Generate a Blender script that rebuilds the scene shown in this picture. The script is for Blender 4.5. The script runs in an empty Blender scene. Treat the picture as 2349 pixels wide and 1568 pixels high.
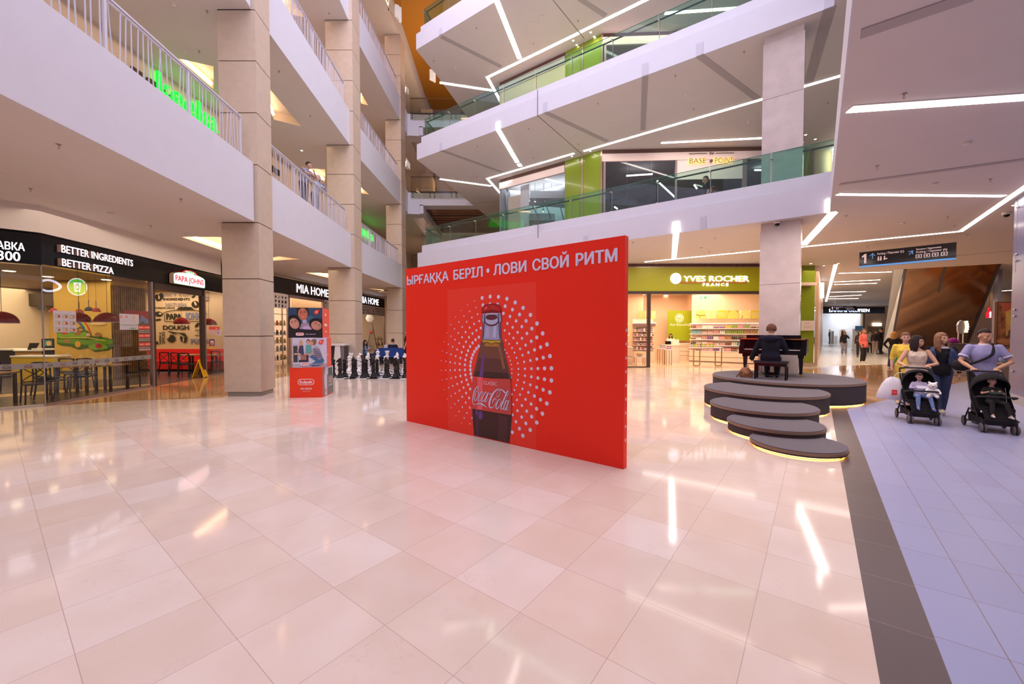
import bpy, bmesh, math, random
from mathutils import Vector, Matrix
from mathutils.geometry import tessellate_polygon
SC = bpy.context.scene
COL = SC.collection
PI = math.pi
R = math.radians
# ---------------------------------------------------------------- camera
CAMH = 1.7
cd = bpy.data.cameras.new('camera'); cam = bpy.data.objects.new('camera', cd); COL.objects.link(cam)
cd.sensor_width = 36; cd.lens = 36 * 918 / 2349; cd.clip_start = 0.05; cd.clip_end = 300
cam.location = (0, 0, CAMH); cam.rotation_euler = (R(90 - 1.56), 0, 0)
SC.camera = cam
SC.view_settings.view_transform = 'Standard'; SC.view_settings.look = 'None'
SC.view_settings.gamma = 1; SC.view_settings.use_curve_mapping = False
SC.view_settings.exposure = 0.22
SC.cycles.max_bounces = 7; SC.cycles.diffuse_bounces = 4; SC.cycles.glossy_bounces = 3; SC.cycles.transparent_max_bounces = 12
# ---------------------------------------------------------------- world: daylight above the atrium roof
w = bpy.data.worlds.new('world'); SC.world = w; w.use_nodes = True
wb = w.node_tree.nodes['Background']; wb.inputs[0].default_value = (0.80, 0.78, 1.0, 1); wb.inputs[1].default_value = 0.5

def area(name, loc, sx, sy, power, col, rx=0, ry=0, rz=0):
    l = bpy.data.lights.new(name, 'AREA'); l.shape = 'RECTANGLE'; l.size = sx; l.size_y = sy
    l.energy = power; l.color = col
    o = bpy.data.objects.new(name, l); COL.objects.link(o); o.location = loc; o.rotation_euler = (rx, ry, rz); o.visible_glossy = False
    return o
WARM = (1.0, 0.80, 0.64); DAY = (0.86, 0.80, 1.0); WHT = (1.0, 0.95, 0.9)
area('skylight_daylight', (0.5, 7, 21.5), 15, 22, 4600, (0.86, 0.80, 1.0))
area('rear_area_light', (2, -6, 12), 16, 14, 1700, (0.86, 0.82, 1.0), R(68))  # unseen area light high behind the camera, aimed forward and down
area('left_gallery_lamps', (-9.2, 12, 4.38), 3, 22, 230, WARM)
area('left_gallery_lamps_upper', (-9.4, 14, 9.75), 3, 24, 200, (1, .72, .5))
area('left_gallery_lamps_third', (-9.4, 18, 15.1), 3, 24, 200, (1, .66, .42))
area('left_gallery_lamps_top', (-9.4, 20, 20.4), 3, 24, 220, (1, .60, .32))
area('right_gallery_lamps', (7.5, 14.8, 4.7), 7, 5, 300, WARM)
area('right_gallery_lamps_upper', (5.5, 16.6, 10.05), 8, 2.5, 240, WARM)
area('right_gallery_lamps_third', (3.5, 18, 15.4), 8, 2.5, 240, WARM)
area('walkway_lamps', (9.5, 6, 4.72), 7, 9, 560, (1.0, .82, .76))
area('corridor_lamps', (19, 26, 4.6), 10, 18, 1700, (1.0, .74, .52))
area('far_corridor_lamps', (26, 46, 4.5), 14, 20, 1700, (1.0, .84, .74))
area('far_hall_lamps', (-4, 36, 9.5), 5, 6, 260, (1, .62, .36))
area('far_hall_lamps_upper', (-4, 36, 14.9), 5, 6, 260, (1, .62, .36))
area('orange_ceiling_uplight', (-4, 28, 17.5), 4, 6, 190, (1, .72, .45), R(180))
area('beauty_shop_lamps', (8.3, 21.2, 3.75), 6, 3.6, 380, (1.0, .78, .54))
area('pizza_shop_lamps', (-14.4, 10.5, 3.4), 4.5, 6.5, 240, (1.0, .78, .45))
area('clothes_shop_lamps', (1.6, 23.6, 10.0), 5, 3, 150, (.92, .96, 1.0))
area('dark_shop_lamps', (9, 22, 9.9), 6, 3, 25, (.8, .85, 1.0))
area('upper_shop_lamps', (6, 23, 15.3), 10, 3, 130, (.95, .95, 1.0))
area('audio_shop_lamps', (42, 53, 4.6), 7, 4, 230, (.92, .95, 1.0))
area('pizza_kitchen_fill', (-18.5, 14.5, 3.4), 5, 4, 260, (1.0, .80, .45))  # added fill that brightens the dim ochre back wall
area('pizza_rear_fill', (-13.6, 16.3, 3.4), 3.6, 1.4, 110, (1.0, .82, .6))  # added fill that lifts the dark wallpaper wall
area('homeware_shop_lamps', (-13.8, 26, 3.9), 3.4, 14, 900, (1.0, .80, .62))

# ---------------------------------------------------------------- pixel -> place (2349x1568 frame, f = 918 px)
_T = R(1.56); _c = math.cos(_T); _s = math.sin(_T)
def ray(px, py):
    b = (784 - py) / 918.
    return ((px - 1174.5) / 918., _c + b * _s, -_s + b * _c)
def atZ(px, py, Z=0.0):
    d = ray(px, py); t = (Z - CAMH) / d[2]; return Vector((d[0] * t, d[1] * t, Z))
def atY(px, py, Y):
    d = ray(px, py); t = Y / d[1]; return Vector((d[0] * t, Y, CAMH + d[2] * t))
def hit(px, py, p, q):
    d = ray(px, py); nx, ny = q[1] - p[1], -(q[0] - p[0])
    t = (nx * p[0] + ny * p[1]) / (nx * d[0] + ny * d[1]); return Vector((d[0] * t, d[1] * t, CAMH + d[2] * t))

# ---------------------------------------------------------------- materials
_M = {}
def mat(name, col, rough=.5, metal=0., emit=0., alpha=1., noise=0., nscale=8., bump=0., trans=0., coat=0., ecol=None, spec=.5):
    if name in _M: return _M[name]
    m = bpy.data.materials.new(name); m.use_nodes = True; nt = m.node_tree; b = nt.nodes['Principled BSDF']
    c = tuple(col) + (1,)
    b.inputs['Base Color'].default_value = c; b.inputs['Roughness'].default_value = rough
    b.inputs['Metallic'].default_value = metal; b.inputs['Specular IOR Level'].default_value = spec
    if coat: b.inputs['Coat Weight'].default_value = coat; b.inputs['Coat Roughness'].default_value = .05
    if emit:
        b.inputs['Emission Color'].default_value = (tuple(ecol) if ecol else tuple(col)) + (1,); b.inputs['Emission Strength'].default_value = emit
    if alpha < 1: b.inputs['Alpha'].default_value = alpha
    if trans: b.inputs['Transmission Weight'].default_value = trans
    if noise or bump:
        tc = nt.nodes.new('ShaderNodeTexCoord'); n = nt.nodes.new('ShaderNodeTexNoise'); n.inputs['Scale'].default_value = nscale
        n.inputs['Detail'].default_value = 5; nt.links.new(tc.outputs['Object'], n.inputs['Vector'])
        if noise:
            r = nt.nodes.new('ShaderNodeValToRGB')
            r.color_ramp.elements[0].position = .3; r.color_ramp.elements[1].position = .7
            r.color_ramp.elements[0].color = tuple(max(0, v * (1 - noise)) for v in col) + (1,)
            r.color_ramp.elements[1].color = tuple(min(1, v * (1 + noise)) for v in col) + (1,)
            nt.links.new(n.outputs['Fac'], r.inputs[0]); nt.links.new(r.outputs[0], b.inputs['Base Color'])
        if bump:
            bp = nt.nodes.new('ShaderNodeBump'); bp.inputs['Strength'].default_value = bump; bp.inputs['Distance'].default_value = .02
            nt.links.new(n.outputs['Fac'], bp.inputs['Height']); nt.links.new(bp.outputs[0], b.inputs['Normal'])
    _M[name] = m; return m
def glass(name, col=(.75, .95, .85), amount=.12, rough=.02, refl=1.0):
    """thin pane: mostly clear, tinted, with a fresnel reflection"""
    if name in _M: return _M[name]
    m = bpy.data.materials.new(name); m.use_nodes = True; nt = m.node_tree; nt.nodes.clear()
    out = nt.nodes.new('ShaderNodeOutputMaterial'); tr = nt.nodes.new('ShaderNodeBsdfTransparent'); gl = nt.nodes.new('ShaderNodeBsdfGlossy')
    mx = nt.nodes.new('ShaderNodeMixShader'); lwn = nt.nodes.new('ShaderNodeLayerWeight'); pw = nt.nodes.new('ShaderNodeMath'); pw.operation = 'POWER'; pw.inputs[1].default_value = 4.0; lw = nt.nodes.new('ShaderNodeMath'); lw.operation = 'MULTIPLY_ADD'; lw.inputs[1].default_value = .85; lw.inputs[2].default_value = .045; nt.links.new(lwn.outputs['Facing'], pw.inputs[0]); nt.links.new(pw.outputs[0], lw.inputs[0])
    mu = nt.nodes.new('ShaderNodeMath'); mu.operation = 'MULTIPLY'; mu.inputs[1].default_value = refl; mu.use_clamp = True
    tr.inputs[0].default_value = tuple(1 - (1 - c) * amount * 4 if amount < .25 else c for c in col) + (1,)
    gl.inputs['Roughness'].default_value = rough; gl.inputs[0].default_value = (.95, .95, 1, 1)
    nt.links.new(lw.outputs[0], mu.inputs[0]); nt.links.new(mu.outputs[0], mx.inputs[0])
    nt.links.new(tr.outputs[0], mx.inputs[1]); nt.links.new(gl.outputs[0], mx.inputs[2]); nt.links.new(mx.outputs[0], out.inputs[0])
    _M[name] = m; return m
def emis(name, col, s): return mat(name, col, .5, 0, s)

def tile_mat(name, cols, su, sv, ou, ov, ang, joint=.006, jcol=(.3, .25, .22), rough=.08, vein=None, bumpy=0., coat=0, spec=.5, stag=0.):
    """rectangular slabs in world metres turned by ang, each slab its own tone"""
    m = bpy.data.materials.new(name); m.use_nodes = True; nt = m.node_tree; L = nt.links.new; b = nt.nodes['Principled BSDF']
    def N(t, **k):
        n = nt.nodes.new(t)
        for a, v in k.items(): setattr(n, a, v)
        return n
    g = N('ShaderNodeNewGeometry'); mp = N('ShaderNodeMapping'); mp.vector_type = 'TEXTURE'
    mp.inputs['Rotation'].default_value = (0, 0, ang); L(g.outputs['Position'], mp.inputs['Vector'])
    sp = N('ShaderNodeSeparateXYZ'); L(mp.outputs[0], sp.inputs[0])
    def M(op, a, v2=None, clamp=False):
        n = N('ShaderNodeMath', operation=op, use_clamp=clamp)
        for i, v in enumerate((a, v2)):
            if v is None: continue
            if isinstance(v, (int, float)): n.inputs[i].default_value = v
            else: L(v, n.inputs[i])
        return n.outputs[0]
    fu = M('DIVIDE', M('SUBTRACT', sp.outputs[0], ou), su); fv0 = M('DIVIDE', M('SUBTRACT', sp.outputs[1], ov), sv)
    cu = M('FLOOR', fu); fv = M('ADD', fv0, M('MULTIPLY', M('MODULO', cu, 2.0), stag)) if stag else fv0; cv = M('FLOOR', fv)
    ru = M('SUBTRACT', fu, cu); rv = M('SUBTRACT', fv, cv)
    eu = M('MULTIPLY', M('MINIMUM', ru, M('SUBTRACT', 1.0, ru)), su); ev = M('MULTIPLY', M('MINIMUM', rv, M('SUBTRACT', 1.0, rv)), sv)
    j = M('LESS_THAN', M('MINIMUM', eu, ev), joint / 2)
    cx = N('ShaderNodeCombineXYZ'); L(cu, cx.inputs[0]); L(cv, cx.inputs[1])
    wn = N('ShaderNodeTexWhiteNoise'); wn.noise_dimensions = '3D'; L(cx.outputs[0], wn.inputs['Vector'])
    ra = N('ShaderNodeValToRGB'); e = ra.color_ramp.elements
    while len(e) < len(cols): e.new(.5)
    for i, c in enumerate(cols): e[i].position = i / (len(cols) - 1); e[i].color = tuple(c) + (1,)
    L(wn.outputs['Value'], ra.inputs[0]); colr = ra.outputs[0]
    if vein:
        ad = N('ShaderNodeVectorMath', operation='ADD'); sc = N('ShaderNodeVectorMath', operation='SCALE'); sc.inputs['Scale'].default_value = 7.3
        L(wn.outputs['Color'], sc.inputs[0]); L(mp.outputs[0], ad.inputs[0]); L(sc.outputs[0], ad.inputs[1])
        n1 = N('ShaderNodeTexNoise'); n1.inputs['Scale'].default_value = 3.2; n1.inputs['Detail'].default_value = 7; n1.inputs['Distortion'].default_value = 1.2; L(ad.outputs[0], n1.inputs['Vector'])
        d = M('ABSOLUTE', M('SUBTRACT', n1.outputs['Fac'], .5)); vv = M('SUBTRACT', 1.0, M('MULTIPLY', d, 150.0), True)
        n2 = N('ShaderNodeTexNoise'); n2.inputs['Scale'].default_value = 1.3; n2.inputs['Detail'].default_value = 3; L(ad.outputs[0], n2.inputs['Vector'])
        vm = M('MULTIPLY', M('MULTIPLY', vv, M('SUBTRACT', M('MULTIPLY', n2.outputs['Fac'], 4.0), 1.9, True)), .3)
        x1 = N('ShaderNodeMix', data_type='RGBA'); L(vm, x1.inputs[0]); L(colr, x1.inputs[6]); x1.inputs[7].default_value = tuple(vein) + (1,); colr = x1.outputs[2]
        n3 = N('ShaderNodeTexNoise'); n3.inputs['Scale'].default_value = 2.2; n3.inputs['Detail'].default_value = 6; L(ad.outputs[0], n3.inputs['Vector'])
        x3 = N('ShaderNodeMix', data_type='RGBA', blend_type='MULTIPLY'); x3.inputs[0].default_value = .8
        r3 = N('ShaderNodeValToRGB'); r3.color_ramp.elements[0].position = .35; r3.color_ramp.elements[1].position = .65
        r3.color_ramp.elements[0].color = (.93, .90, .86, 1); r3.color_ramp.elements[1].color = (1, 1, 1, 1); L(n3.outputs['Fac'], r3.inputs[0])
        L(colr, x3.inputs[6]); L(r3.outputs[0], x3.inputs[7]); colr = x3.outputs[2]
    x2 = N('ShaderNodeMix', data_type='RGBA'); L(j, x2.inputs[0]); L(colr, x2.inputs[6]); x2.inputs[7].default_value = tuple(jcol) + (1,)
    L(x2.outputs[2], b.inputs['Base Color']); b.inputs['Roughness'].default_value = rough
    b.inputs['Specular IOR Level'].default_value = spec
    if coat: b.inputs['Coat Weight'].default_value = coat
    if bumpy:
        nb = N('ShaderNodeTexNoise'); nb.inputs['Scale'].default_value = 5; nb.inputs['Detail'].default_value = 1; L(mp.outputs[0], nb.inputs['Vector'])
        bp = N('ShaderNodeBump'); bp.inputs['Strength'].default_value = bumpy; bp.inputs['Distance'].default_value = .004
        L(nb.outputs['Fac'], bp.inputs['Height']); L(bp.outputs[0], b.inputs['Normal'])
    return m

# ---------------------------------------------------------------- mesh builder
class MB:
    def __init__(s): s.bm = bmesh.new(); s.mi = 0; s.mx = Matrix()
    def v(s, p): return s.bm.verts.new(s.mx @ Vector(p))
    def f(s, vs):
        try: f = s.bm.faces.new(vs)
        except ValueError: return
        f.material_index = s.mi
    def box(s, x0, x1, y0, y1, z0, z1):
        V = [s.v((x, y, z)) for z in (z0, z1) for y in (y0, y1) for x in (x0, x1)]
        for q in ((0, 2, 3, 1), (4, 5, 7, 6), (0, 1, 5, 4), (2, 6, 7, 3), (0, 4, 6, 2), (1, 3, 7, 5)): s.f([V[i] for i in q])
        return s
    def cbox(s, c, d, rz=0):
        m = s.mx; s.mx = m @ Matrix.Translation(c) @ Matrix.Rotation(rz, 4, 'Z')
        s.box(-d[0] / 2, d[0] / 2, -d[1] / 2, d[1] / 2, -d[2] / 2, d[2] / 2); s.mx = m; return s
    def quad(s, *p): s.f([s.v(a) for a in p]); return s
    def prism(s, pts, z0, z1, caps=True):
        n = len(pts); A = [s.v((p[0], p[1], z0)) for p in pts]; B = [s.v((p[0], p[1], z1)) for p in pts]
        for i in range(n): s.f([A[i], A[(i + 1) % n], B[(i + 1) % n], B[i]])
        if caps:
            for t in tessellate_polygon([[Vector((p[0], p[1], 0)) for p in pts]]):
                s.f([A[i] for i in t]); s.f([B[i] for i in t])
        return s
    def face(s, pts, y0=0., y1=0.):
        """polygon in the x-z plane extruded from y0 to y1"""
        m = s.mx; s.mx = m @ Matrix(((1, 0, 0, 0), (0, 0, 1, 0), (0, 1, 0, 0), (0, 0, 0, 1)))
        if abs(y1 - y0) < 1e-6:
            A = [s.v((p[0], p[1], y0)) for p in pts]
            for t in tessellate_polygon([[Vector((p[0], p[1], 0)) for p in pts]]): s.f([A[i] for i in t])
        else: s.prism(pts, y0, y1)
        s.mx = m; return s
    def tube(s, pts, r, n=8, cap=True, close=False):
        pts = [Vector(p) for p in pts]; rs = r if isinstance(r, (list, tuple)) else [r] * len(pts)
        rings = []; N = len(pts); up = None
        for i, p in enumerate(pts):
            if close: d = pts[(i + 1) % N] - pts[i - 1]
            else: d = (pts[min(i + 1, N - 1)] - pts[max(i - 1, 0)])
            d.normalize()
            if up is None or abs(up.dot(d)) > .95: up = Vector((0, 0, 1)) if abs(d.z) < .9 else Vector((1, 0, 0))
            a = d.cross(up).normalized(); b = a.cross(d).normalized(); up = b
            rings.append([s.v(p + a * (rs[i] * math.cos(k * 2 * PI / n)) + b * (rs[i] * math.sin(k * 2 * PI / n))) for k in range(n)])
        for i in range(N if close else N - 1):
            A, B = rings[i], rings[(i + 1) % N]
            for k in range(n): s.f([A[k], A[(k + 1) % n], B[(k + 1) % n], B[k]])
        if cap and not close: s.f(rings[0][::-1]); s.f(rings[-1])
        return s
    def bar(s, a, b, wx, wy):
        """square-section bar between two points"""
        a = Vector(a); b = Vector(b); d = (b - a).normalized(); u = Vector((0, 0, 1)) if abs(d.z) < .95 else Vector((0, 1, 0))
        r = d.cross(u).normalized(); u = r.cross(d).normalized()
        V = [s.v(p + r * (i * wx / 2) + u * (j * wy / 2)) for p in (a, b) for i, j in ((-1, -1), (1, -1), (1, 1), (-1, 1))]
        for q in ((0, 3, 2, 1), (4, 5, 6, 7), (0, 1, 5, 4), (1, 2, 6, 5), (2, 3, 7, 6), (3, 0, 4, 7)): s.f([V[i] for i in q])
        return s
    def lathe(s, prof, c=(0, 0, 0), n=20, axis='Z', arc=2 * PI, sx=1, sy=1):
        rings = []; N = n if arc >= 2 * PI - .001 else n + 1
        for r, z in prof:
            if r < 1e-5: rings.append([s.v((c[0], c[1], c[2] + z))]); continue
            rings.append([s.v((c[0] + sx * r * math.cos(k * arc / n), c[1] + sy * r * math.sin(k * arc / n), c[2] + z)) for k in range(N)])
        for A, B in zip(rings, rings[1:]):
            for k in range(n):
                k2 = (k + 1) % N
                if len(A) == 1 and len(B) == 1: continue
                if len(A) == 1: s.f([A[0], B[k2], B[k]])
                elif len(B) == 1: s.f([A[k], A[k2], B[0]])
                else: s.f([A[k], A[k2], B[k2], B[k]])
        return s
    def ball(s, c, r, n=12, m=8, sc=(1, 1, 1), rot=None):
        mm = s.mx; s.mx = mm @ Matrix.Translation(c) @ (rot if rot else Matrix()) @ Matrix.Diagonal((sc[0], sc[1], sc[2], 1))
        s.lathe([(r * math.sin(PI * i / m), -r * math.cos(PI * i / m)) for i in range(m + 1)], (0, 0, 0), n); s.mx = mm; return s
    def build(s, name, m, parent=None, smooth=False, bevel=0., loc=None, rz=0.):
        if bevel:
            bmesh.ops.bevel(s.bm, geom=[e for e in s.bm.edges if len(e.link_faces) == 2 and e.calc_face_angle(0) > .5], offset=bevel, segments=2, affect='EDGES', clamp_overlap=True)
        bmesh.ops.recalc_face_normals(s.bm, faces=s.bm.faces)
        me = bpy.data.meshes.new(name); s.bm.to_mesh(me); s.bm.free()
        for x in (m if isinstance(m, (list, tuple)) else [m]): me.materials.append(x)
        if smooth:
            me.polygons.foreach_set('use_smooth', [True] * len(me.polygons))
            try: me.set_sharp_from_angle(angle=R(42))
            except Exception: pass
        o = bpy.data.objects.new(name, me); COL.objects.link(o)
        if parent is not None: o.parent = parent
        if loc is not None: o.location = loc
        if rz: o.rotation_euler = (0, 0, rz)
        return o
def tag(o, label=None, cat=None, group=None, kind=None):
    if label: o['label'] = label
    if cat: o['category'] = cat
    if group: o['group'] = group
    if kind: o['kind'] = kind
    return o
def thing(name, label, cat, loc=(0, 0, 0), rz=0, group=None):
    o = bpy.data.objects.new(name, None); COL.objects.link(o); o.empty_display_size = .1
    o.location = loc; o.rotation_euler = (0, 0, rz); return tag(o, label, cat, group)
def struct(name, mb, m, label=None, **k):
    return tag(mb.build(name, m, **k), label, kind='structure')
def kids(o): return [c for c in bpy.data.objects if c.parent == o]
def dup(root, loc, rz=None, label=None, group=None, kmap=None):
    if kmap is None: kmap = {}
    ch = kmap.get(root.name)
    if ch is None:
        ch = [(c, kids(c)) for c in kids(root)]; kmap[root.name] = ch
    r = root.copy(); COL.objects.link(r); r.location = loc
    if rz is not None: r.rotation_euler = (0, 0, rz)
    if label: r['label'] = label
    if group: r['group'] = group
    for c, gs in ch:
        c2 = c.copy(); COL.objects.link(c2); c2.parent = r
        for g in gs: g2 = g.copy(); COL.objects.link(g2); g2.parent = c2
    return r
def frame_of(p, q):
    """location and heading of a wall plane running from p (its left end seen from the front) to q"""
    return math.atan2(q[1] - p[1], q[0] - p[0])
# lettering: a mesh in the local x-z plane facing -y, left/bottom at the origin, fitted to width and cap height
_TX = {}
def text_bm(s, width, height, depth=.01, bold=.0, base=None):
    if s not in _TX: _TX[s] = _text_raw(s)
    V, F = _TX[s]; return [(a * width, b * height) for a, b in V], F
def _text_raw(s, width=1, height=1, bold=0):
    cu = bpy.data.curves.new('t', 'FONT'); cu.body = s; cu.size = 1; cu.extrude = 0; cu.offset = bold; cu.resolution_u = 3
    TS = bpy.data.scenes.get('lettering') or bpy.data.scenes.new('lettering')
    o = bpy.data.objects.new('t', cu); TS.collection.objects.link(o); vl = TS.view_layers[0]; vl.update(); dg = vl.depsgraph
    me = bpy.data.meshes.new_from_object(o.evaluated_get(dg)); bpy.data.objects.remove(o); bpy.data.curves.remove(cu)
    if not me.vertices: return [], []
    xs = [v.co.x for v in me.vertices]; x0, x1 = min(xs), max(xs); H = .73
    V = [((v.co.x - x0) / (x1 - x0) * width, v.co.y / H * height) for v in me.vertices]
    F = [list(p.vertices) for p in me.polygons]; bpy.data.meshes.remove(me)
    return V, F
def add_text(mb, s, x, z, width, height, y=0., depth=.01, bold=.0, align='L'):
    if align == 'C': x -= width / 2
    if bold:
        bw = bold * height * .9; width -= 2 * bw
        for k, (ax, az) in enumerate(((0, .5), (.5, 0), (1, .5), (1.5, 0), (2, .5), (1, 0), (1, 1))):
            add_text(mb, s, x + ax * bw, z + az * bw, width, height - bw, y - .0003 * k, depth, 0)
        return mb
    V, F = text_bm(s, width, height, depth, 0)
    A = [mb.v((x + a, y - depth, z + b)) for a, b in V]
    for f in F: mb.f([A[i] for i in f])
    if depth > .003:
        B = [mb.v((x + a, y, z + b)) for a, b in V]; cnt = {}
        for f in F:
            for i in range(len(f)):
                e = (f[i], f[(i + 1) % len(f)]); cnt[e] = 1
        for (a, b) in cnt:
            if (b, a) not in cnt: mb.f([A[a], B[a], B[b], A[b]])
    return mb

_o1 = 'first second third fourth fifth sixth seventh eighth ninth tenth eleventh twelfth thirteenth fourteenth fifteenth sixteenth seventeenth eighteenth nineteenth'.split()
ordn = _o1[:8]
ORD = _o1 + ['twentieth'] + ['twenty-' + a for a in _o1[:9]] + ['thirtieth'] + ['thirty-' + a for a in _o1[:9]]
# ================================================================ the shell
UV = R(52.7)                                   # heading of the floor grid: U = (.606,.795)
WHITE = mat('white_plaster', (.64, .63, .69), .55, noise=.015, nscale=3)
CEIL = mat('ceiling_paint', (.66, .61, .585), .6, noise=.015, nscale=2)
STONE = mat('beige_stone', (.56, .445, .345), .45, noise=.05, nscale=6, bump=.05)
STONE2 = mat('beige_stone_side', (.60, .50, .41), .45, noise=.05, nscale=6, bump=.05)
GREYST = mat('polished_pale_stone', (.58, .49, .45), .14, noise=.08, nscale=3)
STEEL = mat('brushed_steel', (.62, .60, .58), .3, 1)
CHROME = mat('chrome', (.8, .8, .8), .12, 1)
DARK = mat('dark_metal', (.02, .02, .022), .35)
BLACK = mat('black_gloss', (.006, .006, .008), .15, spec=.3)
GREENP = mat('olive_green_panel', (.21, .29, .02), .22, coat=.3)
MARBLE = tile_mat('cream_marble', [(.66, .53, .44), (.69, .565, .485), (.67, .54, .445), (.71, .60, .53), (.645, .515, .425)], .5575, .56, .245, .28, UV,
                  joint=.0035, jcol=(.42, .32, .27), rough=.075, vein=(.40, .25, .17), bumpy=.03, spec=.45)
BLUET = tile_mat('blue_grey_tile', [(.285, .30, .475), (.305, .32, .50), (.285, .29, .46)], .575, .275, 3.17, -.545, UV, joint=.005, jcol=(.2, .14, .14), rough=.32, bumpy=.1)
STRIPE = tile_mat('dark_stripe_tile', [(.10, .075, .075), (.12, .09, .09)], .575, 4, 3.13, -2, UV, joint=.004, jcol=(.28, .24, .24), rough=.30)
BROWNM = tile_mat('brown_marble', [(.50, .28, .13), (.42, .22, .10), (.56, .33, .17), (.36, .19, .09)], .6, .6, 0, 0, R(84), joint=.004, jcol=(.15, .09, .05), rough=.07, vein=(.2, .1, .05), spec=.6)
CHECKB = tile_mat('brown_mosaic', [(.10, .06, .04), (.30, .17, .09), (.16, .09, .05)], .30, .15, 0, 0, R(84), joint=.004, rough=.12)
PALET = tile_mat('pale_corridor_tile', [(.60, .56, .52), (.64, .60, .56), (.57, .53, .50)], .6, .6, 0, 0, UV, joint=.006, jcol=(.3, .28, .28), rough=.2)
Ud = Vector((.606, .795, 0)); Vd = Vector((-.795, .606, 0))
def uv(u, v): return Ud * u + Vd * v
# floors
m = MB(); m.box(-22, 60, -9, 70, -.14, -.004); struct('floor', m, PALET)
m = MB(); P = [uv(-9, -.27), uv(12.3, -.27), (11.2, 17.2), (12.4, 18.72), (4.6, 18.75), (2, 34, 0), (-2, 48, 0), (-7, 48, 0), (-8.6, 13), atZ(510, 912), atZ(319, 918), atZ(104, 931), (-11.5, 8.3), (-11.5, -6)]
m.prism([(p[0], p[1]) for p in P], -.1, 0); struct('floor', m, MARBLE)
m = MB(); P = [uv(-9, -.545), uv(-9, -.27), uv(12, -.27), uv(12, -.545)]; m.prism([(p[0], p[1]) for p in P], -.1, .0); struct('floor', m, STRIPE)
a, b = uv(11.35, -.545), atZ(2349, 843)
m = MB(); P = [uv(-9, -.545), (a.x, a.y), (b.x, b.y), (26, 17.5), (26, -6), (0, -9)]; m.prism([(p[0], p[1]) for p in P], -.1, 0); struct('floor', m, BLUET)
c_, d_ = atZ(1862, 845), atZ(2349, 822)
m = MB(); P = [(a.x, a.y), uv(12, -.545), uv(12, -.27), (11.2, 17.2), (12.4, 18.72), (c_.x, c_.y), (16, 19.6), (45, 26), (45, 17), (26, 17.5), (b.x, b.y)]; m.prism([(p[0], p[1]) for p in P], -.1, 0); struct('floor', m, BROWNM)
m = MB(); P = [(c_.x, c_.y), (2, 34), (2, 70), (60, 70), (60, 26), (45, 26), (16, 19.6)]; m.prism([(p[0], p[1]) for p in P], -.1, 0); struct('floor', m, PALET)
m = MB(); P = [(-11.5, -6), (-11.5, 8.3), atZ(104, 931), atZ(319, 918), atZ(510, 912), (-8.6, 13), (-8.6, 16.5), (-20, 16.5), (-20, -6)]; m.prism([(p[0], p[1]) for p in P], -.1, 0); struct('floor', m, BROWNM)
m = MB(); P = [(-8.6, 16.5), (-8.6, 13), (-7, 48), (-20, 48), (-20, 16.5)]; m.prism([(p[0], p[1]) for p in P], -.1, 0); struct('floor', m, CHECKB)

# ---- left galleries: slabs with parapet face, lit triangular coves in their ceilings
LZ = [4.5, 9.85, 15.2, 20.55]
LEDGE = [(-5.0, -6), (-6.62, 10.3), (-6.66, 10.9), (-7.14, 17.8), (-7.24, 18.7), (-7.2, 26), (-7.2, 27), (-7.4, 34.4), (-7.2, 48)]
COVEM = mat('cove_plaster', (.82, .70, .58), .6)
COVEL = emis('cove_light', (1.0, .72, .42), 9)
def clipface(mb, outer, holes, z):
    loops = [[Vector((p[0], p[1], 0)) for p in outer]] + [[Vector((p[0], p[1], 0)) for p in h] for h in holes]
    allp = [p for l in loops for p in l]; V = [mb.v((p.x, p.y, z)) for p in allp]
    for t in tessellate_polygon(loops): mb.f([V[i] for i in t])
COVES = [[atZ(415, 543, 4.5), atZ(545, 543, 4.5), atZ(545, 586, 4.5)], [atZ(560, 601, 4.5), atZ(690, 594, 4.5), atZ(640, 588, 4.5)],
         [atZ(700, 625, 4.5), atZ(770, 627, 4.5), atZ(770, 641, 4.5)], [atZ(845, 661, 4.5), atZ(893, 666, 4.5), atZ(895, 671, 4.5)]]
COVES = [[(p.x, p.y) for p in c] for c in COVES] + [[(-10.6, 5.4), (-9.0, 7.3), (-9.3, 5.0)], [(-9.5, 28.5), (-8.4, 31.6), (-8.9, 27.9)]]
def inset(tri, d):
    c = Vector((sum(p[0] for p in tri) / 3, sum(p[1] for p in tri) / 3)); return [tuple(c + (Vector(p) - c) * (1 + d)) for p in tri]
CVP = {1: [[(408, 134), (490, 152), (490, 205)], [(575, 152), (691, 290), (628, 274)], [(698, 386), (746, 388), (746, 418)], [(829, 430), (847, 446), (829, 443)], [(931, 375), (941, 389), (931, 387)]], 2: [[(828, 213), (845, 242), (828, 237)], [(640, -40), (700, 40), (650, 30)], [(930, 205), (938, 218), (930, 216)]], 3: [[(893, -5), (905, 35), (890, 22)]]}
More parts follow.
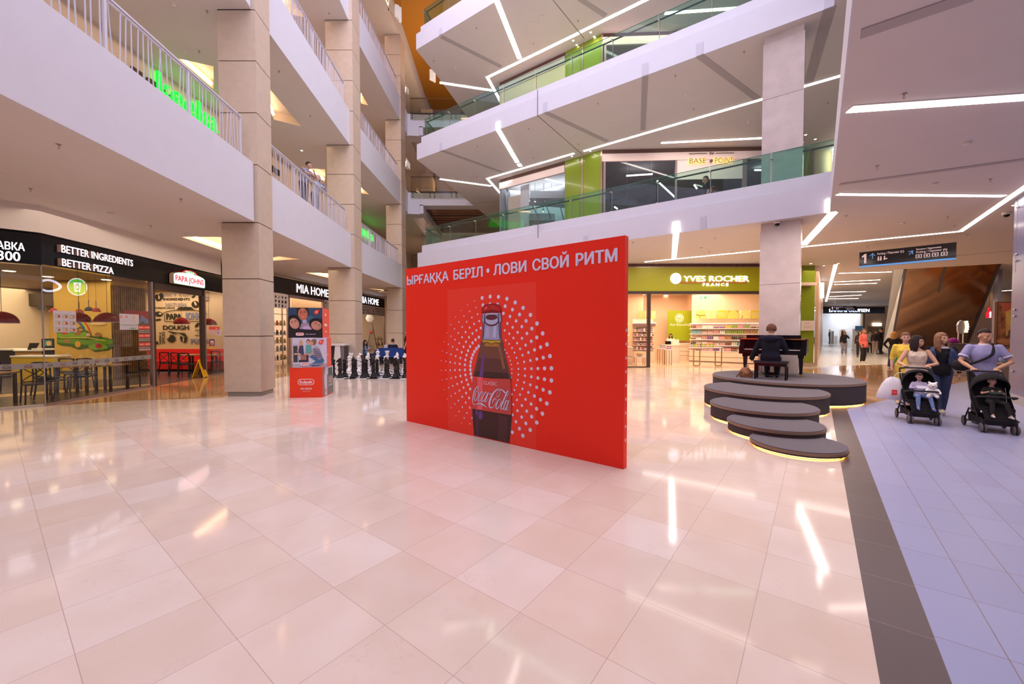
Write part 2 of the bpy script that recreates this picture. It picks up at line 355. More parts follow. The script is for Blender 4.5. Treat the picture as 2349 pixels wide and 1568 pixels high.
for k, z in enumerate(LZ):
    cv = COVES if k == 0 else [[(atZ(x, y, z).x, atZ(x, y, z).y) for x, y in c] for c in CVP[k]]
    poly = LEDGE + [(-22, 48), (-22, -6)]
    m = MB(); m.prism(poly, z, z + 1.47, caps=False); clipface(m, poly, cv, z); clipface(m, poly, [], z + 1.47)
    for c in cv:
        cc = c if (c[1][0] - c[0][0]) * (c[2][1] - c[0][1]) - (c[1][1] - c[0][1]) * (c[2][0] - c[0][0]) > 0 else c[::-1]
        m.mi = 1; m.prism(cc, z, z + .3, caps=False); m.face([(0, 0), (0, 0), (0, 0)]) if 0 else None
        clipface(m, cc, [], z + .3)
    m.mi = 0
    o = struct('gallery_slab', m, [WHITE if 0 else CEIL, COVEM], 'white gallery slab with plain parapet face, level %s' % ['one', 'two', 'three', 'four'][k])
    for c in cv:
        lm = MB()
        a_, b_ = Vector(c[0] + (0,)), Vector(c[2] + (0,)); ctr = Vector((sum(p[0] for p in c) / 3, sum(p[1] for p in c) / 3, 0))
        a_ = a_.lerp(ctr, .14); b_ = b_.lerp(ctr, .14)
        lm.bar(a_ + Vector((0, 0, z + .12)), b_ + Vector((0, 0, z + .12)), .04, .05)
        tag(lm.build('cove_light', COVEL), 'warm light strip glowing in the %s triangular recess of the %s left gallery ceiling' % (ORD[cv.index(c)], ORD[k]), 'light', 'cove lights in the left gallery ceilings')
# parapet faces in white in front of the slabs
for k, z in enumerate(LZ[:3]):
    for (p, q) in ((LEDGE[0], LEDGE[1]), (LEDGE[2], LEDGE[3]), (LEDGE[4], LEDGE[5]), (LEDGE[6], LEDGE[7])):
        m = MB(); d = (Vector(q) - Vector(p)).normalized(); n = Vector((d.y, -d.x)) * .03
        m.prism([p, q, (q[0] + n.x, q[1] + n.y), (p[0] + n.x, p[1] + n.y)], z + .0, z + 1.49); struct('parapet_panel', m, WHITE)
# columns with grooved stone panels
def column(x0, x1, y, d, zt, zs, mt, name='column', lean=0.):
    m = MB(); L = lean
    m.mi = 1; m.prism([(x0 + .06, y + .04), (x1 - .03, y + .04), (x1 - .03 - L, y + d - .04), (x0 + .06 - L, y + d - .04)], 0, .12)
    m.mi = 0
    z = .12
    for zz in zs + [zt]:
        if zz <= z: continue
        m.prism([(x0, y), (x1, y), (x1 - L, y + d), (x0 - L, y + d)], z, zz - .025)
        m.mi = 2; m.prism([(x0 + .02, y + .02), (x1 - .02, y + .02), (x1 - .02 - L, y + d - .02), (x0 + .02 - L, y + d - .02)], zz - .025, zz); m.mi = 0
        z = zz
    return struct(name, m, [mt, mat('plinth_grey', (.30, .27, .23), .5), mat('groove_brown', (.22, .15, .11), .7)])
seams = [1.58, 3.06, 4.5]
for k in range(3): seams += [LZ[k] + 1.47, LZ[k] + 2.78, LZ[k] + 4.08, LZ[k] + 5.35]
column(-7.48, -6.52, 10.37, .75, 20.5, seams, STONE, lean=.08)
column(-8.12, -6.95, 17.75, 1.0, 20.5, seams, STONE, lean=.05)
column(-8.10, -7.10, 25.95, 1.0, 20.5, seams, STONE)
column(-7.75, -6.75, 34.5, 1.0, 20.5, seams, STONE)
# ---- right galleries
RZ = [4.84, 10.19, 15.54]
PE, PC = Vector((-4.70, 20.1)), Vector((8.45, 10.70))
def ends(off):   # outline of the gallery edge moved inwards by off
    f = (PC - PE).normalized(); n = Vector((-f.y, f.x)); n = n if n.y > 0 else -n      # inwards for the front edge
    s = Vector((.606, .795)); ns = Vector((.795, -.606))                                 # side edge, inwards to the right
    c = PC + n * off
    # intersection of the two moved edges
    t = ((PC + ns * off - c).cross(s)) / f.cross(s); corner = c + f * t
    g = (Vector((-2.74, 26.85)) - Vector((-4.15, 21.8))).normalized(); gn = Vector((g.y, -g.x))
    e = PE + n * off + f * (off * 1.2)
    return [e, corner, corner - s * 21.5, Vector((32, -9 + off)), Vector((60, 10)), Vector((60, 70)), Vector((0, 70)), Vector((-1.0, 32.9)) + gn * off, Vector((-2.74, 26.85)) + gn * off, Vector((-4.15, 21.8)) + gn * off]
for k, z in enumerate(RZ):
    m = MB(); m.prism(ends(0), z, z + .74); struct('gallery_slab', m, CEIL, 'white angular gallery slab on the right, level %s' % ['one', 'two', 'three'][k])
    o1 = ends(0); o2 = ends(.13)
    fm = MB()
    for pts, za, zb, of in ((o1, z, z + .75, .02), (o2, z + .75, z + 1.12, .0)):
        for i in (0, 1): 
            p, q = pts[i], pts[i + 1]; d = (q - p).normalized(); n = Vector((d.y, -d.x)); n = n if (n.y < 0 or i == 1 and n.x < 0) else -n
            n = -n if i == 1 and n.x > 0 else n
            fm.prism([p, q, q + n * .02, p + n * .02] if of else [p, q, q - n * .2, p - n * .2], za + (.0 if of else 0), zb)
        p, q = pts[0], pts[-1]; fm.prism([p, q, q + Vector((.1, 0)), p + Vector((.1, 0))] if not of else [p, q, q + Vector((-.02, 0)), p + Vector((-.02, 0))], za, zb)
    struct('fascia_panel', fm, WHITE)
# right pillar
m = MB(); a_, b_ = atZ(1745, 513, 4.84), atZ(1838, 503, 4.84)
PLX0, PLX1, PLY = a_.x, b_.x + .02, 11.95
_q = [(7.305, 11.86), (8.085, 11.265), (8.57, 11.90), (7.79, 12.50)]
for za, zb in ((0, 3.05), (3.06, 4.6), (4.6, 4.84), (5.58, 8.4), (8.41, 10.0), (10.0, 10.19), (10.93, 15.54)): m.prism(_q if abs(zb - 4.84) > .01 and abs(zb - 10.19) > .01 else [(7.33, 11.86), (8.08, 11.29), (8.54, 11.89), (7.80, 12.47)], za, zb)
m.prism([(7.33, 11.87), (8.08, 11.30), (8.54, 11.88), (7.81, 12.46)], 0, 4.84); struct('column', m, GREYST)
# roof: brown-orange hall ceiling and the plain roof ring round the skylight
m = MB(); m.box(-8, 9, 19, 40, 21.75, 21.9); struct('ceiling', m, mat('burnt_orange_ceiling', (.50, .20, .015), .6))
m = MB(); m.box(-22, 14, 40, 48, 21.75, 21.9); struct('ceiling', m, CEIL)
# far end of the hall
FARW = mat('tan_wall', (.50, .36, .24), .6, noise=.05, nscale=2)
m = MB(); m.box(-22, 5, 46, 46.3, 0, 22); struct('wall_far', m, FARW)
for z in (4.5, 9.85, 15.2):
    m = MB(); m.box(-7.2, 6, 36, 46, z, z + 1.4); struct('gallery_slab', m, CEIL, 'pale gallery slab closing the far end of the hall')
# bridges across the hall
SLAT = mat('brown_mirror_slats', (.22, .10, .07), .25, .6)
for z in (4.5, 9.85, 15.2):
    m = MB(); m.box(-7.3, 2, 28, 28.9, z + .55, z + 1.42); m.prism([(-7.3, 27.9), (-6.4, 28), (-6.4, 28.9), (-7.3, 28.9)], z - .05, z + 1.42)
    m.quad((-6.4, 27.95, z), (-6.4, 28.9, z), (-6.4, 28.9, z + .6), (-6.4, 27.95, z + .6)); m.box(-6.4, -6.15, 28, 35.5, z, z + .6)
    struct('bridge_beam', m, WHITE)
    m = MB(); rr = random.Random(5)
    for i in range(26):
        y = 28.9 + i * .26; m.box(-6.15, 2, y, y + .16, z + .5 + rr.random() * .05, z + .58)
    m.box(-6.15, 2, 28.9, 35.9, z + .6, z + .66); struct('bridge_ceiling', m, SLAT)
# walls behind the left galleries
PJ0, PJ1 = Vector((-10.55, 9.02)), Vector((-11.44, 15.8))
m = MB()
for z0, z1 in ((3.9, 4.5),): m.prism([PJ0, PJ1, PJ1 + Vector((-.3, 0)), PJ0 + Vector((-.3, 0))], z0, z1); m.prism([(-12.9, 6.55), PJ0, PJ0 + Vector((-.3, 0)), (-13.2, 6.55)], z0, z1)
struct('wall_left', m, CEIL)
BEIGEW = mat('beige_wall', (.62, .50, .40), .6)
for k in (1, 2, 3):
    z = LZ[k - 1] + 1.47
    m = MB(); m.box(-11.3, -11.0, -6, 46, z, LZ[k]); struct('wall_left', m, BEIGEW)
m = MB(); m.box(-20.3, -20, -6, 46, 0, 4.5); struct('wall_left', m, BEIGEW)
# shop walls of the right galleries (upper levels)
SW = [Vector(p) for p in ((-.70, 22.7), (2.63, 20.25), (4.22, 19.0), (12.6, 18.6))]
m = MB()
for k in (0, 1):
    z = RZ[k] + .74
    m.box(-.7, 26, 26.0, 26.2, z, RZ[k + 1]); m.box(4.25, 4.35, 19.2, 26, z, RZ[k + 1])
    for p, q in ((SW[0], Vector((0, 26))),): m.prism([p, q, q + Vector((.1, 0)), p + Vector((.1, 0))], z, RZ[k + 1])
struct('wall_back', m, mat('dim_grey_wall', (.20, .20, .22), .6))
m = MB(); m.box(26, 26.3, -9, 18, 0, 4.84); struct('wall_right', m, BEIGEW)
m = MB(); m.box(-22, 60, -9.3, -9, 0, 4.84); struct('wall_back', m, BEIGEW)
m = MB(); m.box(10, 60, 69.7, 70, 0, 4.84); struct('wall_far', m, mat('cream_wall', (.65, .55, .45), .6))
# ================================================================ linear ceiling lights, slots, detectors
LAMP = emis('lamp_strip', (1.0, .90, .80), 9)
LAMPB = mat('lamp_housing', (.75, .72, .70), .5)
SLOT = mat('unlit_slot_grey', (.42, .38, .38), .5)
def strip(p, q, wd, m, z, dz=.02):
    p = Vector((p[0], p[1])); q = Vector((q[0], q[1])); d = (q - p).normalized(); n = Vector((-d.y, d.x)) * wd / 2
    return MB().prism([p - n, q - n, q + n, p + n], z - dz, z + .002)
def ceil_light(pts, z, wd, label):
    t = thing('ceiling_light', label, 'light', tuple(atZ(pts[0][0], pts[0][1], z)), 0, 'linear ceiling lights of the right side')
    o = atZ(pts[0][0], pts[0][1], z)
    for a, b in zip(pts, pts[1:]):
        A, B = atZ(a[0], a[1], z) - o, atZ(b[0], b[1], z) - o
        d = (B - A).normalized(); B2 = B + d * (wd / 2 if len(pts) > 2 else 0)
        strip(A, B2, wd, None, 0, .018).build('diffuser', LAMP, t); strip(A - d * .02, B2 + d * .02, wd + .05, None, 0, .008).build('housing', LAMPB, t)
    return t
Z0, Z1, Z2 = RZ
CL = [([(1551, 533), (1546, 591)], Z0, .17, 'short wide light strip running back from the fascia above the red board'),
 ([(1479, 600), (1744, 574)], Z0, .11, 'thin light strip above the green shop fascia, left of the pillar'),
 ([(1839, 565.5), (2204, 529.5), (2420, 381)], Z0, .11, 'long bent light strip from the pillar over the black hanging sign'),
 ([(1911, 487), (1843, 561)], Z0, .2, 'wide slanting light strip from the gallery corner towards the pillar'),
 ([(1922, 444.5), (2303, 448.5)], Z0, .11, 'level light strip ending beside the bent strip on the walkway ceiling'),
 ([(1950, 250), (2420, 217)], Z0, .15, 'nearest broad light strip across the walkway ceiling'),
 ([(1917, 606), (1895, 691)], Z0, .14, 'steep light strip right of the green glass corner'),
 ([(1925, 626), (2044, 623)], Z0, .13, 'light strip behind the left end of the hanging sign'),
 ([(1914, 646), (2019, 641)], Z0, .13, 'upper of the close pair of light strips before the escalator'),
 ([(1914, 652), (2011, 649)], Z0, .13, 'lower of the close pair of light strips before the escalator'),
 ([(1907, 669.5), (1985, 668)], Z0, .16, 'single far light strip below the close pair'),
 ([(1903, 680), (1976, 676)], Z0, .16, 'far light strip just above the black distant shop sign, upper'),
 ([(1902, 685), (1968, 684)], Z0, .16, 'far light strip just above the black distant shop sign, lower'),
 ([(2258, 681), (2333, 679)], Z0, .16, 'far light strip right of the bronze escalator, lowest'),
 ([(2267, 688), (2334, 677)], Z0, .16, 'slanting far light strip right of the bronze escalator'),
 ([(2295, 667), (2334, 664)], Z0, .2, 'far light strip high right of the bronze escalator'),
 ([(1143, 297), (1187, 372)], Z1, .2, 'wide slanting light strip under the second right gallery'),
 ([(1190, 375), (1194, 381)], Z1, .2, 'short stub of light strip at the end of the slanting strip'),
 ([(1158, 454), (1118, 409), (1314, 352)], Z1, .13, 'angled light strip round the glazed corner shop of the second gallery'),
 ([(1009, 410), (1127, 426)], Z1, .15, 'light strip near the pointed end of the second right gallery'),
 ([(1339, 346), (1750, 226.5)], Z1, .13, 'long light strip above the dark shop, ending at the pillar'),
 ([(1846, 197), (1946, 168)], Z1, .13, 'light strip of the second gallery right of the pillar'),
 ([(1517, 327), (1750, 316)], Z1, .13, 'thin light strip close above the base point sign'),
 ([(1139, 0), (1192, 134)], Z2, .22, 'wide slanting light strip under the top right gallery'),
 ([(1148, 232), (1118, 177), (1324, 77)], Z2, .15, 'angled light strip round the corner of the top gallery'),
 ([(1009, 189), (1129, 207)], Z2, .17, 'light strip near the pointed end of the top right gallery'),
 ([(1331, 73), (1488, -4)], Z2, .15, 'light strip running out of the picture under the top gallery'),
 ([(1525, 30), (1693, 18)], Z2, .15, 'light strip seen through the glass balustrade at the top')]
for c in CL: ceil_light(*c)
def lit_patch(px, y0, y1, k, wd, m, lab):      # short piece on the fascia face continuing a ceiling strip
    f = (PC - PE).normalized(); P = hit(px, y1, PE, PC); 
    n = Vector((f.y, -f.x)); n = n if n.y < 0 else -n
    zt = hit(px, y0, PE, PC).z; q = Vector((P.x, P.y)); a = q - f * wd / 2 + n * .02; b = q + f * wd / 2 + n * .02
    mb = MB(); mb.prism([a, b, b + n * .02, a + n * .02], RZ[k] - .0, zt)
    return mb, lab
for px, y0, y1, k, wd, lab in ((1551, 509, 533, 0, .19, 'lit patch on the lowest white fascia above the red board'), (1906, 457, 487, 0, .22, 'lit patch at the corner of the lowest white fascia'),
                          (1143, 280, 297, 1, .2, 'lit patch on the second white fascia')):
    mb, lab = lit_patch(px, y0, y1, k, wd, LAMP, lab); tag(mb.build('fascia_light', LAMP), lab, 'light', 'lit patches on the white fascias')
m = MB()
for px, y0, y1, k, wd in ((1613, 497, 522, 0, .17), (1344, 541, 560, 0, .17), (1013, 328, 346, 1, .17), (1251, 236, 258, 1, .17), (1480, 147, 175, 1, .2), (1605, 100, 127, 1, .2), (1904, -12, 16, 1, .25), (1012, 66, 84, 2, .2)):
    mb, _ = lit_patch(px, y0, y1, k, wd, SLOT, ''); mb.mx = Matrix(); me = bpy.data.meshes.new('x'); mb.bm.to_mesh(me); m.bm.from_mesh(me); mb.bm.free()
struct('trim_1', m, mat('slot_lavender_grey', (.55, .53, .60), .5))
m = MB()
for a, b, z, wd in (((1014, 345), (1153, 395), Z1, .2), ((1252, 258), (1393, 324), Z1, .2), ((1480, 175), (1475, 298), Z1, .2), ((1604, 127), (1737, 226), Z1, .22), ((1904, 17), (1855, 188), Z1, .28),
                    ((1012, 84), (1150, 153), Z2, .22), ((1322, -8), (1389, 36), Z2, .22), ((1974, 77), (2240, -14), Z0, .17), ((1927, 422), (2400, 358), Z0, .12)):
    A, B = atZ(*a, z), atZ(*b, z); d = (B - A).normalized(); n = Vector((-d.y, d.x, 0)) * wd / 2
    m.prism([(p.x, p.y) for p in (A - n, B - n, B + n, A + n)], z - .012, z + .001)
struct('trim_2', m, SLOT)
m = MB()
for a, b, z in (((1232, 264), (1337, 355), Z1), ((1262, -8), (1340, 88), Z2), ((2190, 587), (2349, 572), Z0), ((1070, 467), (1150, 461), Z1)):
    A, B = atZ(*a, z), atZ(*b, z); d = (B - A).normalized(); n = Vector((-d.y, d.x, 0)) * .012
    m.prism([(p.x, p.y) for p in (A - n, B - n, B + n, A + n)], z - .006, z + .001)
for px, y0, y1, k in ((1233, 204, 264, 1), (1234, 530, 545, 0)):
    P = hit(px, y1, PE, PC); m.box(P.x - .012, P.x + .012, P.y - .045, P.y, P.z, P.z + .95)
struct('trim_3', m, mat('joint_dark', (.12, .11, .11), .6))
# sprinklers, detectors, downlights
SPR = mat('sprinkler_metal', (.45, .36, .32), .4, .6)
_sp = .65
t0 = thing('sprinkler', 'small sprinkler head on a pale gallery ceiling', 'sprinkler', (0, 0, 4.5), 0, 'ceiling sprinklers')
MB().lathe([(0, 0), (.05, 0), (.055, -.008), (.03, -.015), (.012, -.02), (.012, -.05)], n=12).build('rose', SPR, t0, True)
m = MB(); m.tube([(-.02, 0, -.05), (-.025, 0, -.075), (0, 0, -.095)], .004, 5); m.tube([(.02, 0, -.05), (.025, 0, -.075), (0, 0, -.095)], .004, 5); m.lathe([(0, -.095), (.028, -.095), (.028, -.099), (0, -.1)], n=10); m.build('deflector', SPR, t0)
SP = [((135, 331), 4.5), ((70, 432), 4.5), ((346, 517), 4.5), ((415, 456), 4.5), ((475, 25), 9.85), ((457, 117), 9.85), ((640, 163), 9.85), ((712, 265), 9.85), ((755, 30), 15.2)]
SP += [((x, y), Z0) for x, y in ((2074, 215), (2012, 380), (2272, 410), (1941, 494), (2174, 497), (2190, 517), (1990, 565), (1640, 545), (1452, 555), (1627, 576))]
SP += [((x, y), Z1) for x, y in ((1549, 173), (1707, 118), (1591, 249), (1372, 237), (1212, 294), (1095, 335), (1327, 330), (1224, 361), (1093, 404), (1899, 235), (1158, 555 - 160))]
SP += [((x, y), Z2) for x, y in ((1093, 64), (1326, 47), (1224, 99), (995, 139))]
used = False; KM = {}
DET = mat('detector_white', (.72, .66, .60), .5)
def place_words(L):
    nm = {4.5: 'first left gallery ceiling', 9.85: 'second left gallery ceiling', 15.2: 'third left gallery ceiling', Z0: 'lowest right ceiling', Z1: 'second right ceiling', Z2: 'top right ceiling'}; out = {}
    for z in nm:
        for r, i in enumerate(sorted([i for i, e in enumerate(L) if e[1] == z], key=lambda i: L[i][0][0])): out[i] = '%s, %s from the left' % (nm[z], ORD[r])
    return out
PW = place_words(SP)
for i, ((x, y), z) in enumerate(SP):
    p = atZ(x, y, z); p.z = z
    if i == 0: t0.location = p; t0.scale = (.65, .65, .65); t0['label'] = 'small sprinkler head on the ' + PW[0]
    else: dup(t0, p, 0, 'small sprinkler head on the ' + PW[i], kmap=KM)
d0 = thing('smoke_detector', 'round white smoke detector on a pale gallery ceiling', 'detector', (0, 0, 4.5), 0, 'smoke detectors')
MB().lathe([(0, 0), (.07, 0), (.07, -.015), (0, -.016)], n=16).build('base', DET, d0, True)
MB().lathe([(.05, -.015), (.055, -.03), (.035, -.05), (0, -.055)], n=16).build('head', DET, d0, True)
DT = [((2219, 326), Z0), ((2143, 420), Z0), ((2071, 510), Z0), ((2216, 538), Z0), ((1609, 567), Z0), ((1680, 577), Z0), ((1243, 37), Z2), ((1218, 52), Z2), ((1218, 333), Z1), ((1043, 388), Z1), ((1409, 285), Z1), ((1400, 274), Z1), ((1575, 217), Z1), ((1718, 279), Z1),
                            ((255, 488), 4.5), ((430, 536), 4.5), ((400, 10), 9.85), ((424, 115), 9.85), ((1044, 155), Z2)]
PW2 = place_words(DT)
for i, ((x, y), z) in enumerate(DT):
    p = atZ(x, y, z); p.z = z
    if i == 0: d0.location = p; d0['label'] = 'round white smoke detector on the ' + PW2[0]
    else: dup(d0, p, 0, 'round white smoke detector on the ' + PW2[i], kmap=KM)
DL = emis('downlight_glow', (1, .86, .68), 14)
l0 = thing('downlight', 'small round recessed downlight glowing in the ceiling', 'light', (0, 0, 0), 0, 'round recessed downlights')
MB().lathe([(0, -.006), (.045, -.006)], n=14).build('lens', DL, l0); MB().lathe([(.045, 0), (.05, -.008), (.07, -.006), (.07, 0)], n=16).build('rim', DET, l0, True)
DT = [((1315, 93), Z2), ((1363, 84), Z2), ((1323, 103), Z2), ((1355, 74), Z2), ((1312, 358), Z1), ((1354, 346), Z1), ((1323, 366), Z1), ((1364, 354), Z1), ((1860, 604), Z0), ((1890, 609), Z0), ((1923, 604), Z0), ((2327, 470), Z0),
                            ((692, 345), 9.85), ((1848, 309), Z1), ((1870, 319), Z1)]
PW3 = place_words(DT)
for i, ((x, y), z) in enumerate(DT):
    p = atZ(x, y, z); p.z = z
    if i == 0: l0.location = p; l0['label'] = 'glowing round downlight in the ' + PW3[0]
    else: dup(l0, p, 0, 'glowing round downlight in the ' + PW3[i], kmap=KM)
# dome cameras
for (x, y), lab in (((1783, 508), 'black dome camera on the ceiling edge beside the pale pillar'), ((2309, 487), 'dome camera on a bracket in the walkway ceiling at the right edge')):
    p = atZ(x, y, Z0); t = thing('dome_camera', lab, 'camera', (p.x, p.y, Z0))
    MB().lathe([(0, 0), (.085, 0), (.085, -.05), (.07, -.06), (0, -.06)], n=18).build('housing', DET, t, True); MB().lathe([(.062, -.06), (.055, -.10), (.03, -.12), (0, -.125)], n=16).build('dome', BLACK, t, True)
# ================================================================ glass balustrades of the right galleries
BG = glass('balustrade_glass', (.52, .81, .70), .5, .01, 1.6)
GEDGE = mat('glass_edge_green', (.02, .16, .11), .15)
RAILM = mat('handrail_dark_green', (.04, .09, .085), .25, .5)
for k, lab in enumerate(('green tinted glass balustrade of the first right gallery above the red board', 'green tinted glass balustrade of the second right gallery', 'glass balustrade of the top right gallery')):
    z = RZ[k] + 1.0; o = ends(.24)
    t = thing('glass_balustrade', lab, 'balustrade', (o[0].x, o[0].y, z), 0, 'glass balustrades of the right galleries')
    O = o[0]
    back = o[-1] + (o[-1] - o[0]) * 2
    for (p, q, hr) in ((o[0], o[1], 1), (o[1], o[2], 1), (o[0], o[-1], 0)):
        L = (q - p).length; n = max(1, round(L / 1.55)); d = (q - p).normalized(); s = Vector((-d.y, d.x)); s = s if s.dot(Vector((.5, .8))) > 0 else -s
        if p is o[1]: s = Vector((.795, -.606)); n = 6; L = 9.3
        if not hr: s = Vector((1, -.2)).normalized()
        for i in range(n):
            a = p + d * (L * i / n + .012) - O; b = p + d * (L * (i + 1) / n - .012) - O
            g = MB(); g.quad((a.x, a.y, .0), (b.x, b.y, .0), (b.x, b.y, .98), (a.x, a.y, .98)); g.build('glass_pane', BG, t)
            g = MB(); g.bar((a.x, a.y, .985), (b.x, b.y, .985), .014, .012); g.build('glass_edge', GEDGE, t)
            c = a + s * .09; r = MB(); r.tube([(c.x, c.y, .02), (c.x, c.y, .86)], .012, 6); r.build('post', STEEL, t)
            r = MB()
            for zz in (.14, .84):
                e = a - s * .0; r.tube([(e.x - s.x * .03, e.y - s.y * .03, zz), (c.x, c.y, zz)], .03, 8)
            r.build('clamp', STEEL, t)
        h = MB(); a = p + s * .1 - O; b = p + d * L + s * .1 - O; h.tube([(a.x, a.y, .88), (b.x, b.y, .88)], .026, 8); h.build('handrail', RAILM, t, True)
# ================================================================ left railings with slanting rods
ROD = mat('lilac_grey_paint', (.62, .60, .68), .35, .2)
def railing(p, q, z, lab, fine, step=.115, seed=1):
    p = Vector(p); q = Vector(q); d = (q - p); L = d.length; d.normalize(); n = Vector((-d.y, d.x)) * .10
    rr = random.Random(seed)
    t = thing('railing', lab, 'railing', (p.x + n.x, p.y + n.y, z), math.atan2(d.y, d.x), 'rod railings of the left galleries')
    MB().box(0, L, -.03, .03, .93, .965).build('handrail', ROD, t); MB().box(0, L, -.02, .02, .04, .06).build('bottom_rail', ROD, t); MB().box(0, L, -.018, .018, .895, .91).build('top_rail', ROD, t)
    np_ = max(1, round(L / 1.7))
    for i in range(np_ + 1):
        MB().box(-.008 if i else 0, .035, -.02, .02, 0, .93).build('post', ROD, t).location = (min(L - .035, L * i / np_), 0, 0)
    N = int(L / step); rods = []
    me = None
    if fine:
        o = MB().tube([(0, 0, .05), (0, 0, .9)], .0105, 6).build('baluster', ROD, t); me = o.data
    mb = MB()
    for i in range(N):
        x = (i + .5) * step + rr.uniform(-.02, .02); x2 = x + rr.choice((-.07, -.03, 0, 0, .03, .07))
        if fine:
            if i: o = o.copy(); COL.objects.link(o); o.parent = t
            o.location = (x, 0, 0); o.rotation_euler = (0, math.atan2(x2 - x, .85), 0)
        else: mb.tube([(x, 0, .05), (x2, 0, .9)], .011, 4, False)
    if not fine: tag(mb.build('balusters', ROD, t), kind='stuff')
    return t
bays = [((-5.97, 2.8), (-6.55, 9.95), 'near'), ((-6.70, 11.3), (-7.10, 17.4), 'middle'), ((-7.24, 19.0), (-7.2, 25.7), 'far')]
lv = ['first', 'second', 'third']
for k in range(3):
    for j, (p, q, nm) in enumerate(bays):
        if k > 0 and j == 0: continue
        railing(p, q, LZ[k] + 1.49, '%s bay of slanting rod railing on the %s left gallery' % (nm, lv[k]), (j < 2 and k < 2), seed=k * 3 + j)
for k in range(3):
    railing((-7.2, 27.1), (-7.24, 27.9), LZ[k] + 1.49, 'last short piece of rod railing before the bridge on the %s left gallery' % lv[k], False, seed=k)
# glass balustrades of the bridges
BG2 = glass('bridge_glass', (.72, .72, .62), .5, .01, 1.3)
for k in range(3):
    z = LZ[k]; t = thing('bridge_balustrade', 'bolted glass balustrade on the %s bridge across the far end of the hall' % ['lowest', 'middle', 'upper'][k], 'balustrade', (-7, 27.93, z + 1.0), 0, 'glass balustrades of the bridges')
    for i in range(5):
        MB().quad((i * 1.5, 0, 0), (i * 1.5 + 1.48, 0, 0), (i * 1.5 + 1.48, 0, 1.55), (i * 1.5, 0, 1.55)).build('glass_pane', BG2, t)
        m = MB()
        for x in (.15, 1.33):
            for zz in (.14, .34): m.cbox((i * 1.5 + x, -.02, zz), (.06, .04, .06))
        m.build('bolt', DARK, t)
    MB().tube([(0, .06, 1.5), (7.4, .06, 1.5)], .03, 8).build('handrail', mat('bronze_rail', (.2, .12, .07), .3, .7), t)
    MB().box(0, 7.4, .02, .06, .42, .5).build('base_rail', DARK, t)
# hanging tube lamps under the orange ceiling
tl0 = None
TUBE = mat('tube_lamp_white', (.75, .73, .72), .4, 0, .25)
for i, (x, y0, y1, Y) in enumerate(((909, 12, 37, 24), (913, 14, 42, 24.3), (918, 18, 50, 24.4), (988, 160, 183, 30), (992, 162, 185, 30.3), (997, 165, 188, 30.4))):
    a = atY(x, y0, Y); b = atY(x, y1, Y)
    t = thing('tube_pendant', '%s white tube pendant hanging below the orange ceiling, %s cluster' % (['first', 'middle', 'last'][i % 3], 'nearer' if i < 3 else 'farther'), 'pendant lamp', (b.x, Y, b.z), 0, 'tube pendants below the orange ceiling')
    MB().lathe([(0, 0), (.09, 0), (.09, a.z - b.z), (0, a.z - b.z)], n=12).build('tube', TUBE, t, True)
    MB().tube([(0, 0, a.z - b.z), (0, 0, 21.75 - b.z)], .01, 4).build('cord', DARK, t)
# ================================================================ flat printed art helpers
def el(cx, cz, rx, rz, rot=0, n=22, a0=0, a1=2 * PI):
    c, s = math.cos(rot), math.sin(rot); k = n if a1 - a0 >= 2 * PI - .01 else n + 1
    return [(cx + rx * math.cos(a0 + (a1 - a0) * i / n) * c - rz * math.sin(a0 + (a1 - a0) * i / n) * s,
             cz + rx * math.cos(a0 + (a1 - a0) * i / n) * s + rz * math.sin(a0 + (a1 - a0) * i / n) * c) for i in range(k)]
def rc(x0, z0, x1, z1): return [(x0, z0), (x1, z0), (x1, z1), (x0, z1)]
def rr_(x0, z0, x1, z1, r, n=5):
    P = []
    for cx, cz, a in ((x1 - r, z0 + r, -PI / 2), (x1 - r, z1 - r, 0), (x0 + r, z1 - r, PI / 2), (x0 + r, z0 + r, PI)):
        P += [(cx + r * math.cos(a + i * PI / 2 / n), cz + r * math.sin(a + i * PI / 2 / n)) for i in range(n + 1)]
    return P
def stroke(pts, w, n=0):
    """closed outline of a pen line through pts; w = one width or a width per point"""
    P = [Vector(p) for p in pts]; W = w if isinstance(w, (list, tuple)) else [w] * len(P)
    L, Rr = [], []
    for i, p in enumerate(P):
        d = (P[min(i + 1, len(P) - 1)] - P[max(i - 1, 0)]); d = d.normalized() if d.length else Vector((1, 0)); nn = Vector((-d.y, d.x)) * W[i] / 2
        L.append(tuple(p + nn)); Rr.append(tuple(p - nn))
    return L, Rr
def cr(pts, k=5):
    """smooth curve through the points"""
    P = [Vector(p) for p in pts]; P = [P[0] * 2 - P[1]] + P + [P[-1] * 2 - P[-2]]; out = []
    for i in range(1, len(P) - 2):
        for j in range(k):
            t = j / k; out.append(.5 * ((2 * P[i]) + (-P[i - 1] + P[i + 1]) * t + (2 * P[i - 1] - 5 * P[i] + 4 * P[i + 1] - P[i + 2]) * t * t + (-P[i - 1] + 3 * P[i] - 3 * P[i + 1] + P[i + 2]) * t ** 3))
    out.append(P[-2]); return out
_col = {}
def ink(c, rough=.45, emit=0):
    k = 'ink_%02x%02x%02x%s' % (int(min(c[0], 1) * 255), int(min(c[1], 1) * 255), int(min(c[2], 1) * 255), '_lit' if emit else '')
    return mat(k, c, rough, 0, emit)
def clip_poly(P, b):
    for ax, lim, sg in ((0, b[0], 1), (0, b[2], -1), (1, b[1], 1), (1, b[3], -1)):
        out = []
        for i in range(len(P)):
            p, q = P[i - 1], P[i]; ip = (p[ax] - lim) * sg >= 0; iq = (q[ax] - lim) * sg >= 0
            if ip != iq: t = (lim - p[ax]) / (q[ax] - p[ax]); out.append((p[0] + (q[0] - p[0]) * t, p[1] + (q[1] - p[1]) * t))
            if iq: out.append(q)
        P = out
        if len(P) < 3: return []
    return P
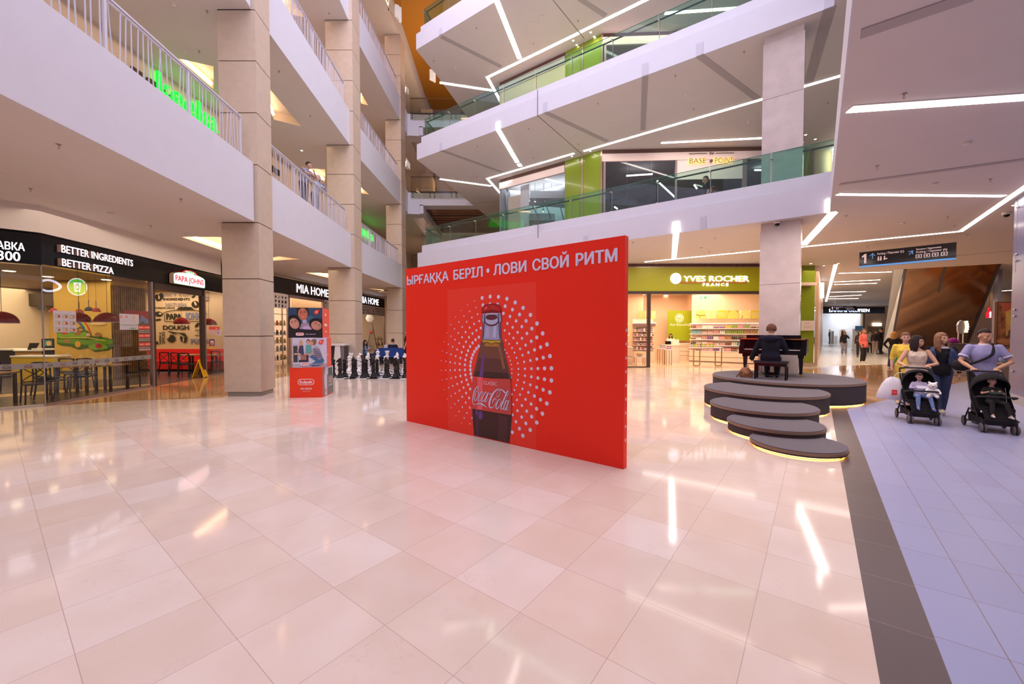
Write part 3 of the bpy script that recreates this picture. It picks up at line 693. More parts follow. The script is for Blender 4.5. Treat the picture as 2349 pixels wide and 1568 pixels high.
def art(name, items, parent, y=0., step=.0012, emit=0, clip=None):
    """printed picture: list of (colour, outline) laid one over the other, facing -y"""
    m = MB(); ms = []; k = 0
    for it in items:
        c, pts = it[0], it[1]
        mt = c if not isinstance(c, tuple) else ink(c, emit=emit)
        if mt not in ms: ms.append(mt)
        m.mi = ms.index(mt); yy = y - step * k; k += 1
        if isinstance(pts, tuple) and pts[0] == 'text': add_text(m, pts[1], pts[2], pts[3], pts[4], pts[5], yy, 0.0, pts[6] if len(pts) > 6 else .02)
        elif isinstance(pts, tuple) and len(pts) == 2 and isinstance(pts[0], list) and isinstance(pts[0][0], tuple):
            L, Rr = pts
            for i in range(len(L) - 1): m.quad((L[i][0], yy, L[i][1]), (L[i + 1][0], yy, L[i + 1][1]), (Rr[i + 1][0], yy, Rr[i + 1][1]), (Rr[i][0], yy, Rr[i][1]))
        else:
            Q = [(p[0], p[1]) for p in pts]
            if clip: Q = clip_poly(Q, clip)
            if len(Q) > 2: m.face(Q, yy, yy)
    return m.build(name, ms, parent)
# ================================================================ the red board
RED = mat('poster_red', (.93, .030, .012), .5, spec=.3)
LILAC = mat('print_lilac_white', (.76, .72, .92), .45)
bp, bq = Vector((-1.994, 7.535)), Vector((1.371, 4.88)); BH = 2.86; BL = (bq - bp).length
bt = thing('advertising_board', 'large red free-standing board with a cola bottle, white dots and a white slogan', 'advertising board', (bp.x, bp.y, 0), math.atan2(bq.y - bp.y, bq.x - bp.x))
MB().box(0, BL, 0, .1, 0, BH).build('panel', RED, bt, bevel=.006)
MB().quad((1.14, -.0012, .01), (2.98, -.0012, .01), (2.98, -.0012, 2.40), (1.14, -.0012, 2.40)).build('print_panel', mat('poster_red_light', (.94, .055, .032), .5, spec=.3), bt)
for wd, x0, x1 in (('ЫРҒАҚҚА', .042, 1.177), ('БЕРІЛ', 1.292, 1.958), ('ЛОВИ', 2.178, 2.81), ('СВОЙ', 2.911, 3.509), ('РИТМ', 3.61, 4.192)): add_text(MB(), wd, x0, 2.556, x1 - x0, .166, -.003, 0.001, .055).build('slogan_word', LILAC, bt)
m = MB(); m.face(el(2.066, 2.64, .032, .036), -.004, -.004); m.build('slogan_dot', LILAC, bt)
m = MB()
for i in range(42):
    a = R(4.2 + i * 360 / 42)
    for k, r in enumerate((1.132, 1.017, .905, .79, .675, .555, .43)):
        s = (r - .43) / .70; deg = math.degrees(a) % 360
        rad = (.0125 + .0185 * s) if (deg < 104 or deg > 250) else (.0285 - .0195 * s)
        x, z = 2.109 + r * math.cos(a), 1.103 + r * math.sin(a)
        if z - rad < .03 or (abs(x - 2.14) < .385 and z < 1.0) or (abs(x - 2.14) < .22 + .17 * max(0, min(1, (1.55 - z) / .6)) and z < 2.1): continue
        if deg > 235 and deg < 305 and z < .12: continue
        m.face(el(x, z, rad, rad, n=14), -.003, -.003)
for i in range(9): m.mx = Matrix.Rotation(PI / 2, 4, 'Z'); m.face(el(.05, .35 + i * .17, .017, .022, n=10), -BL - .002, -BL - .002)
m.mx = Matrix(); m.build('dot_pattern', LILAC, bt)
cola = [(1.932, 1.553), (1.88, 1.36), (1.80, 1.12), (1.742, .973), (1.742, .95), (2.521, .95), (2.521, .985), (2.47, 1.14), (2.40, 1.34), (2.349, 1.554)]
items = [((.10, .06, .09), [(1.722, .46), (1.718, .38), (1.735, .2), (1.757, .012), (2.497, .012), (2.52, .2), (2.542, .38), (2.542, .46)]),
 ((.06, .022, .018), [(1.73, .46), (1.727, .38), (1.745, .2), (1.768, .012), (2.487, .012), (2.51, .2), (2.532, .38), (2.532, .46)]),
 ((.085, .03, .06), [(1.80, .44), (1.80, .012), (1.86, .012), (1.87, .40)]), ((.09, .03, .035), [(2.28, .42), (2.26, .012), (2.44, .012), (2.46, .40)]),
 ((.16, .06, .28), el(1.90, .36, .05, .07)), ((.16, .06, .28), el(1.82, .40, .025, .05)),
 ((.10, .06, .10), [(x + (-.012 if x < 2.1 else .012), z + .004) for x, z in cola]),
 ((.20, .075, .05), cola),
 ((.13, .045, .04), [(1.87, 1.28), (1.80, 1.09), (1.752, .955), (2.51, .955), (2.46, 1.12), (2.41, 1.27)]), ((.06, .025, .022), [(1.80, 1.06), (1.76, .955), (2.505, .955), (2.47, 1.07)]),
 ((.16, .06, .25), [(1.94, 1.3), (1.88, .96), (1.96, .96), (2.0, 1.35)]), ((.30, .13, .06), [(2.26, 1.5), (2.31, 1.5), (2.42, 1.14), (2.37, 1.12)]),
 ((.62, .42, .02), [(1.945, 1.555), (1.96, 1.525), (2.06, 1.53), (2.14, 1.505), (2.22, 1.53), (2.31, 1.52), (2.338, 1.555)]),
 ((.45, .22, .05), [(1.99, 1.50), (2.0, 1.46), (2.28, 1.46), (2.30, 1.50), (2.22, 1.515), (2.14, 1.49), (2.06, 1.515)]),
 ((.10, .08, .16), [(1.925, 1.56), (1.945, 1.60), (1.96, 1.83), (1.93, 1.86), (1.945, 1.95), (2.34, 1.95), (2.35, 1.86), (2.325, 1.83), (2.335, 1.60), (2.355, 1.56)]),
 ((.38, .37, .58), [(1.945, 1.565), (1.962, 1.62), (1.978, 1.83), (1.945, 1.86), (1.965, 1.98), (2.32, 1.98), (2.338, 1.86), (2.308, 1.83), (2.32, 1.62), (2.335, 1.565)]),
 ((.06, .05, .12), stroke([(1.965, 1.57), (1.995, 1.83), (2.0, 1.96)], .018)), ((.06, .05, .12), stroke([(2.315, 1.57), (2.29, 1.83), (2.285, 1.96)], .018)),
 ((.55, .55, .78), [(2.17, 1.60), (2.19, 1.78), (2.24, 1.78), (2.23, 1.60)]), ((.48, .47, .68), [(2.01, 1.60), (2.03, 1.76), (2.10, 1.76), (2.09, 1.60)]),
 ((.10, .03, .06), el(2.145, 1.86, .145, .085)), ((.50, .50, .72), el(2.145, 1.87, .13, .07)), ((.14, .03, .05), el(2.145, 1.915, .12, .045)), ((.55, .53, .75), rc(2.03, 1.955, 2.27, 2.0)),
 ((.25, .01, .02), [(1.93, 1.99), (1.94, 2.05), (1.99, 2.105), (2.145, 2.125), (2.29, 2.105), (2.335, 2.05), (2.345, 1.985), (2.28, 1.975), (2.145, 1.98), (1.99, 1.975)]),
 ((.55, .02, .02), [(1.945, 2.0), (1.955, 2.05), (2.0, 2.09), (2.145, 2.11), (2.28, 2.09), (2.32, 2.05), (2.33, 2.0), (2.145, 2.03)]), ((.85, .18, .2), el(2.03, 2.06, .03, .014, .5)), ((.30, .05, .04), el(2.18, 2.055, .028, .03)), ((.62, .05, .04), el(2.18, 2.055, .015, .02)),
 ((.72, .06, .05), [(1.742, .975), (1.722, .80), (1.717, .60), (1.722, .445), (2.538, .445), (2.54, .60), (2.534, .82), (2.521, .985), (2.14, .965)]),
 ((.88, .14, .17), [(1.85, .97), (1.84, .45), (1.95, .45), (1.96, .968)]), ((.60, .07, .06), [(2.2, .965), (2.22, .45), (2.535, .45), (2.53, .8), (2.515, .975)])]
items = [(c, p) for c, p in items]
art('bottle_picture', items, bt, -.0035, .0004)
# hand-written wordmark, drawn as pen strokes (u across, v up, in thousandths of the crop it was read from)
def lab(x, y):
    P = hit(1070 + x / 8.708, 840 + y / 8.708, bp, bq); return ((Vector((P.x, P.y)) - bp).length, P.z)
def pen(pts, w, k=5):
    c = cr([lab(*p) for p in pts], k); n = len(c)
    if isinstance(w, (int, float)): W = [w / 8.708 / 918 * 5.9] * n
    else: W = [(w[int(i * (len(w) - 1) / (n - 1))] * (1 - (i * (len(w) - 1) / (n - 1)) % 1) + w[min(len(w) - 1, int(i * (len(w) - 1) / (n - 1)) + 1)] * ((i * (len(w) - 1) / (n - 1)) % 1)) / 8.708 / 918 * 5.9 for i in range(n)]
    return stroke(c, W)
SCR = [([(240, 465), (258, 425), (240, 405), (200, 440), (165, 520), (143, 640), (150, 730), (175, 760), (230, 745), (290, 740), (350, 760), (425, 822)], [10, 12, 14, 22, 26, 22, 18, 12, 14, 26, 34, 3]),
 ([(320, 755), (328, 798), (360, 775)], [14, 6, 3]),
 ([(245, 500), (215, 490), (190, 560), (180, 650), (200, 680), (235, 620), (262, 530), (248, 492)], [6, 12, 22, 22, 14, 10, 12, 6]), ([(245, 520), (280, 545), (300, 530)], 6),
 ([(335, 560), (345, 515), (320, 500), (280, 570), (255, 650), (268, 690), (310, 670), (345, 610)], [10, 14, 14, 22, 22, 14, 8, 6]),
 ([(430, 530), (400, 510), (355, 580), (325, 660), (340, 700), (385, 650), (430, 540)], [8, 14, 22, 22, 14, 10, 10]), ([(455, 520), (420, 610), (385, 690), (400, 705), (435, 670), (458, 620)], [22, 24, 20, 14, 6, 4]),
 ([(478, 545), (510, 548)], 24),
 ([(700, 470), (660, 450), (600, 480), (530, 570), (480, 700), (475, 790), (510, 825), (560, 800), (605, 720), (612, 660), (590, 640), (550, 680), (530, 745)], [8, 12, 26, 40, 46, 36, 20, 10, 8, 10, 18, 20, 6]),
 ([(700, 470), (690, 540), (650, 600), (622, 590), (640, 520), (690, 465), (740, 475), (795, 530)], [8, 8, 10, 8, 6, 10, 22, 36]),
 ([(700, 665), (670, 655), (630, 720), (605, 800), (625, 840), (670, 800), (710, 720), (705, 670)], [8, 14, 26, 28, 18, 12, 14, 8]), ([(708, 700), (735, 720), (760, 690)], 6),
 ([(870, 510), (850, 560), (820, 590), (825, 540), (850, 485), (830, 500), (790, 600), (740, 720), (705, 820), (725, 855), (760, 820)], [6, 8, 6, 6, 12, 16, 28, 30, 24, 14, 6]), ([(835, 590), (800, 680), (750, 740)], 5),
 ([(850, 690), (820, 680), (785, 750), (760, 830), (775, 865), (815, 800), (850, 700)], [8, 14, 22, 24, 14, 10, 8]), ([(862, 680), (835, 760), (810, 840), (820, 868), (845, 850), (858, 800)], [20, 24, 20, 14, 6, 4])]
SHAD = (.28, .05, .10)
art('wordmark', [(SHAD, pen([(x + 4, y + 4) for x, y in p], [a + 10 for a in w] if isinstance(w, list) else w + 9)) for p, w in SCR] + [((.70, .66, .88), pen(p, [a + 1.5 for a in w] if isinstance(w, list) else w + 1)) for p, w in SCR]
    + [((.85, .62, .68), ('text', 'CLASSIC', 1.985, .862, .275, .058, .0))], bt, -.0165, .0001)
# ================================================================ stack of three printed boxes
def spk(cx, cz, w, h, c1=(.85, .05, .02), c2=(.9, .85, .88)):
    return [(c2, rr_(cx - w / 2, cz - h / 2, cx + w / 2, cz + h / 2, h * .45)), (c1, rr_(cx - w / 2 + .012, cz - h / 2 + .012, cx + w / 2 - .012, cz + h / 2 - .012, h * .38)), (c2, ('text', 'Sulpak', cx - w * .40, cz - h * .24, w * .8, h * .52, .04))]
S = .80; CARD = mat('box_red', (.86, .045, .012), .4); CARDK = mat('box_black', (.02, .016, .02), .4); CARDL = mat('box_lilac', (.60, .57, .72), .4)
def prom(name, lab, loc, rz, mt):
    t = thing(name, lab, 'box', loc, rz, 'stacked printed promotion boxes'); MB().box(-S / 2, S / 2, 0, S, 0, .765).build('carton', mt, t, bevel=.004); return t
t = prom('promotion_box', 'plain red printed box with white oval logo, bottom of the stack', (-5.265, 10.2, 0), R(6), CARD)
art('front_print', spk(0, .40, .40, .155) + [((.9, .85, .88), ('text', 'TPK FORUM', -.14, .205, .28, .045, .04)), ((.8, .6, .6), ('text', 'Торбиниииии', -.09, .155, .18, .022, .01))], t, -.002)
side = Matrix.Rotation(PI / 2, 4, 'Z')
def sideart(name, items, t):
    o = art(name, items, t, 0); o.rotation_euler = (0, 0, PI / 2); o.location = (S / 2 + .002, 0, 0); return o
sideart('side_print', [((.55, .53, .66), rc(.0, .02, .8, .75)), ((.30, .16, .16), [(0, .02), (.18, .02), (.12, .5), (.2, .75), (0, .75)]), ((.17, .16, .17), rc(.34, .02, .8, .55)), ((.07, .10, .10), rc(.42, .52, .74, .72)), ((.35, .25, .24), rc(.42, .3, .74, .48)), ((.8, .25, .2), el(.24, .15, .05, .05)), ((.5, .48, .5), rc(.4, .24, .74, .27))], t)
t = prom('promotion_box', 'printed box showing a kneeling woman in plaid and two children, middle of the stack', (-5.185, 10.25, .766), R(17), CARDL)
sk = (.62, .32, .22)
it = [((.60, .57, .70), rc(-.4, .0, .4, .76)), ((.42, .38, .46), rc(-.4, 0, .4, .1)), ((.75, .72, .80), rc(-.1, .66, .08, .74)), ((.05, .045, .06), rc(-.38, .14, -.28, .56)), ((.50, .48, .60), rc(-.38, .56, -.22, .62)), ((.04, .03, .05), rc(-.26, .14, -.03, .36)), ((.35, .16, .12), rc(-.24, .2, -.08, .32)), ((.6, .58, .68), rc(-.25, .2, -.22, .34)),
 ((.62, .36, .18), el(-.2, .62, .045, .09)), (sk, el(-.185, .62, .03, .045)), ((.045, .05, .12), [(-.24, .56), (-.15, .57), (-.13, .32), (-.28, .32)]), (sk, stroke([(-.25, .55), (-.28, .4)], .03)),
 ((.20, .10, .06), el(-.03, .67, .05, .06)), (sk, el(-.03, .645, .038, .045)), ((.12, .36, .34), [(-.09, .58), (.03, .58), (.07, .36), (-.1, .36)]),
 ((.24, .12, .07), el(.09, .65, .07, .075)), ((.26, .13, .08), el(.13, .70, .03, .03)), (sk, el(.045, .62, .04, .055)), ((.06, .14, .28), [(-.02, .28), (.1, .34), (.3, .26), (.34, .16), (.25, .05), (.05, .03), (.0, .08), (.14, .16)]), ((.40, .35, .42), [(.08, .5), (.15, .56), (.22, .5), (.31, .24), (.22, .2), (.1, .3), (.04, .38)]),
 (sk, stroke([(.06, .36), (-.02, .34), (-.14, .345)], .035)), ((.55, .30, .18), stroke([(-.37, .345), (-.18, .335)], .025)), ((.75, .55, .35), el(-.32, .36, .03, .015)), ((.75, .55, .35), el(-.25, .36, .03, .015)), (sk, stroke([(.3, .1), (.36, .06)], .03))]
rr2 = random.Random(3)
for i in range(5):
    it.append(((.10, .07, .14), stroke([(.09 + i * .04, .5 - i * .03), (.13 + i * .035, .26 - .01 * i)], .012))); it.append(((.10, .07, .14), stroke([(.08 + i * .01, .48 - i * .055), (.24 + i * .014, .45 - i * .05)], .012)))
it += [((.85, .05, .03), [(.2, .62), (.24, .70), (.34, .71), (.30, .60), (.24, .59)]), ((.9, .6, .6), ('text', 'B', .25, .635, .035, .04, .04))] + spk(-.12, .09, .18, .075) + [((.8, .75, .82), ('text', 'Аумақ айналымда!', .02, .075, .25, .03, .02))]
art('front_print', it, t, -.002, .0004, 0, (-.4, 0, .4, .765))
sideart('side_print', [((.80, .12, .08), rc(.0, .0, .8, .765)), ((.85, .75, .8), rc(.1, .3, .2, .34))], t)
t = prom('promotion_box', 'dark printed box showing a smiling man with two children, top of the stack', (-5.285, 10.25, 1.532), R(13), CARDK)
def face(cx, cz, rx, rz, rot, skin, hair, hs=1.0):
    f = lambda u, v: (cx + rx * u * math.cos(rot) - rz * v * math.sin(rot), cz + rx * u * math.sin(rot) + rz * v * math.cos(rot))
    return [(hair, el(*f(0, .25), rx * 1.25 * hs, rz * 1.15 * hs, rot)), (skin, el(cx, cz, rx, rz, rot)), (tuple(a * .75 for a in skin), el(*f(.45, -.1), rx * .5, rz * .75, rot)), (skin, el(*f(-.1, -.05), rx * .8, rz * .85, rot)),
      ((.04, .02, .02), stroke([f(-.55, .25), f(-.35, .3), f(-.15, .22)], rz * .09)), ((.04, .02, .02), stroke([f(.2, .22), f(.4, .3), f(.58, .25)], rz * .09)), ((.06, .03, .03), stroke([f(-.6, .45), f(-.35, .52), f(-.12, .44)], rz * .07)), ((.06, .03, .03), stroke([f(.18, .44), f(.4, .52), f(.6, .45)], rz * .07)),
      (tuple(a * .7 for a in skin), stroke([f(0, .2), f(.08, -.12), f(-.05, -.18)], rz * .07)), ((.45, .05, .05), [f(-.35, -.38), f(0, -.42), f(.35, -.36), f(.2, -.6), f(-.15, -.62)]), ((.85, .80, .78), [f(-.28, -.40), f(0, -.44), f(.28, -.39), f(.12, -.5), f(-.12, -.51)])]
it = [((.02, .03, .055), rc(-.4, .0, .4, .765)), ((.03, .07, .13), el(.22, .62, .22, .16)), ((.025, .06, .12), el(-.3, .6, .12, .18)), ((.05, .12, .2), el(.05, .42, .25, .14)), ((.45, .42, .58), el(-.02, .42, .05, .06)), ((.35, .25, .34), el(.02, .28, .18, .10)), ((.55, .42, .6), el(.05, .25, .12, .05))]
it += face(-.055, .60, .115, .155, .12, (.55, .17, .10), (.02, .012, .012)) + face(-.255, .36, .11, .14, .35, (.62, .30, .20), (.012, .01, .012), 1.2) + face(.26, .31, .13, .115, -.5, (.58, .26, .18), (.012, .01, .012), 1.2)
it += [((.015, .012, .016), [(-.4, 0), (.4, 0), (.4, .185), (.2, .20), (-.1, .215), (-.33, .235), (-.4, .27)]), ((.85, .05, .03), [(.2, .65), (.25, .71), (.34, .715), (.3, .6), (.23, .6)]), ((.9, .8, .8), ('text', 'S', .252, .635, .04, .05, .05))] + spk(-.13, .09, .19, .075) + [((.7, .6, .7), ('text', 'Артық айналмай!', 0, .078, .24, .028, .02))]
art('front_print', it, t, -.002, .0004, 0, (-.4, 0, .4, .765))
sideart('side_print', [((.80, .10, .06), rc(.0, .0, .8, .765)), ((.85, .72, .75), el(.35, .6, .06, .035)), ((.85, .72, .75), rc(.2, .3, .5, .36)), ((.85, .72, .75), rc(.3, .14, .45, .17))], t)
# ================================================================ chess set
CW = mat('chess_white_plastic', (.78, .74, .74), .25); CK = mat('chess_black_plastic', (.012, .012, .016), .22, coat=.3)
bxo = (-6.78, 14.18); sq = .40
m = MB(); m.mi = 0
for i in range(8):
    for j in range(8): m.mi = (i + j) % 2; m.box(bxo[0] + i * sq - j * .035, bxo[0] + (i + 1) * sq - j * .035, bxo[1] + j * sq, bxo[1] + (j + 1) * sq, .0, .012)
tag(m.build('chess_board', [mat('board_black', (.02, .02, .022), .25), mat('board_white', (.70, .68, .68), .3)]), 'giant black and white chess board mat lying on the marble floor', 'chess board')
def piece_prof(h, kind):
    b = [(0, 0), (.125, 0), (.13, .04), (.10, .07), (.085, .12), (.068, .15), (.06, .16), (.06, .27), (.095, .285), (.095, .30), (.062, .315), (.06, .40)]
    if kind == 'pawn': return b + [(.058, h - .20), (.095, h - .18), (.095, h - .16), (.05, h - .15), (.05, h - .13), (.075, h - .09), (.07, h - .04), (.04, h - .015), (.018, h - .01), (0, h)]
    if kind == 'bishop': return b + [(.052, h - .30), (.09, h - .28), (.09, h - .26), (.05, h - .24), (.06, h - .20), (.068, h - .15), (.05, h - .07), (.02, h - .04), (.025, h - .02), (0, h)]
    if kind == 'rook': return b + [(.06, h - .22), (.095, h - .2), (.06, h - .18), (.062, h - .10), (.09, h - .08), (.09, h - .02), (.06, h - .02), (.06, h - .06), (0, h - .06)]
    if kind == 'queen': return b + [(.05, h - .30), (.095, h - .27), (.095, h - .25), (.055, h - .24), (.06, h - .15), (.095, h - .04), (.07, h - .04), (.04, h - .02), (.02, h - .02), (.018, h), (0, h)]
    if kind == 'king': return b + [(.05, h - .34), (.098, h - .31), (.098, h - .28), (.055, h - .27), (.065, h - .18), (.092, h - .12), (.06, h - .10), (.03, h - .08), (0, h - .08)]
    return b + [(.07, .43), (.0, .44)]
KMp = {}; first = {}
def chess(kind, h, black, loc, rz, lab):
    key = (kind, black)
    if key in first: return dup(first[key], loc, rz, lab, kmap=KMp)
    mt = CK if black else CW
    m = MB(); m.lathe(piece_prof(h, kind), n=18)
    o = thing('chess_' + kind, lab, 'chess piece', loc, rz, '%s giant chess pieces' % ('black' if black else 'white'))
    m.build('body', mt, o, True)
    m = MB()
    if kind == 'king': m.box(-.012, .012, -.012, .012, h - .09, h); m.box(-.04, .04, -.012, .012, h - .055, h - .03); m.build('cross', mt, o)
    elif kind == 'queen':
        for i in range(8): m.ball((.082 * math.cos(i * PI / 4), .082 * math.sin(i * PI / 4), h - .03), .02, 6, 4)
        m.build('crown', mt, o, True)
    elif kind == 'rook':
        for i in range(6): m.cbox((.075 * math.cos(i * PI / 3), .075 * math.sin(i * PI / 3), h - .005), (.035, .04, .04), i * PI / 3)
        m.build('battlement', mt, o)
    elif kind == 'knight':
        m.face([(-.075, .42), (.07, .42), (.085, .5), (.06, .60), (.075, .66), (.03, .70), (.035, .74), (.0, .715), (-.07, .66), (-.125, .60), (-.115, .555), (-.06, .575), (-.04, .55), (-.08, .5)], -.045, .045); m.build('horse_head', mt, o, True, bevel=.012)
    else: m.free() if hasattr(m, 'free') else None
    first[key] = o; return o
BR = [('rook', 757), ('knight', 779.5), ('bishop', 810), ('queen', 833), ('king', 856), ('bishop', 885), ('knight', 907), ('rook', 929)]
HH = {'rook': .72, 'knight': .74, 'bishop': .78, 'queen': .84, 'king': .90, 'pawn': .66}
for i, (k, px) in enumerate(BR): chess(k, HH[k], True, (atY(px, 800, 14.4).x, 14.4, .012), rr2.uniform(-.5, .5), 'black %s, %s piece from the printed boxes in the front rank' % (k, ordn[i]))
for i, px in enumerate((764, 790, 814.5, 839.5, 864.5, 889, 912, 934)): chess('pawn', .66, True, (atY(px, 800, 14.82).x, 14.82, .012), 0, 'black pawn, %s from the printed boxes' % ordn[i])
for i, (k, px) in enumerate((('rook', 805), ('knight', 826), ('bishop', 844.5), ('king', 866.5), ('queen', 888), ('bishop', 911), ('knight', 929), ('rook', 949))): chess(k, HH[k] + .02, False, (atY(px, 800, 17.15).x, 17.15, .012), rr2.uniform(2.4, 3.2), 'white %s, %s piece from the tapered bin in the back rank' % (k, ordn[i]))
for i, px in enumerate((801, 821.5, 841.5, 864, 884, 907, 927, 948)): chess('pawn', .66, False, (atY(px, 800, 16.75).x, 16.75, .012), 0, 'white pawn, %s from the tapered bin' % ordn[i])
# tapered display bin beside the chess set
t = thing('litter_bin', 'tall black and white litter bin with tapered legs and pale flat top by the column', 'bin', (-7.52, 17.0, 0), R(4))
MB().box(-.34, .34, .02, .60, 0.02, 1.08).build('body', mat('bin_black', (.03, .02, .022), .35), t); MB().box(-.40, .40, -.03, .66, 1.08, 1.15).build('top', mat('bin_pale', (.66, .62, .62), .4), t, bevel=.01)
m = MB(); m.face([(-.10, 0), (.26, 0), (.21, 1.08), (.0, 1.08)], -.01, .02); m.build('front_panel', mat('bin_pale', (.6, .6, .6)), t)
m = MB(); m.face([(.26, 0), (.37, 0), (.36, 1.08), (.24, 1.08)], -.005, .02); m.build('side_panel', mat('bin_grey', (.16, .14, .15), .4), t)
# ================================================================ round stage of five carpeted discs
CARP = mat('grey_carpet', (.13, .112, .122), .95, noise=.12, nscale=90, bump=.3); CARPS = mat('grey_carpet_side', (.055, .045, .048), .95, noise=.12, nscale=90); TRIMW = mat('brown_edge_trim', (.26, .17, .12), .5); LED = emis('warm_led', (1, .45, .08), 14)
DS = [(7.17, 10.56, 1.67, .5), (5.66, 9.0, 1.2, .4), (4.79, 7.64, .89, .3), (4.35, 6.60, .69, .2), (4.14, 5.78, .59, .1)]
for i, (x, y, r, h) in enumerate(DS):
    t = thing('stage_disc', ['largest carpeted round platform carrying the piano', 'second carpeted round step just below the piano platform', 'middle carpeted round step of the five', 'fourth carpeted round step, second from the floor', 'smallest and lowest carpeted round step in front'][i], 'stage', (x, y, 0), 0, 'carpeted round stage steps')
    def cres(rad):
        if i == 0: return [(rad * math.cos(k * PI / 40), rad * math.sin(k * PI / 40)) for k in range(80)]
        X, Y, Rp = DS[i - 1][0] - x, DS[i - 1][1] - y, DS[i - 1][2] + .006; dd = math.hypot(X, Y); aa = (dd * dd + rad * rad - Rp * Rp) / (2 * dd); th = math.atan2(Y, X); al = math.acos(max(-1, min(1, aa / rad))); be = math.acos(max(-1, min(1, (dd - aa) / Rp)))
        return [(rad * math.cos(th + al + (2 * PI - 2 * al) * k / 60), rad * math.sin(th + al + (2 * PI - 2 * al) * k / 60)) for k in range(61)] + [(X + Rp * math.cos(th + PI + be - 2 * be * k / 24), Y + Rp * math.sin(th + PI + be - 2 * be * k / 24)) for k in range(1, 24)]
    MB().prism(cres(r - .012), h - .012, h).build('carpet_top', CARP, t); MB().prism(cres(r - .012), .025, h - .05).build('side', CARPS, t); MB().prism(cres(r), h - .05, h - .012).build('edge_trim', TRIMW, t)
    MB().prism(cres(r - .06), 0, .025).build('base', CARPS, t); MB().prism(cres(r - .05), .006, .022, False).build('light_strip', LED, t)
# ================================================================ piano, bench, bag
PB = mat('piano_lacquer', (.006, .0055, .008), .12, spec=.35); GOLD = mat('brass', (.75, .5, .2), .25, 1); IV = mat('ivory', (.80, .66, .62), .3)
t = thing('piano', 'black lacquered compact grand piano on the round platform', 'piano', (6.98, 10.72, .5), R(-40))
m = MB(); m.prism([(-.75, -.1), (.75, -.1), (.75, .50), (.60, .78), (.1, .80), (-.4, .82), (-.75, .84)], .62, .97, False); m.quad((-.75, -.1, .62), (.75, -.1, .62), (.75, .5, .62), (-.75, .84, .62))
m.box(-.75, -.64, -.22, 0, .58, .80); m.box(.64, .75, -.22, 0, .58, .80); m.box(-.64, .64, -.1, -.08, .76, .97); m.box(-.75, .75, -.1, .3, .58, .63); m.build('case', PB, t, bevel=.004)
m = MB(); m.prism([(-.75, -.12), (.75, -.12), (.75, .50), (.60, .78), (.1, .80), (-.4, .82), (-.75, .84)], .975, 1.005); m.build('lid', PB, t); MB().box(-.73, .73, -.135, -.115, .975, 1.0).build('lid_strip', GOLD, t)
MB().box(-.62, .62, .05, .08, 1.0, 1.09).build('music_desk', PB, t)
m = MB()
for i in range(52): m.box(-.62 + i * .0238, -.62 + (i + 1) * .0238 - .001, -.225, -.09, .695, .715)
m.build('white_keys', IV, t)
m = MB()
for i in range(51):
    if i % 7 not in (1, 4): m.box(-.62 + (i + 1) * .0238 - .006, -.62 + (i + 1) * .0238 + .006, -.18, -.09, .715, .727)
m.build('black_keys', BLACK, t)
MB().box(-.75, .75, -.25, -.23, .60, .70).build('key_slip', PB, t, bevel=.004); MB().box(-.64, .64, -.24, 0, .60, .695).build('key_bed', PB, t)
m = MB(); m.box(-.56, -.3, -.2, .0, .52, .58); m.build('control_box', BLACK, t)
for x, y in ((-.63, 0), (.63, 0), (.0, .62)):
    m = MB(); m.prism([(-.065, -.065), (.065, -.065), (.065, .065), (-.065, .065)], .5, .6)
    A = [(-.05, -.05, .5), (.05, -.05, .5), (.05, .05, .5), (-.05, .05, .5)]; B = [(-.03, -.03, .07), (.03, -.03, .07), (.03, .03, .07), (-.03, .03, .07)]
    for i in range(4): m.quad(A[i], A[(i + 1) % 4], B[(i + 1) % 4], B[i])
    l = m.build('leg', PB, t); l.location = (x, y, .0)
    m = MB(); m.box(-.032, .032, -.032, .032, .05, .08); m.mx = Matrix.Translation((0, 0, .026)) @ Matrix.Rotation(PI / 2, 4, 'X'); m.lathe([(0, -.012), (.026, -.012), (.026, .012), (0, .012)], n=14); m.mx = Matrix(); m.build('caster', GOLD, l, True)
m = MB(); m.box(-.09, .09, -.12, .08, 0.03, .1); m.tube([(-.05, 0, .1), (-.05, .0, .62)], .008, 5); m.tube([(.05, 0, .1), (.05, .0, .62)], .008, 5); m.build('pedal_lyre', BLACK, t)
m = MB()
for i in range(3): m.box(-.06 + i * .045, -.03 + i * .045, -.2, -.12, .035, .045)
m.build('pedals', GOLD, t)
t2 = thing('piano_bench', 'black upholstered piano bench with four straight legs', 'bench', (6.49, 10.0, .5), R(-40))
MB().box(-.36, .36, -.17, .17, .40, .455).build('seat', mat('black_vinyl', (.02, .022, .03), .35), t2, bevel=.015); MB().box(-.34, .34, -.155, .155, .33, .40).build('apron', PB, t2)
for x in (-.32, .32):
    for y in (-.14, .14): MB().box(-.022, .022, -.022, .022, 0, .34).build('leg', PB, t2).location = (x, y, 0)
m = MB(); m.tube(cr([(-.28, .38, .45), (-.3, .3, .2), (-.15, .3, .05), (0, .35, .02)]), .006, 5); m.tube(cr([(-.25, .4, .42), (-.24, .32, .15), (-.05, .4, .01)]), .006, 5); o = m.build('power_cable', BLACK); o.location = (6.52, 10.05, .5); o.rotation_euler = (0, 0, R(-40)); tag(o, 'black cables hanging under the piano near the pedals', 'cable')
BAGM = mat('brown_leather', (.30, .13, .06), .5, noise=.2, nscale=12, bump=.4)
t = thing('backpack', 'slouched brown leather backpack on the platform beside the bench', 'bag', (6.12, 10.42, .5), R(-25))
m = MB(); rbg = random.Random(8)
m.lathe([(0, 0), (.14, 0), (.155, .04), (.15, .12), (.125, .19), (.085, .235), (.07, .25), (.03, .24), (0, .245)], n=16, sx=1, sy=.72)
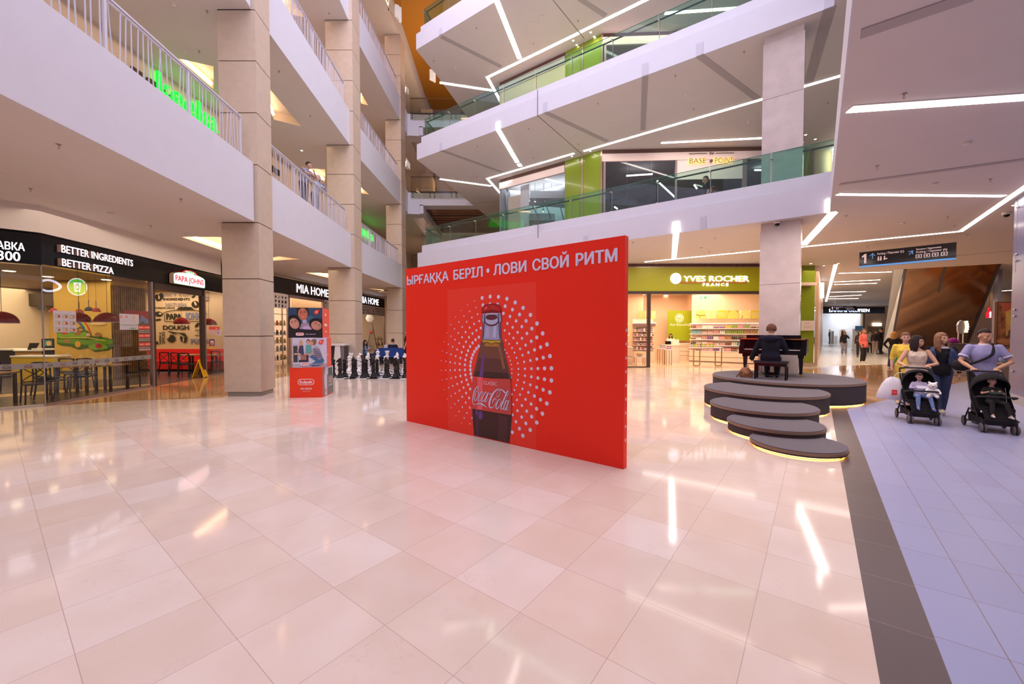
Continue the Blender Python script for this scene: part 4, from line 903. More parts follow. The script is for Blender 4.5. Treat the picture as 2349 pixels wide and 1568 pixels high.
for v in m.bm.verts:
    if v.co.z > .02: v.co.x += rbg.uniform(-.01, .01) - v.co.z * .12; v.co.y += rbg.uniform(-.008, .008)
m.build('body', BAGM, t, True); MB().ball((0, -.085, .1), .075, 10, 8, (1, .5, .9)).build('pocket', BAGM, t, True)
m = MB(); m.tube(cr([(-.03, 0, .24), (-.02, -.02, .31), (.03, -.02, .31), (.04, 0, .24)]), .009, 6); m.build('handle', BAGM, t, True); m = MB(); m.tube(cr([(-.1, -.04, .18), (-.17, -.1, .1), (-.24, -.15, .015)]), .014, 6); m.build('strap', mat('dark_brown_leather', (.12, .03, .02), .5), t, True)
# ================================================================ pizza shop on the left
PH = math.atan2(PJ1.y - PJ0.y, PJ1.x - PJ0.x); PL = (PJ1 - PJ0).length
def on(p, q, px, py):
    h = hit(px, py, p, q); return ((Vector((h.x, h.y)) - Vector((p[0], p[1]))).length * (1 if (Vector((h.x, h.y)) - Vector((p[0], p[1]))).dot(Vector((q[0] - p[0], q[1] - p[1]))) > 0 else -1), h.z)
pj = lambda x, y: on(PJ0, PJ1, x, y)
SIGNW = emis('sign_white_lit', (.86, .88, 1.0), 1.5); SIGNSIDE = mat('sign_side_brown', (.34, .22, .19), .4)
GLS = glass('shop_glass', (.90, .90, .92), .5, .005, 1.25)
FRAME = mat('frame_rosy_metal', (.42, .32, .33), .3, .6); DFRAME = mat('frame_dark_brown', (.055, .035, .03), .35)
def shop_front(name, lab, p, q, cat='shop front', group=None):
    return thing(name, lab, cat, (p[0], p[1], 0), math.atan2(q[1] - p[1], q[0] - p[0]), group)
FZ0, FZ1 = 3.2, 3.86
ps = shop_front('pizza_shopfront', 'glazed pizza shop front under a black fascia left of the first column', PJ0, PJ1)
MB().box(0, PL + 1.3, 0, .25, FZ0, FZ1).build('fascia', BLACK, ps)
SA, SB, SD0, SD1 = pj(203, 700)[0], pj(281, 700)[0], pj(350, 700)[0], pj(470, 700)[0]
for a, b in ((0, SA), (SA, SB), (SB, SD0), (SD1 + .06, PL + 1.3)): MB().quad((a + .01, .05, .05), (b - .01, .05, .05), (b - .01, .05, FZ0), (a + .01, .05, FZ0)).build('glass_pane', GLS, ps)
MB().box(0, SD0, .02, .09, 0, .05).build('sill_rail', FRAME, ps); MB().box(SD1, PL + 1.3, .02, .09, 0, .05).build('sill_rail', FRAME, ps)
MB().box(SD0 - .03, SD0 + .03, .0, .1, 0, FZ0).build('door_post', FRAME, ps); MB().box(SD0 + .03, SD0 + .14, .02, .12, 0, FZ0).build('door_post', DFRAME, ps)
MB().box(SD1 - .14, SD1, .02, .12, 0, FZ0).build('door_post', DFRAME, ps); MB().box(SD1, SD1 + .06, .0, .1, 0, FZ0).build('door_post', FRAME, ps)
MB().box(SD0 + .03, SD1, .02, .12, FZ0 - .22, FZ0).build('door_header', DFRAME, ps)
def band(t, L, z=.86):
    it = [((.34, .34, .36), rc(0, z, L, z + .12))]; m = []
    n = int(L / .3)
    for i in range(n):
        x = .12 + i * .3; c = [(.16, .12, .12), (.30, .14, .12), (.14, .13, .15)][i % 3]
        it += [(c, el(x + .05, z + .055, .06, .035, n=12, a0=0, a1=PI)), ((.38, .38, .4), el(x + .05, z + .055, .04, .02, n=12, a0=0, a1=PI)), (c, rc(x - .01, z + .03, x + .11, z + .05))]
    art('frosted_band', it, t, .045, .0004)
band(ps, SD0)
# lit letters on the fascia
def letters(name, lab, s, p, q, A, B, h, dep=.07, bold=.03, front=SIGNW, sidem=SIGNSIDE, cat='sign', off=.0):
    a, za = on(p, q, *A); b, zb = on(p, q, *B); H = math.atan2(q[1] - p[1], q[0] - p[0])
    t = thing(name, lab, cat, (p[0] + a * math.cos(H) + off * math.sin(H), p[1] + a * math.sin(H) - off * math.cos(H), za), H)
    m = MB(); add_text(m, s, 0, 0, b - a, h, -dep, .001, bold); m.build('lit_face', front, t); m = MB(); add_text(m, s, 0.0, 0, b - a, h, 0, dep - .004, bold); m.build('letter_body', sidem, t)
    return t
def hh(p, q, x, y0, y1): return abs(on(p, q, x, y0)[1] - on(p, q, x, y1)[1])
letters('sign_letters', 'white lit letters BETTER INGREDIENTS on the black fascia', 'BETTER INGREDIENTS', PJ0, PJ1, (131, 578), (297, 607), hh(PJ0, PJ1, 131, 560, 578.5), .09, .016)
letters('sign_letters', 'white lit letters BETTER PIZZA below the other line on the black fascia', 'BETTER PIZZA', PJ0, PJ1, (132.5, 609), (252, 625.5), hh(PJ0, PJ1, 132.5, 591, 609), .09, .016)
# arched white sign
a0, z0 = pj(387, 650); a1, z1 = pj(461, 658); W_ = a1 - a0; zb = (z0 + z1) / 2 - .02
t = thing('arched_sign', 'arched white lit sign PAPA JOHNS with a green and red ribbon', 'sign', tuple(Vector((PJ0.x, PJ0.y, zb)) + Vector((math.cos(PH) * a0, math.sin(PH) * a0, 0))), PH)
arch = [(.03, 0), (W_ - .03, 0), (W_, .05)] + [(W_ / 2 + W_ / 2 * math.cos(a), .28 + .15 * math.sin(a)) for a in [PI * i / 14 for i in range(15)]] + [(0, .05)]
MB().face(arch, -.02, -.14).build('sign_box', mat('sign_side_pale', (.5, .36, .28), .5), t)
GR = (.01, .25, .08)
art('sign_face', [(GR, arch), ((.95, .95, .97), [(W_ / 2 + (x - W_ / 2) * .975, .22 + (z - .22) * .95) for x, z in arch]), ((.80, .01, .02), ('text', 'PAPA JOHNS', .09, .10, W_ - .18, .20, .045)), ((.8, .05, .04), [(W_ * .24, .40), (W_ * .34, .50), (W_ * .5, .53), (W_ * .66, .50), (W_ * .76, .40), (W_ * .66, .40), (W_ * .5, .44), (W_ * .34, .40)]),
  (GR, [(W_ * .3, .40), (W_ * .36, .48), (W_ * .5, .515), (W_ * .64, .48), (W_ * .70, .40), (W_ * .5, .43)]), ((.95, .95, .97), ('text', 'PIZZA', W_ * .37, .425, W_ * .26, .06, .02))], t, -.141, .001, emit=1.0)
# angled left bay of the shop
PM = Vector((-12.9, 6.55)); MLn = (PJ0 - PM).length
tm = shop_front('pizza_shop_corner', 'angled corner bay of the pizza shop at the left picture edge', PM, PJ0)
MB().box(0, MLn, 0, .25, FZ0 - .02, FZ1).build('fascia', BLACK, tm); MB().quad((0, .05, .05), (MLn - .01, .05, .05), (MLn - .01, .05, FZ0), (0, .05, FZ0)).build('glass_pane', GLS, tm); MB().box(0, MLn, .02, .09, 0, .05).build('sill_rail', mat('pale_sill', (.62, .58, .54), .4), tm)
MB().box(MLn - .02, MLn, .03, .07, 0, FZ0).build('glass_joint', STEEL, tm); band(tm, MLn)
letters('sign_letters', 'white lit letters АВКА on the black fascia at the left picture edge', 'АВКА', PM, PJ0, (-6, 571), (58, 572), hh(PM, PJ0, 30, 554, 572), .09, .02)
letters('sign_letters', 'white lit digits 300 below the letters at the left picture edge', '300', PM, PJ0, (-4, 596), (48, 596), hh(PM, PJ0, 25, 574, 596), .09, .02)
# papers on the glass
def sticker(name, lab, x0, y0, x1, y1, items, plane=(PJ0, PJ1), cat='poster', off=.03):
    a, za = on(*plane, x0, y1); b, zb = on(*plane, x1, y0); H = math.atan2(plane[1][1] - plane[0][1], plane[1][0] - plane[0][0])
    t = thing(name, lab, cat, (plane[0][0] + a * math.cos(H) + off * math.sin(H), plane[0][1] + a * math.sin(H) - off * math.cos(H), za), H)
    w, h = b - a, abs(zb - za); MB().box(0, w, 0, .002, 0, h).build('sheet', ink(items[0]), t)
    if len(items) > 1: art('print', [(c, [(x * w, z * h) for x, z in P] if not (isinstance(P, tuple) and P[0] == 'text') else ('text', P[1], P[2] * w, P[3] * h, P[4] * w, P[5] * h, .03)) for c, P in items[1:]], t, -.001, .0004)
    return t
food = [(.62, .60, .72)]
for i in range(3):
    for j in range(3):
        x, z = .06 + i * .32, .06 + j * .31
        food += [((.7, .55, .35), rc(x, z, x + .12, z + .1)), ([(.35, .18, .08), (.55, .3, .1), (.5, .05, .1)][(i + j) % 3], rc(x + .12, z, x + .22, z + .1)), ((.35, .33, .4), rc(x, z + .13, x + .24, z + .15))]
sticker('menu_poster', 'pale menu poster with nine small dishes on the shop glass', 120, 714, 171, 762, food)
sticker('notice_poster', 'pale notice sheet with orange marks on the shop glass beside the red screen', 272, 721, 316, 756, [(.58, .56, .68), ((.5, .48, .6), rc(0, .55, 1, .57)), ((.7, .25, .2), rc(.04, .72, .12, .88)), ((.7, .25, .2), rc(.3, .74, .4, .88)), ((.75, .5, .05), rc(.68, .72, .76, .9)), ((.8, .6, .1), [(.68, .45), (.8, .45), (.72, .53)]), ((.3, .42, .35), rc(.05, .28, .95, .33)), ((.1, .3, .15), rc(.5, .08, .8, .13)), ((.2, .4, .3), rc(.4, 0, .95, .02))])
hrs = [(.16, .09, .07)]
for j, zz in enumerate((.80, .50, .19)): hrs += [((.85, .06, .04), rc(0, zz, 1, zz + .12)), ((.9, .8, .8), ('text', '10:00 - 03:00', .06, zz + .035, .88, .05)), ((.75, .7, .7), ('text', 'ЖҰМЫС КҮНІ', 0, zz - .07, .95, .04)), ((.75, .7, .7), ('text', 'РЕЖИМ РАБОТЫ', 0, zz - .13, .95, .04))]
for j in range(4): hrs += [((.8, .7, .7), el(.15 + j * .24, .05, .10, .025)), ((.7, .1, .1), el(.15 + j * .24, .05, .05, .02))]
sticker('opening_hours_sticker', 'red and white opening hours stickers on the glass left of the shop door', 316, 742, 341, 806, hrs)
sticker('door_notice', 'red and pink notices on the glass right of the shop door', 476, 749, 500, 766, [(.7, .45, .45), ((.8, .08, .06), rc(0, .6, 1, 1)), ((.9, .8, .8), ('text', 'QR', .6, .7, .25, .15))], off=.05)
sticker('door_notice', 'orange and purple poster low on the glass right of the shop door', 477, 776, 489, 801, [(.75, .42, .1), ((.15, .05, .25), rc(0, .3, 1, .95)), ((.8, .5, .2), rc(.2, .4, .8, .8)), ((.6, .1, .1), rc(.3, .35, .6, .6)), ((.9, .85, .8), rc(.3, .7, .7, .78))], off=.05)
sticker('door_notice', 'small lilac sheet beside the beige column on the shop glass', 494, 757, 505, 769, [(.66, .6, .75), ((.5, .2, .3), rc(.2, .3, .45, .7))], off=.05)
# interior
YEL = mat('ochre_wall', (.55, .34, .07), .6, noise=.04, nscale=2); KRAFT = mat('kraft_wallpaper', (.42, .29, .17), .7)
m = MB(); m.box(-22, -15.9, 17.3, 17.5, 0, 3.5); m.box(-15.9, -13.9, 13.9, 15.2, 0, 3.5); m.box(-22, -21.9, 3, 17.4, 0, 3.5); struct('wall_back', m, YEL)
m = MB(); rw = random.Random(2)
for i in range(17): m.box(-13.9, -13.84, 13.9 + i * .075, 13.9 + i * .075 + .045, 0, 3.3)
m.box(-13.9, -13.87, 13.9, 15.2, 0, 3.3); struct('wall_back', m, mat('wood_slats', (.17, .085, .025), .5, noise=.3, nscale=5))
m = MB(); m.box(-15.9, -11.7, 17.3, 17.45, 0, 3.6); struct('wall_back', m, KRAFT)
m = MB(); m.prism([(-22, 3), (-12.9, 6.4), (PJ0.x - .1, PJ0.y), (PJ1.x - .2, PJ1.y + 1.4), (-11.7, 17.5), (-22, 17.5)], 3.45, 3.6); struct('ceiling', m, mat('pizza_ceiling', (.30, .20, .10), .6))
m = MB(); m.prism([(-22, 3), (-12.9, 6.55), (PJ0.x - .08, PJ0.y), (PJ1.x - .08, PJ1.y), (-11.6, 17.4), (-22, 17.5)], .001, .008); struct('floor', m, tile_mat('dark_shop_tile', [(.06, .05, .055), (.08, .065, .07)], .6, .3, 0, 0, R(97), rough=.25))
m = MB(); m.prism([(-14.5, 8.5), (-11.3, 12.2), (-11.5, 12.9), (-15, 9.2)], .008, .012); struct('floor', m, mat('beige_strip_floor', (.42, .27, .12), .3))
for a, b, y in ((-15.8, -11.7, 16.75),):
    tb = thing('banquette', 'red upholstered wall bench below the printed wallpaper', 'bench', (a, y, 0))
    MB().box(0, b - a, 0.45, .55, .0, .93).build('backrest', mat('red_vinyl', (.50, .01, .015), .4), tb); MB().box(0, b - a, 0, .45, .1, .45).build('seat', mat('red_vinyl', (.5, .01, .015)), tb)
# wallpaper graphics: frontal wall at Y = 17.3
K = (.018, .015, .012); GY = (.22, .18, .17); BL_ = (.13, .13, .2)
wx = lambda px: atY(px, 700, 17.29).x; wz = lambda py: CAMH + (759 - py) / 918 * 17.3
def WT(s, x0, x1, y0, y1, c=K, b=.07): return (c, ('text', s, wx(x0), wz(y1), wx(x1) - wx(x0), wz(y0) - wz(y1), b))
def blob(x, y, rx, ry, rot=0, c=K): return (c, el(wx(x), wz(y), rx * .0188, ry * .0188, rot))
W = [WT('BETTER', 377, 440, 672, 680, GY), WT('INGREDIENTS', 375, 436, 683, 689), WT('NATURAL', 380, 430, 694, 703, GY), WT('TOMATO SAUCE', 355, 401, 704, 708), WT('ALL', 455, 470, 673, 678), WT('FRESH', 455, 480, 679, 686, GY), WT('VEGGIES', 455, 480, 688, 691),
     WT('PIZZA', 413, 436, 706, 711), WT('PAPA', 381, 417, 718, 733), WT('JOHNS', 424, 469, 715, 733, BL_), WT('DOUGH', 373, 433, 745, 756), WT('MADE', 447, 467, 755, 759), WT('FRESH', 452, 470, 761, 765, BL_), WT('MOZZA', 447, 469, 767, 771), WT('PIZZA', 436, 480, 776, 788, BL_)]
for (x0, x1, y0, y1, s) in ((365, 371, 762, 788, 'HERBS &'), (373, 379, 760, 788, 'SPICES')): pass
W += [blob(362, 683, 5, 8, .3), blob(368, 682, 4, 8), blob(371, 679, 5, 7), (KRAFT, el(wx(366), wz(682), .03, .09)), blob(445, 680, 5, 2.2, .7), blob(449, 698, 9, 8), (KRAFT, el(wx(449), wz(696), .04, .1, .4)), blob(463, 695, 3, 4), blob(364, 720, 9, 6), (KRAFT, el(wx(368), wz(719), .06, .04)), blob(363, 733, 7, 2.2, .15), blob(452, 745, 7, 3, .8), blob(392, 776, 10, 8.5), blob(387, 774, 4, 6, .3, (.42, .29, .17)), blob(393, 777, 8, 7),
      blob(416, 777, 3.5, 7, .3), blob(424, 779, 4, 7, -.2), (KRAFT, el(wx(420), wz(779), .03, .08)), blob(359, 786, 3, 4)]
for i in range(7): W.append((K, stroke([(wx(384 + i * 2), wz(759 + i)), (wx(405 + i), wz(763)), (wx(425 + i), wz(764 + i * 2))], .025)))
ar = [(wx(424.5) + 2.05 * .48 * math.cos(a) * 1.0, wz(722) + .22 * math.sin(a)) for a in [PI * i / 12 for i in range(13)]]
W.append((K, stroke([(wx(378), wz(737)), (wx(378), wz(722))] + ar[::-1][1:-1] + [(wx(470), wz(722)), (wx(470), wz(737)), (wx(378), wz(737))], .03)))
W.append((K, [(wx(405), wz(711)), (wx(412), wz(704)), (wx(440), wz(704)), (wx(447), wz(711)), (wx(440), wz(709)), (wx(412), wz(709))]))
tw = thing('wall_print', 'black printed lettering and vegetables on the brown shop wallpaper', 'wall print', (0, 17.285, 0)); art('print', W, tw, -.003, .0006)
o = MB(); add_text(o, 'HERBS &', 0, 0, .50, .10, 0, 0, .06); add_text(o, 'SPICES', 0, -.15, .52, .12, 0, 0, .06); o = o.build('print', ink(K), tw); o.rotation_euler = (0, R(-90), 0); o.location = (wx(369), -.012, wz(788))
# mural with hills and rainbow on the ochre wall
mx_ = lambda px: atY(px, 700, 13.89).x; mz = lambda py: CAMH + (759 - py) / 918 * 13.9
tmu = thing('mural', 'painted mural of green hills, vegetables and a rainbow on the ochre wall', 'mural', (0, 13.885, 0))
M_ = []
for i, c in enumerate(((.50, .03, .02), (.6, .22, .02), (.62, .5, .03), (.1, .35, .05), (.04, .12, .35), (.10, .04, .25))): M_.append((c, stroke([(mx_(170), mz(724 + i * 2.2)), (mx_(186 - i), mz(731 + i * 2)), (mx_(199 - i * 2), mz(746 + i)), (mx_(209 - i * 2.6), mz(772))], .036)))
G1, G2, G3 = (.10, .22, .015), (.16, .30, .03), (.035, .10, .01)
M_ += [(G3, [(mx_(a), mz(b)) for a, b in ((129, 762), (150, 758), (175, 760), (198, 757), (210, 770), (235, 773), (258, 778), (258, 795), (246, 802), (215, 806), (200, 797), (178, 801), (160, 794), (140, 792), (129, 788))]),
  (G2, [(mx_(a), mz(b)) for a, b in ((129, 764), (150, 762), (175, 764), (196, 760), (205, 770), (190, 775), (150, 772), (129, 775))]), (G1, [(mx_(a), mz(b)) for a, b in ((129, 778), (160, 776), (200, 780), (240, 776), (257, 780), (257, 788), (230, 792), (190, 790), (160, 788), (131, 786))]), (G2, [(mx_(a), mz(b)) for a, b in ((200, 792), (225, 788), (243, 792), (246, 799), (215, 803), (203, 798))]),
  ((.5, .40, .05), stroke([(mx_(135), mz(774)), (mx_(200), mz(774)), (mx_(240), mz(781))], .03)), ((.28, .12, .03), el(mx_(178), mz(763), .11, .09)), ((.28, .12, .03), el(mx_(224), mz(767), .12, .08)), ((.5, .04, .02), el(mx_(147), mz(764), .10, .04)), ((.30, .14, .05), el(mx_(152), mz(782), .10, .07)), ((.55, .28, .03), el(mx_(177), mz(789), .10, .11)), ((.40, .015, .01), el(mx_(225), mz(793), .12, .09)), ((.15, .01, .01), el(mx_(225), mz(792), .07, .04)), ((.6, .5, .4), el(mx_(202), mz(769), .06, .07)), ((.35, .1, .03), el(mx_(202), mz(771), .05, .04)), (G3, stroke([(mx_(176), mz(755)), (mx_(184), mz(750)), (mx_(188), mz(753))], .04)),
  ((.68, .45, .2), el(mx_(225), mz(742), .28, .05)), ((.62, .45, .03), el(mx_(216), mz(731), .12, .08))]
art('painting', M_, tmu, -.002, .0007)
# furniture
WOODT = mat('table_wood', (.33, .19, .09), .4, noise=.15, nscale=6); CHB = mat('black_chair_paint', (.014, .013, .02), .4)
def mk_table(lab, loc, rz, w=.7, d=.7):
    t = thing('cafe_table', lab, 'table', loc, rz, 'cafe tables in the pizza shop'); MB().box(-w / 2, w / 2, -d / 2, d / 2, .72, .755).build('tabletop', WOODT, t, bevel=.004)
    for x in (-w / 2 + .06, w / 2 - .06):
        for y in (-d / 2 + .06, d / 2 - .06): MB().box(-.025, .025, -.025, .025, 0, .72).build('leg', CHB, t).location = (x, y, .01)
    return t
ch0 = thing('cross_back_chair', 'black cross-back cafe chair', 'chair', (0, 0, 0), 0, 'cross-back chairs in the pizza shop')
MB().prism([(-.21, -.2), (.21, -.2), (.19, .2), (-.19, .2)], .44, .47).build('seat', CHB, ch0, bevel=.006)
m = MB(); m.tube(cr([(-.20, .2, .86), (-.1, .235, .875), (.1, .235, .875), (.20, .2, .86)]), .022, 6); m.bar((-.2, .2, .50), (.2, .2, .50), .02, .03); m.tube(cr([(-.19, .21, .52), (0, .225, .68), (.19, .21, .84)]), .011, 5); m.tube(cr([(.19, .21, .52), (0, .235, .68), (-.19, .21, .84)]), .011, 5); m.build('backrest', CHB, ch0, True)
for x, y in ((-.19, -.18), (.19, -.18)): m = MB(); m.tube([(0, 0, .44), (x * .1, -.02, 0)], .017, 6); m.build('leg', CHB, ch0, True).location = (x, y, .01)
for x, y in ((-.19, .19), (.19, .19)): m = MB(); m.tube([(0, .01, .86), (0, 0, .44), (x * .1, .06, 0)], .018, 6); m.build('leg', CHB, ch0, True).location = (x, y, .01)
KMc = {}
CHS = [((-11.15, 9.35), 60, 'black cross-back chair against the corner glass beside the nearest table'), ((-12.2, 8.35), -120, 'black cross-back chair at the far side of the nearest table'), ((-11.5, 10.0), 190, 'first black chair of the row at the long tables behind the glass'), ((-11.75, 10.9), 20, 'second black chair of the row behind the glass'), ((-12.3, 10.6), 190, 'third black chair of the row behind the glass'), ((-12.6, 11.6), 10, 'fourth black chair of the row behind the glass'),
       ((-11.35, 12.15), 0, 'black cross-back chair beside the white napkin box table'), ((-13.2, 12.0), 190, 'black chair in front of the yellow cabinet'), ((-12.62, 15.2), 165, 'black cross-back chair left in the open doorway before the red bench'), ((-12.05, 14.9), 175, 'black cross-back chair right in the open doorway before the red bench'), ((-13.3, 15.5), 175, 'black chair behind the left door post'), ((-11.85, 16.2), 175, 'black chair behind the right door post'), ((-14.0, 10.9), 90, 'black chair near the kitchen counter')]
for i, ((x, y), a, lab) in enumerate(CHS):
    if i == 0: ch0.location = (x, y, .008); ch0.rotation_euler = (0, 0, R(a)); ch0['label'] = lab
    else: dup(ch0, (x, y, .008), R(a), lab, kmap=KMc)
mk_table('wooden cafe table at the left picture edge', (-12.05, 9.0, 0), R(10), 1.0); mk_table('wooden cafe table carrying the white napkin box', (-11.45, 11.3, 0), R(8)); mk_table('wooden cafe table in the middle of the shop', (-12.1, 11.1, 0), R(8), .6); mk_table('wooden cafe table left of the doorway before the red bench', (-13.0, 16.2, 0), 0); mk_table('wooden cafe table right of the doorway before the red bench', (-12.1, 16.25, 0), 0)
o = MB().box(-.09, .09, -.07, .07, 0, .15).build('napkin_box', mat('napkin_white', (.7, .68, .62), .5), bevel=.01); o.location = (-11.4, 11.1, .757); tag(o, 'white napkin box standing on a cafe table', 'napkin box')
ct = thing('service_counter', 'kitchen counter with white top, wood and black front behind the glass', 'counter', (-18.9, 14.6, 0))
MB().box(0, .75, 0, .6, 0, 1.0).build('body', BLACK, ct); MB().box(.75, 1.75, 0, .6, 0, .97).build('body', mat('counter_wood', (.36, .19, .05), .5), ct); MB().box(1.75, 2.15, -.02, .6, 0, 1.0).build('body', BLACK, ct); MB().box(-.02, .77, -.04, .62, 1.0, 1.05).build('top', CW, ct); MB().box(.73, 1.8, -.04, .62, .97, 1.0).build('top', CW, ct); MB().box(1.4, 2.2, -.04, .62, 1.02, 1.07).build('top', CW, ct)
m = MB(); m.face([(.95, .0), (1.25, 0), (1.4, .26), (1.05, .26)], 0, .02); o = m.build('monitor', BLACK); o.location = (-18.9, 14.8, 1.0); tag(o, 'dark tilted monitor on the kitchen counter', 'monitor')
t = thing('drink_cooler', 'small black display machine with a teal picture on the counter end', 'machine', (-17.1, 14.75, 1.07)); MB().box(-.25, .2, 0, .3, 0, .35).build('body', BLACK, t); art('screen', [((.03, .2, .2), rc(-.19, .08, .15, .3)), ((.6, .35, .15), el(.02, .18, .09, .09))], t, -.003)
t = thing('low_cabinet', 'bright yellow low cabinet in front of the mural wall', 'cabinet', (-15.9, 13.0, 0)); MB().box(-.4, 1.0, 0, .5, 0, .85).build('body', mat('yellow_paint', (.62, .40, .01), .4), t); MB().box(-.42, 1.02, -.02, .52, .85, .9).build('top', CW, t)
m = MB(); m.box(0, 4.6, 0, .4, 2.75, 3.25); o = m.build('wall_cabinet', mat('dark_cabinet', (.045, .03, .02), .5)); o.location = (-21.2, 16.6, 0); tag(o, 'dark wall cabinet high above the kitchen counter', 'cabinet')
t = thing('wall_screen', 'red and blue menu screen hanging on the slatted wood wall', 'screen', (-13.82, 14.35, 0), R(90)); MB().box(-.1, 1.1, 0, .04, 1.75, 2.45).build('panel', ink((.28, .01, .02)), t); art('picture', [((.15, .2, .4), [(.4, 1.8), (.8, 1.8), (.9, 2.1), (.6, 2.3)]), ((.03, .15, .08), rc(.55, 1.76, .7, 2.05)), ((.2, .25, .5), rc(.1, 1.8, .4, 2.0))], t, -.002)
def dome(px, py, D, lab, r=.28, col='red_dome'):
    p = atY(px, py, D); t = thing('dome_pendant', lab, 'pendant lamp', (p.x, D, p.z), 0, 'red dome pendants in the pizza shop')
    MB().lathe([(r, 0), (r * .98, .06), (r * .85, .14), (r * .6, .21), (r * .3, .25), (.03, .265), (0, .265)], n=24).build('shade', mat('red_dome_glass', (.16, .012, .012), .08, coat=1), t, True)
    MB().lathe([(r, 0), (r + .004, -.012), (r - .01, -.012)], n=24).build('rim', mat('pale_rim', (.5, .45, .5), .3), t); MB().tube([(0, 0, .26), (0, 0, 3.45 - p.z)], .006, 4).build('cord', DARK, t); MB().ball((0, 0, .08), .05, 10, 6).build('bulb', emis('bulb_warm', (1, .6, .3), 12), t)
dome(4, 740, 9.4, 'red dome pendant at the left picture edge'); dome(246, 738, 11.2, 'red dome pendant above the napkin box table'); dome(417, 743, 15.9, 'red dome pendant in the open doorway'); dome(479, 745, 15.9, 'red dome pendant behind the right door post'); dome(181, 738, 11.0, 'dark red dome pendant in front of the rainbow', .26)
for i, (px, py, c) in enumerate(((96, 710, (.05, .05, .06)), (123, 716, (.3, .05, .05)), (182, 718, (.25, .06, .04)), (204, 713, (.06, .06, .07)), (221, 715, (.28, .05, .05)))):
    p = atY(px, py, 12.8); t = thing('bell_pendant', '%s small bell pendant lamp over the counter, %s from the left' % ('black' if i in (0, 3) else 'red', ordn[i]), 'pendant lamp', (p.x, 12.8, p.z), 0, 'small bell pendants in the pizza shop')
    MB().lathe([(.11, 0), (.10, .05), (.07, .11), (.02, .14), (0, .14)], n=16).build('shade', mat('bell_%d' % i, c, .15), t, True); MB().lathe([(0, .012), (.095, .012)], n=14).build('bulb', emis('bell_bulb', (1, .9, .8), 8), t); MB().tube([(0, 0, .14), (0, 0, .36)], .012, 5).build('stem', STEEL, t); MB().tube([(0, 0, .36), (0, 0, 3.45 - p.z)], .004, 4).build('cord', DARK, t)
for i, (px, py) in enumerate(((21, 622), (110, 635), (183, 645), (244, 642), (234, 653), (61, 664))):
    p = atZ(px, py, 3.44); m = MB(); m.lathe([(0, -.01), (.12, -.01), (.13, 0)], n=16); o = m.build('recessed_lamp', emis('shop_downlight', (1, .85, .55), 6)); o.location = (p.x, p.y, 3.45); tag(o, '%s round recessed lamp in the pizza shop ceiling, counted from the left' % ordn[[0, 2, 3, 5, 4, 1][i]], 'light', 'recessed lamps in the pizza shop ceiling')
# wet floor sign
YP = mat('yellow_plastic', (.80, .44, .008), .35); t = thing('wet_floor_sign', 'yellow folding wet floor sign standing in the shop doorway', 'floor sign', (-11.42, 14.62, .01), R(100))
for sgn, lab in ((1, 'front_leaf'), (-1, 'rear_leaf')):
    m = MB(); m.face([(-.15, .0), (-.11, .0), (-.09, .016), (.09, .016), (.11, 0), (.15, 0), (.11, .62), (.07, .66), (-.07, .66), (-.11, .62)], -.01, .01); o = m.build(lab, YP, t, bevel=.003); o.rotation_euler = (R(-17 * sgn), 0, 0); o.location = (0, -.19 * sgn, 0)
    if sgn > 0:
        a = art('warning_print', [((.05, .03, .01), ('text', 'CAUTION', -.07, .52, .14, .025, .03)), ((.05, .03, .01), ('text', 'WET FLOOR', -.08, .44, .16, .022, .03)), ((.6, .2, .02), el(0, .30, .05, .08)), ((.05, .03, .01), ('text', 'CUIDADO', -.05, .15, .1, .018, .02))], o, -.012)
MB().box(-.05, .05, -.03, .03, .61, .65).build('hinge', YP, t)
# ================================================================ homeware shop
MH0, MH1 = Vector((-11.68, 19.7)), Vector((-10.8, 34.0)); mh = lambda x, y: on(MH0, MH1, x, y); MHL = (MH1 - MH0).length
th = shop_front('homeware_shopfront', 'homeware shop front with a long black fascia behind the columns', MH0, MH1)
MB().box(-3.4, MHL, 0, .3, 3.6, 4.42).build('fascia', mat('fascia_black_brown', (.016, .010, .012), .3), th)
xs = [-3.0, mh(662, 720)[0], mh(742, 720)[0], mh(835, 720)[0], mh(882, 720)[0]]
for a, b in ((xs[0], xs[1]), (xs[2], xs[4])): MB().quad((a, .05, .05), (b, .05, .05), (b, .05, 3.55), (a, .05, 3.55)).build('glass_pane', GLS, th)
for x in (xs[1], xs[2], xs[4]): MB().box(x, x + .14, 0, .12, 0, 3.6).build('post', FRAME, th)
MB().box(xs[1], xs[2], 0, .12, 3.45, 3.6).build('door_header', FRAME, th)
def motif(x0, x1, z0, z1, seed, t):
    r = random.Random(seed); it = [((.66, .58, .60), rc(x0, z0, x1, z1))]; n = int((x1 - x0) / .26)
    for i in range(n):
        for j in range(3):
            cx, cz = x0 + .13 + i * (x1 - x0 - .1) / n, z0 + .12 + j * (z1 - z0 - .1) / 3; k = r.choice('cbsvt')
            if k == 'c': it.append((K, el(cx, cz, .07, .08, n=10)))
            elif k == 'b': it.append((K, rc(cx - .05, cz - .07, cx + .05, cz + .07)))
            elif k == 's': it += [(K, stroke([(cx - .06, cz - .06), (cx + .06, cz + .06)], .03))]
            elif k == 'v': it.append((K, [(cx - .07, cz + .06), (cx, cz - .07), (cx + .07, cz + .06)]))
            else: it += [(K, rc(cx - .015, cz - .08, cx + .015, cz + .08)), (K, el(cx, cz + .05, .05, .03, n=8))]
    art('motif_strip', it, t, -.004, .0004)
motif(-2.9, xs[1] - .02, 2.85, 3.58, 1, th); motif(xs[3] - .3, xs[4], 2.95, 3.66, 2, th); motif(xs[2] + .15, xs[2] + .9, 2.9, 3.6, 4, th)
